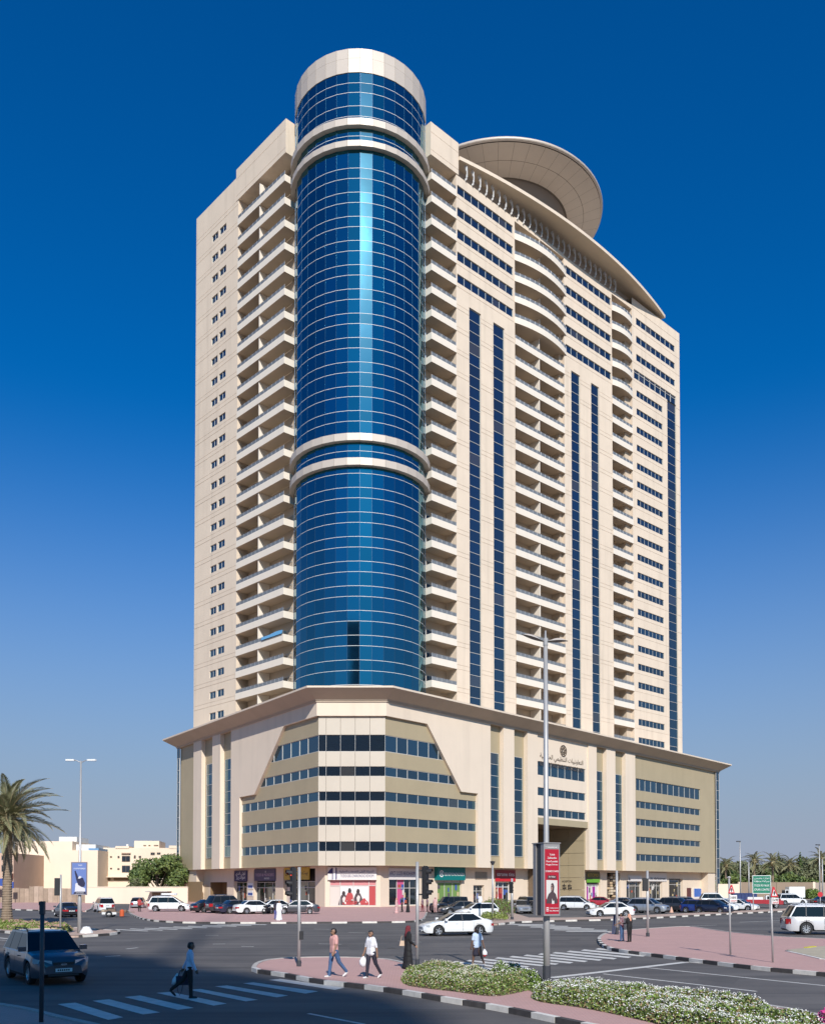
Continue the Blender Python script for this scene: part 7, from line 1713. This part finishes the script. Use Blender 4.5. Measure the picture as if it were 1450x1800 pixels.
b = MB(); b.tube([(-.22,.0,.02),(-.2,.0,.14),(-.12,.0,.34)], [.07,.075,.02], 8); o = put('plastic_bag', b.mesh('plastic_bag', [mat('plastic_pale', (.55,.62,.66), .4)], True), None, M); tag(o, 'pale plastic bag carried with the dark blue shoulder bag', 'bag')
def poly_bag(p, label, w, h, m, m2=None):
    b = MB(); prof = [(0,.02),(.04,w*.3),(h*.3,w*.55),(h*.6,w*.5),(h*.85,w*.22),(h,w*.08)]; rr = random.Random(int(p.x*100)); n = 12
    for z, r in prof[::1]: pass
    base = len(b.v)
    for z, r in prof:
        for k in range(n): a = 2*math.pi*k/n; q = r*(1+.16*math.sin(3*a+z*9)); b.v.append((q*math.cos(a), q*math.sin(a)*.55, z))
    for i in range(len(prof)-1):
        for k in range(n): b.f.append((i*n+k, i*n+(k+1)%n, (i+1)*n+(k+1)%n, (i+1)*n+k)); b.m.append(1 if (m2 and i < 2) else 0)
    b.f.append(tuple(range(n))[::-1]); b.m.append(0)
    o = put('plastic_bag', b.mesh('plastic_bag', [m, m2 or m], True), None, Matrix.Translation((p.x,p.y,p.z-h))); return tag(o, label, 'bag')
poly_bag(hang(iC, 1), 'white plastic bag in the hand of the man in the white shirt', .26, .38, mat('plastic_white', (.72,.72,.74), .45))
poly_bag(hang(iE, 1), 'white and red plastic bag held by the woman in the pale blue top', .18, .34, MATS['plastic_white'], CL['red'])
oD, MD, wD = RES[iD]; p = MD @ Vector((-.02, .26, .80)); t = thing('handbag', (p.x, p.y, p.z), 'beige handbag at the elbow of the woman in the black abaya', 'bag', rz=R(22)); M = WM[t.as_pointer()]
p2 = MD @ Vector((-.10,.22,.84)); M = Matrix.Translation(p2) @ Matrix.Rotation(R(10),4,'Z'); t.matrix_local = M; WM[t.as_pointer()] = M
b = MB(); b.idx([(-.15,-.05,0),(.15,-.05,0),(.15,.05,0),(-.15,.05,0),(-.11,-.03,.19),(.11,-.03,.19),(.11,.03,.19),(-.11,.03,.19)], [(3,2,1,0),(4,5,6,7),(0,1,5,4),(1,2,6,5),(2,3,7,6),(3,0,4,7)]); put('body', b.mesh('body', [mat('bag_beige', (.52,.38,.27), .55)]), t, M)
b = MB(); b.tube([(-.09,0,.18),(-.06,0,.36),(.06,0,.36),(.09,0,.18)], .010, 6); put('strap', b.mesh('strap', [MATS['bag_beige']]), t, M)
# =================================================================== PLANTING
def pts(l, z=.13): return [gp(x, y, z) for x, y in l]
def inside(P, x, y):
    c = np.zeros(len(x), bool); n = len(P)
    for i in range(n):
        (x0,y0),(x1,y1) = P[i], P[(i+1) % n]
        k = ((y0 > y) != (y1 > y)) & (x < (x1-x0)*(y-y0)/(y1-y0+1e-12)+x0); c ^= k
    return c
def edge_dist(P, x, y):
    d = np.full(len(x), 9.0); n = len(P)
    for i in range(n):
        a, c = np.array(P[i]), np.array(P[(i+1) % n]); v = c-a; t = np.clip(((x-a[0])*v[0]+(y-a[1])*v[1])/(v@v+1e-9), 0, 1)
        d = np.minimum(d, np.hypot(x-a[0]-t*v[0], y-a[1]-t*v[1]))
    return d
def flower_bed(P, nl, nf, hmax, label, seed, leafs, flower, z0=.12, ls=.07, fs=.045, name='flower_bed', fdens=None):
    """leaf by leaf and blossom by blossom over a mounded bed"""
    r = np.random.default_rng(seed); A = np.array(P); lo, hi = A.min(0), A.max(0)
    cl = np.stack([r.uniform(lo[0],hi[0],400), r.uniform(lo[1],hi[1],400), r.uniform(.6,1.25,400)], 1)
    def pick(n):
        x = r.uniform(lo[0],hi[0],n*4); y = r.uniform(lo[1],hi[1],n*4); k = inside(P, x, y); return x[k][:n], y[k][:n]
    def hgt(x, y):
        e = edge_dist(P, x, y); d = (x[:,None]-cl[None,:,0])**2+(y[:,None]-cl[None,:,1])**2; j = d.argmin(1); g = np.exp(-d[np.arange(len(x)),j]/.18)
        return hmax*np.minimum(1, (e/.28))**.5*(.55+.35*g*cl[j,2]+.12*np.sin(x*3.1+y*2.3))
    V, mi = [], []
    x, y = pick(nl); h = hgt(x, y); z = z0+h*r.uniform(.1,1.05,len(x))**.55; k = len(x)
    a = r.normal(size=(k,3)); a /= np.linalg.norm(a,axis=1)[:,None]; u = r.normal(size=(k,3))+[0,-.3,.8]; e = np.cross(a,u); e /= np.linalg.norm(e,axis=1)[:,None]; s = ls*r.uniform(.6,1.4,k)[:,None]; p = np.stack([x,y,z],1)
    V.append(np.stack([p-a*s*.5,p+e*s*.3,p+a*s*.5,p-e*s*.3],1)); mi.append(r.integers(0,len(leafs),k))
    x, y = pick(nf)
    n2 = .5+.5*np.sin(x*1.3+1.0)*np.sin(y*.9+2)+r.uniform(-.35,.35,len(x)); k_ = n2 > (.30 if fdens is None else fdens); x, y = x[k_], y[k_]
    h = hgt(x, y); z = z0+h*1.0+r.uniform(-.02,.06,len(x)); k = len(x); p = np.stack([x,y,z],1); th = r.uniform(0,6.28,k)
    t = r.normal(size=(k,3))*.35+[0,-.35,1]; t /= np.linalg.norm(t,axis=1)[:,None]; a = np.cross(t, np.stack([np.cos(th),np.sin(th),0*th],1)); a /= np.linalg.norm(a,axis=1)[:,None]; e = np.cross(t,a); s = fs*r.uniform(.6,1.3,k)[:,None]
    V.append(np.stack([p-a*s*.5,p+e*s*.5,p+a*s*.5,p-e*s*.5],1)); mi.append(np.full(k,len(leafs)))
    V = np.concatenate(V).reshape(-1,3); mi = np.concatenate(mi); nq = len(mi); me = bpy.data.meshes.new(name); c = V.mean(0); c[2] = z0; V = V-c
    me.from_pydata(V.tolist(), [], np.arange(nq*4).reshape(-1,4).tolist())
    for m in leafs+[flower]: me.materials.append(m)
    me.polygons.foreach_set('material_index', mi.astype(np.int32))
    return tag(put(name, me, None, Matrix.Translation(Vector(c))), label, kind='stuff')
M_BL = [mat('bed_green', (.15,.225,.04), .6, var=.3, scale=2.5), mat('bed_green_b', (.11,.155,.04), .6), mat('bed_green_c', (.23,.27,.07), .6), mat('bed_green', (1,1,1)), mat('bed_green_b', (1,1,1)), mat('bed_dry', (.30,.21,.11), .8)]
M_FW = mat('blossom_white', (.70,.68,.64), .7); M_FP = mat('blossom_pink', (.55,.04,.22), .7)
soil = mat('bed_soil', (.22,.145,.105), .95, var=.2, scale=3)
def bed_soil(P, label): b = MB(); b.face([(x,y,.1292) for x,y in P]); solo('soil', b, [soil], label=label, kind='structure')
B1 = smooth(pts([(707,1719),(712,1731),(740,1737),(800,1744),(850,1751),(880,1751),(918,1744),(934,1738),(930,1732),(880,1729),(850,1719),(800,1711),(740,1711)]), 3, True)
B1b = smooth(pts([(862,1714),(905,1716),(952,1729),(952,1741),(938,1745),(915,1735),(880,1725)]), 3, True)
B2 = smooth(pts([(935,1752),(950,1762),(1020,1772),(1100,1788),(1200,1812),(1330,1845),(1450,1868),(1500,1860),(1440,1811),(1370,1793),(1316,1776),(1230,1764),(1150,1753),(1060,1744),(990,1741),(955,1745)]), 3, True)
for P, lab in ((B1,'soil under the left flower bed'),(B2,'soil under the large flower bed')):
    A = sum(P[i][0]*P[(i+1)%len(P)][1]-P[(i+1)%len(P)][0]*P[i][1] for i in range(len(P))); bed_soil(P if A > 0 else P[::-1], lab)
flower_bed(B1, 19000, 4200, .46, 'low bed of pale flowering plants left of the tall lamp post', 1, M_BL, mat('blossom_cream', (.62,.58,.45), .7), ls=.07, fs=.034)
flower_bed(B1b, 4500, 500, .50, 'dark green shrubs at the foot of the tall lamp post', 2, M_BL[:2], M_FW, ls=.08)
flower_bed(B2, 46000, 9500, .44, 'large bed of white flowering plants right of the tall lamp post', 3, M_BL, M_FW, ls=.075, fs=.034, fdens=.20)
B3 = smooth(pts([(1428,1812),(1455,1812),(1500,1820),(1490,1838),(1455,1834),(1432,1822)]), 3, True)
flower_bed(B3, 900, 900, .50, 'strip of pink flowers at the right end of the large flower bed', 4, M_BL, M_FP, fs=.055, fdens=0.0, z0=.14)
LB = smooth(pts([(-80,1626),(0,1634),(40,1637),(80,1640.5),(112,1641),(127,1637),(124,1633),(100,1630.5),(50,1627),(0,1623.5),(-80,1619)]), 3, True)
flower_bed(LB, 15000, 5000, .5, 'bed of green ground cover with faded pink blossom under the palm', 5, [M_BL[2], mat('bed_lime', (.16,.20,.035), .6), M_BL[0]], mat('blossom_dusty', (.42,.25,.19), .8), ls=.14, fs=.10, fdens=.45)
# planted corner by the parking bay
CB = smooth(pts([(856,1612),(893,1614),(905,1606),(905,1598),(880,1592),(850,1595)]), 3, True)
flower_bed(CB, 5000, 300, 1.25, 'dark clipped hedge at the planted corner of the parking bay', 6, M_BL[:2]+[mat('hedge_brown', (.13,.075,.05), .8)], M_FW, ls=.2)
CB2 = smooth(pts([(848,1618),(880,1619),(893,1616),(885,1612),(860,1610),(846,1613)]), 3, True)
flower_bed(CB2, 2500, 200, .6, 'bright yellow green plants before the dark hedge', 7, [M_BL[2], MATS['bed_lime']], M_FW, ls=.16)
rr = random.Random(5)
for px, py, s_, lab in ((879,1614,.5,'pale boulder at the planted corner, right one'),(856,1612,.55,'pale boulder at the planted corner, left one')):
    x, y = gp(px, py, .126); b = bmesh.new(); bmesh.ops.create_icosphere(b, subdivisions=2, radius=s_)
    for v in b.verts: v.co *= 1+rr.uniform(-.12,.12); v.co.z *= .7
    me = bpy.data.meshes.new('boulder'); b.to_mesh(me); b.free(); me.materials.append(mat('boulder_pale', (.5,.42,.35), .9, var=.1, scale=3)); tag(put('boulder', me, None, Matrix.Translation((x,y,.35))), lab, 'boulder')
flower_bed([F5.P(F5.u(1413,.5,1575), 2.6, 0)[:2], F5.P(F5.u(1432,.5,1575), 2.6, 0)[:2], F5.P(F5.u(1432,.5,1575), .3, 0)[:2], F5.P(F5.u(1413,.5,1575), .3, 0)[:2]], 2500, 50, 2.2, 'dark hedge at the foot of the brown compound wall', 8, M_BL[:2], M_FW, ls=.35, z0=.0)
# fit all lettering to its boards and turn it into plain meshes
bpy.context.view_layer.update(); dg = bpy.context.evaluated_depsgraph_get()
for o, w, h in TEXTS:
    me = bpy.data.meshes.new_from_object(o.evaluated_get(dg)); n = len(me.vertices)
    if n:
        v = np.empty(n*3); me.vertices.foreach_get('co', v); v = v.reshape(-1,3); lo, hi = v.min(0), v.max(0)
        fx, fy = w/max(hi[0]-lo[0],.001), h/max(hi[1]-lo[1],.001); fy = min(max(fy, fx*.75), fx*1.8)
        v[:,0] = (v[:,0]-(lo[0]+hi[0])/2)*fx; v[:,1] = (v[:,1]-(lo[1]+hi[1])/2)*fy; me.vertices.foreach_set('co', v.ravel()); me.update()
    par, ml, cu = o.parent, o.matrix_local.copy(), o.data; bpy.data.objects.remove(o); bpy.data.curves.remove(cu)
    q = bpy.data.objects.new('lettering', me); COL.objects.link(q); q.parent = par; q.matrix_local = ml
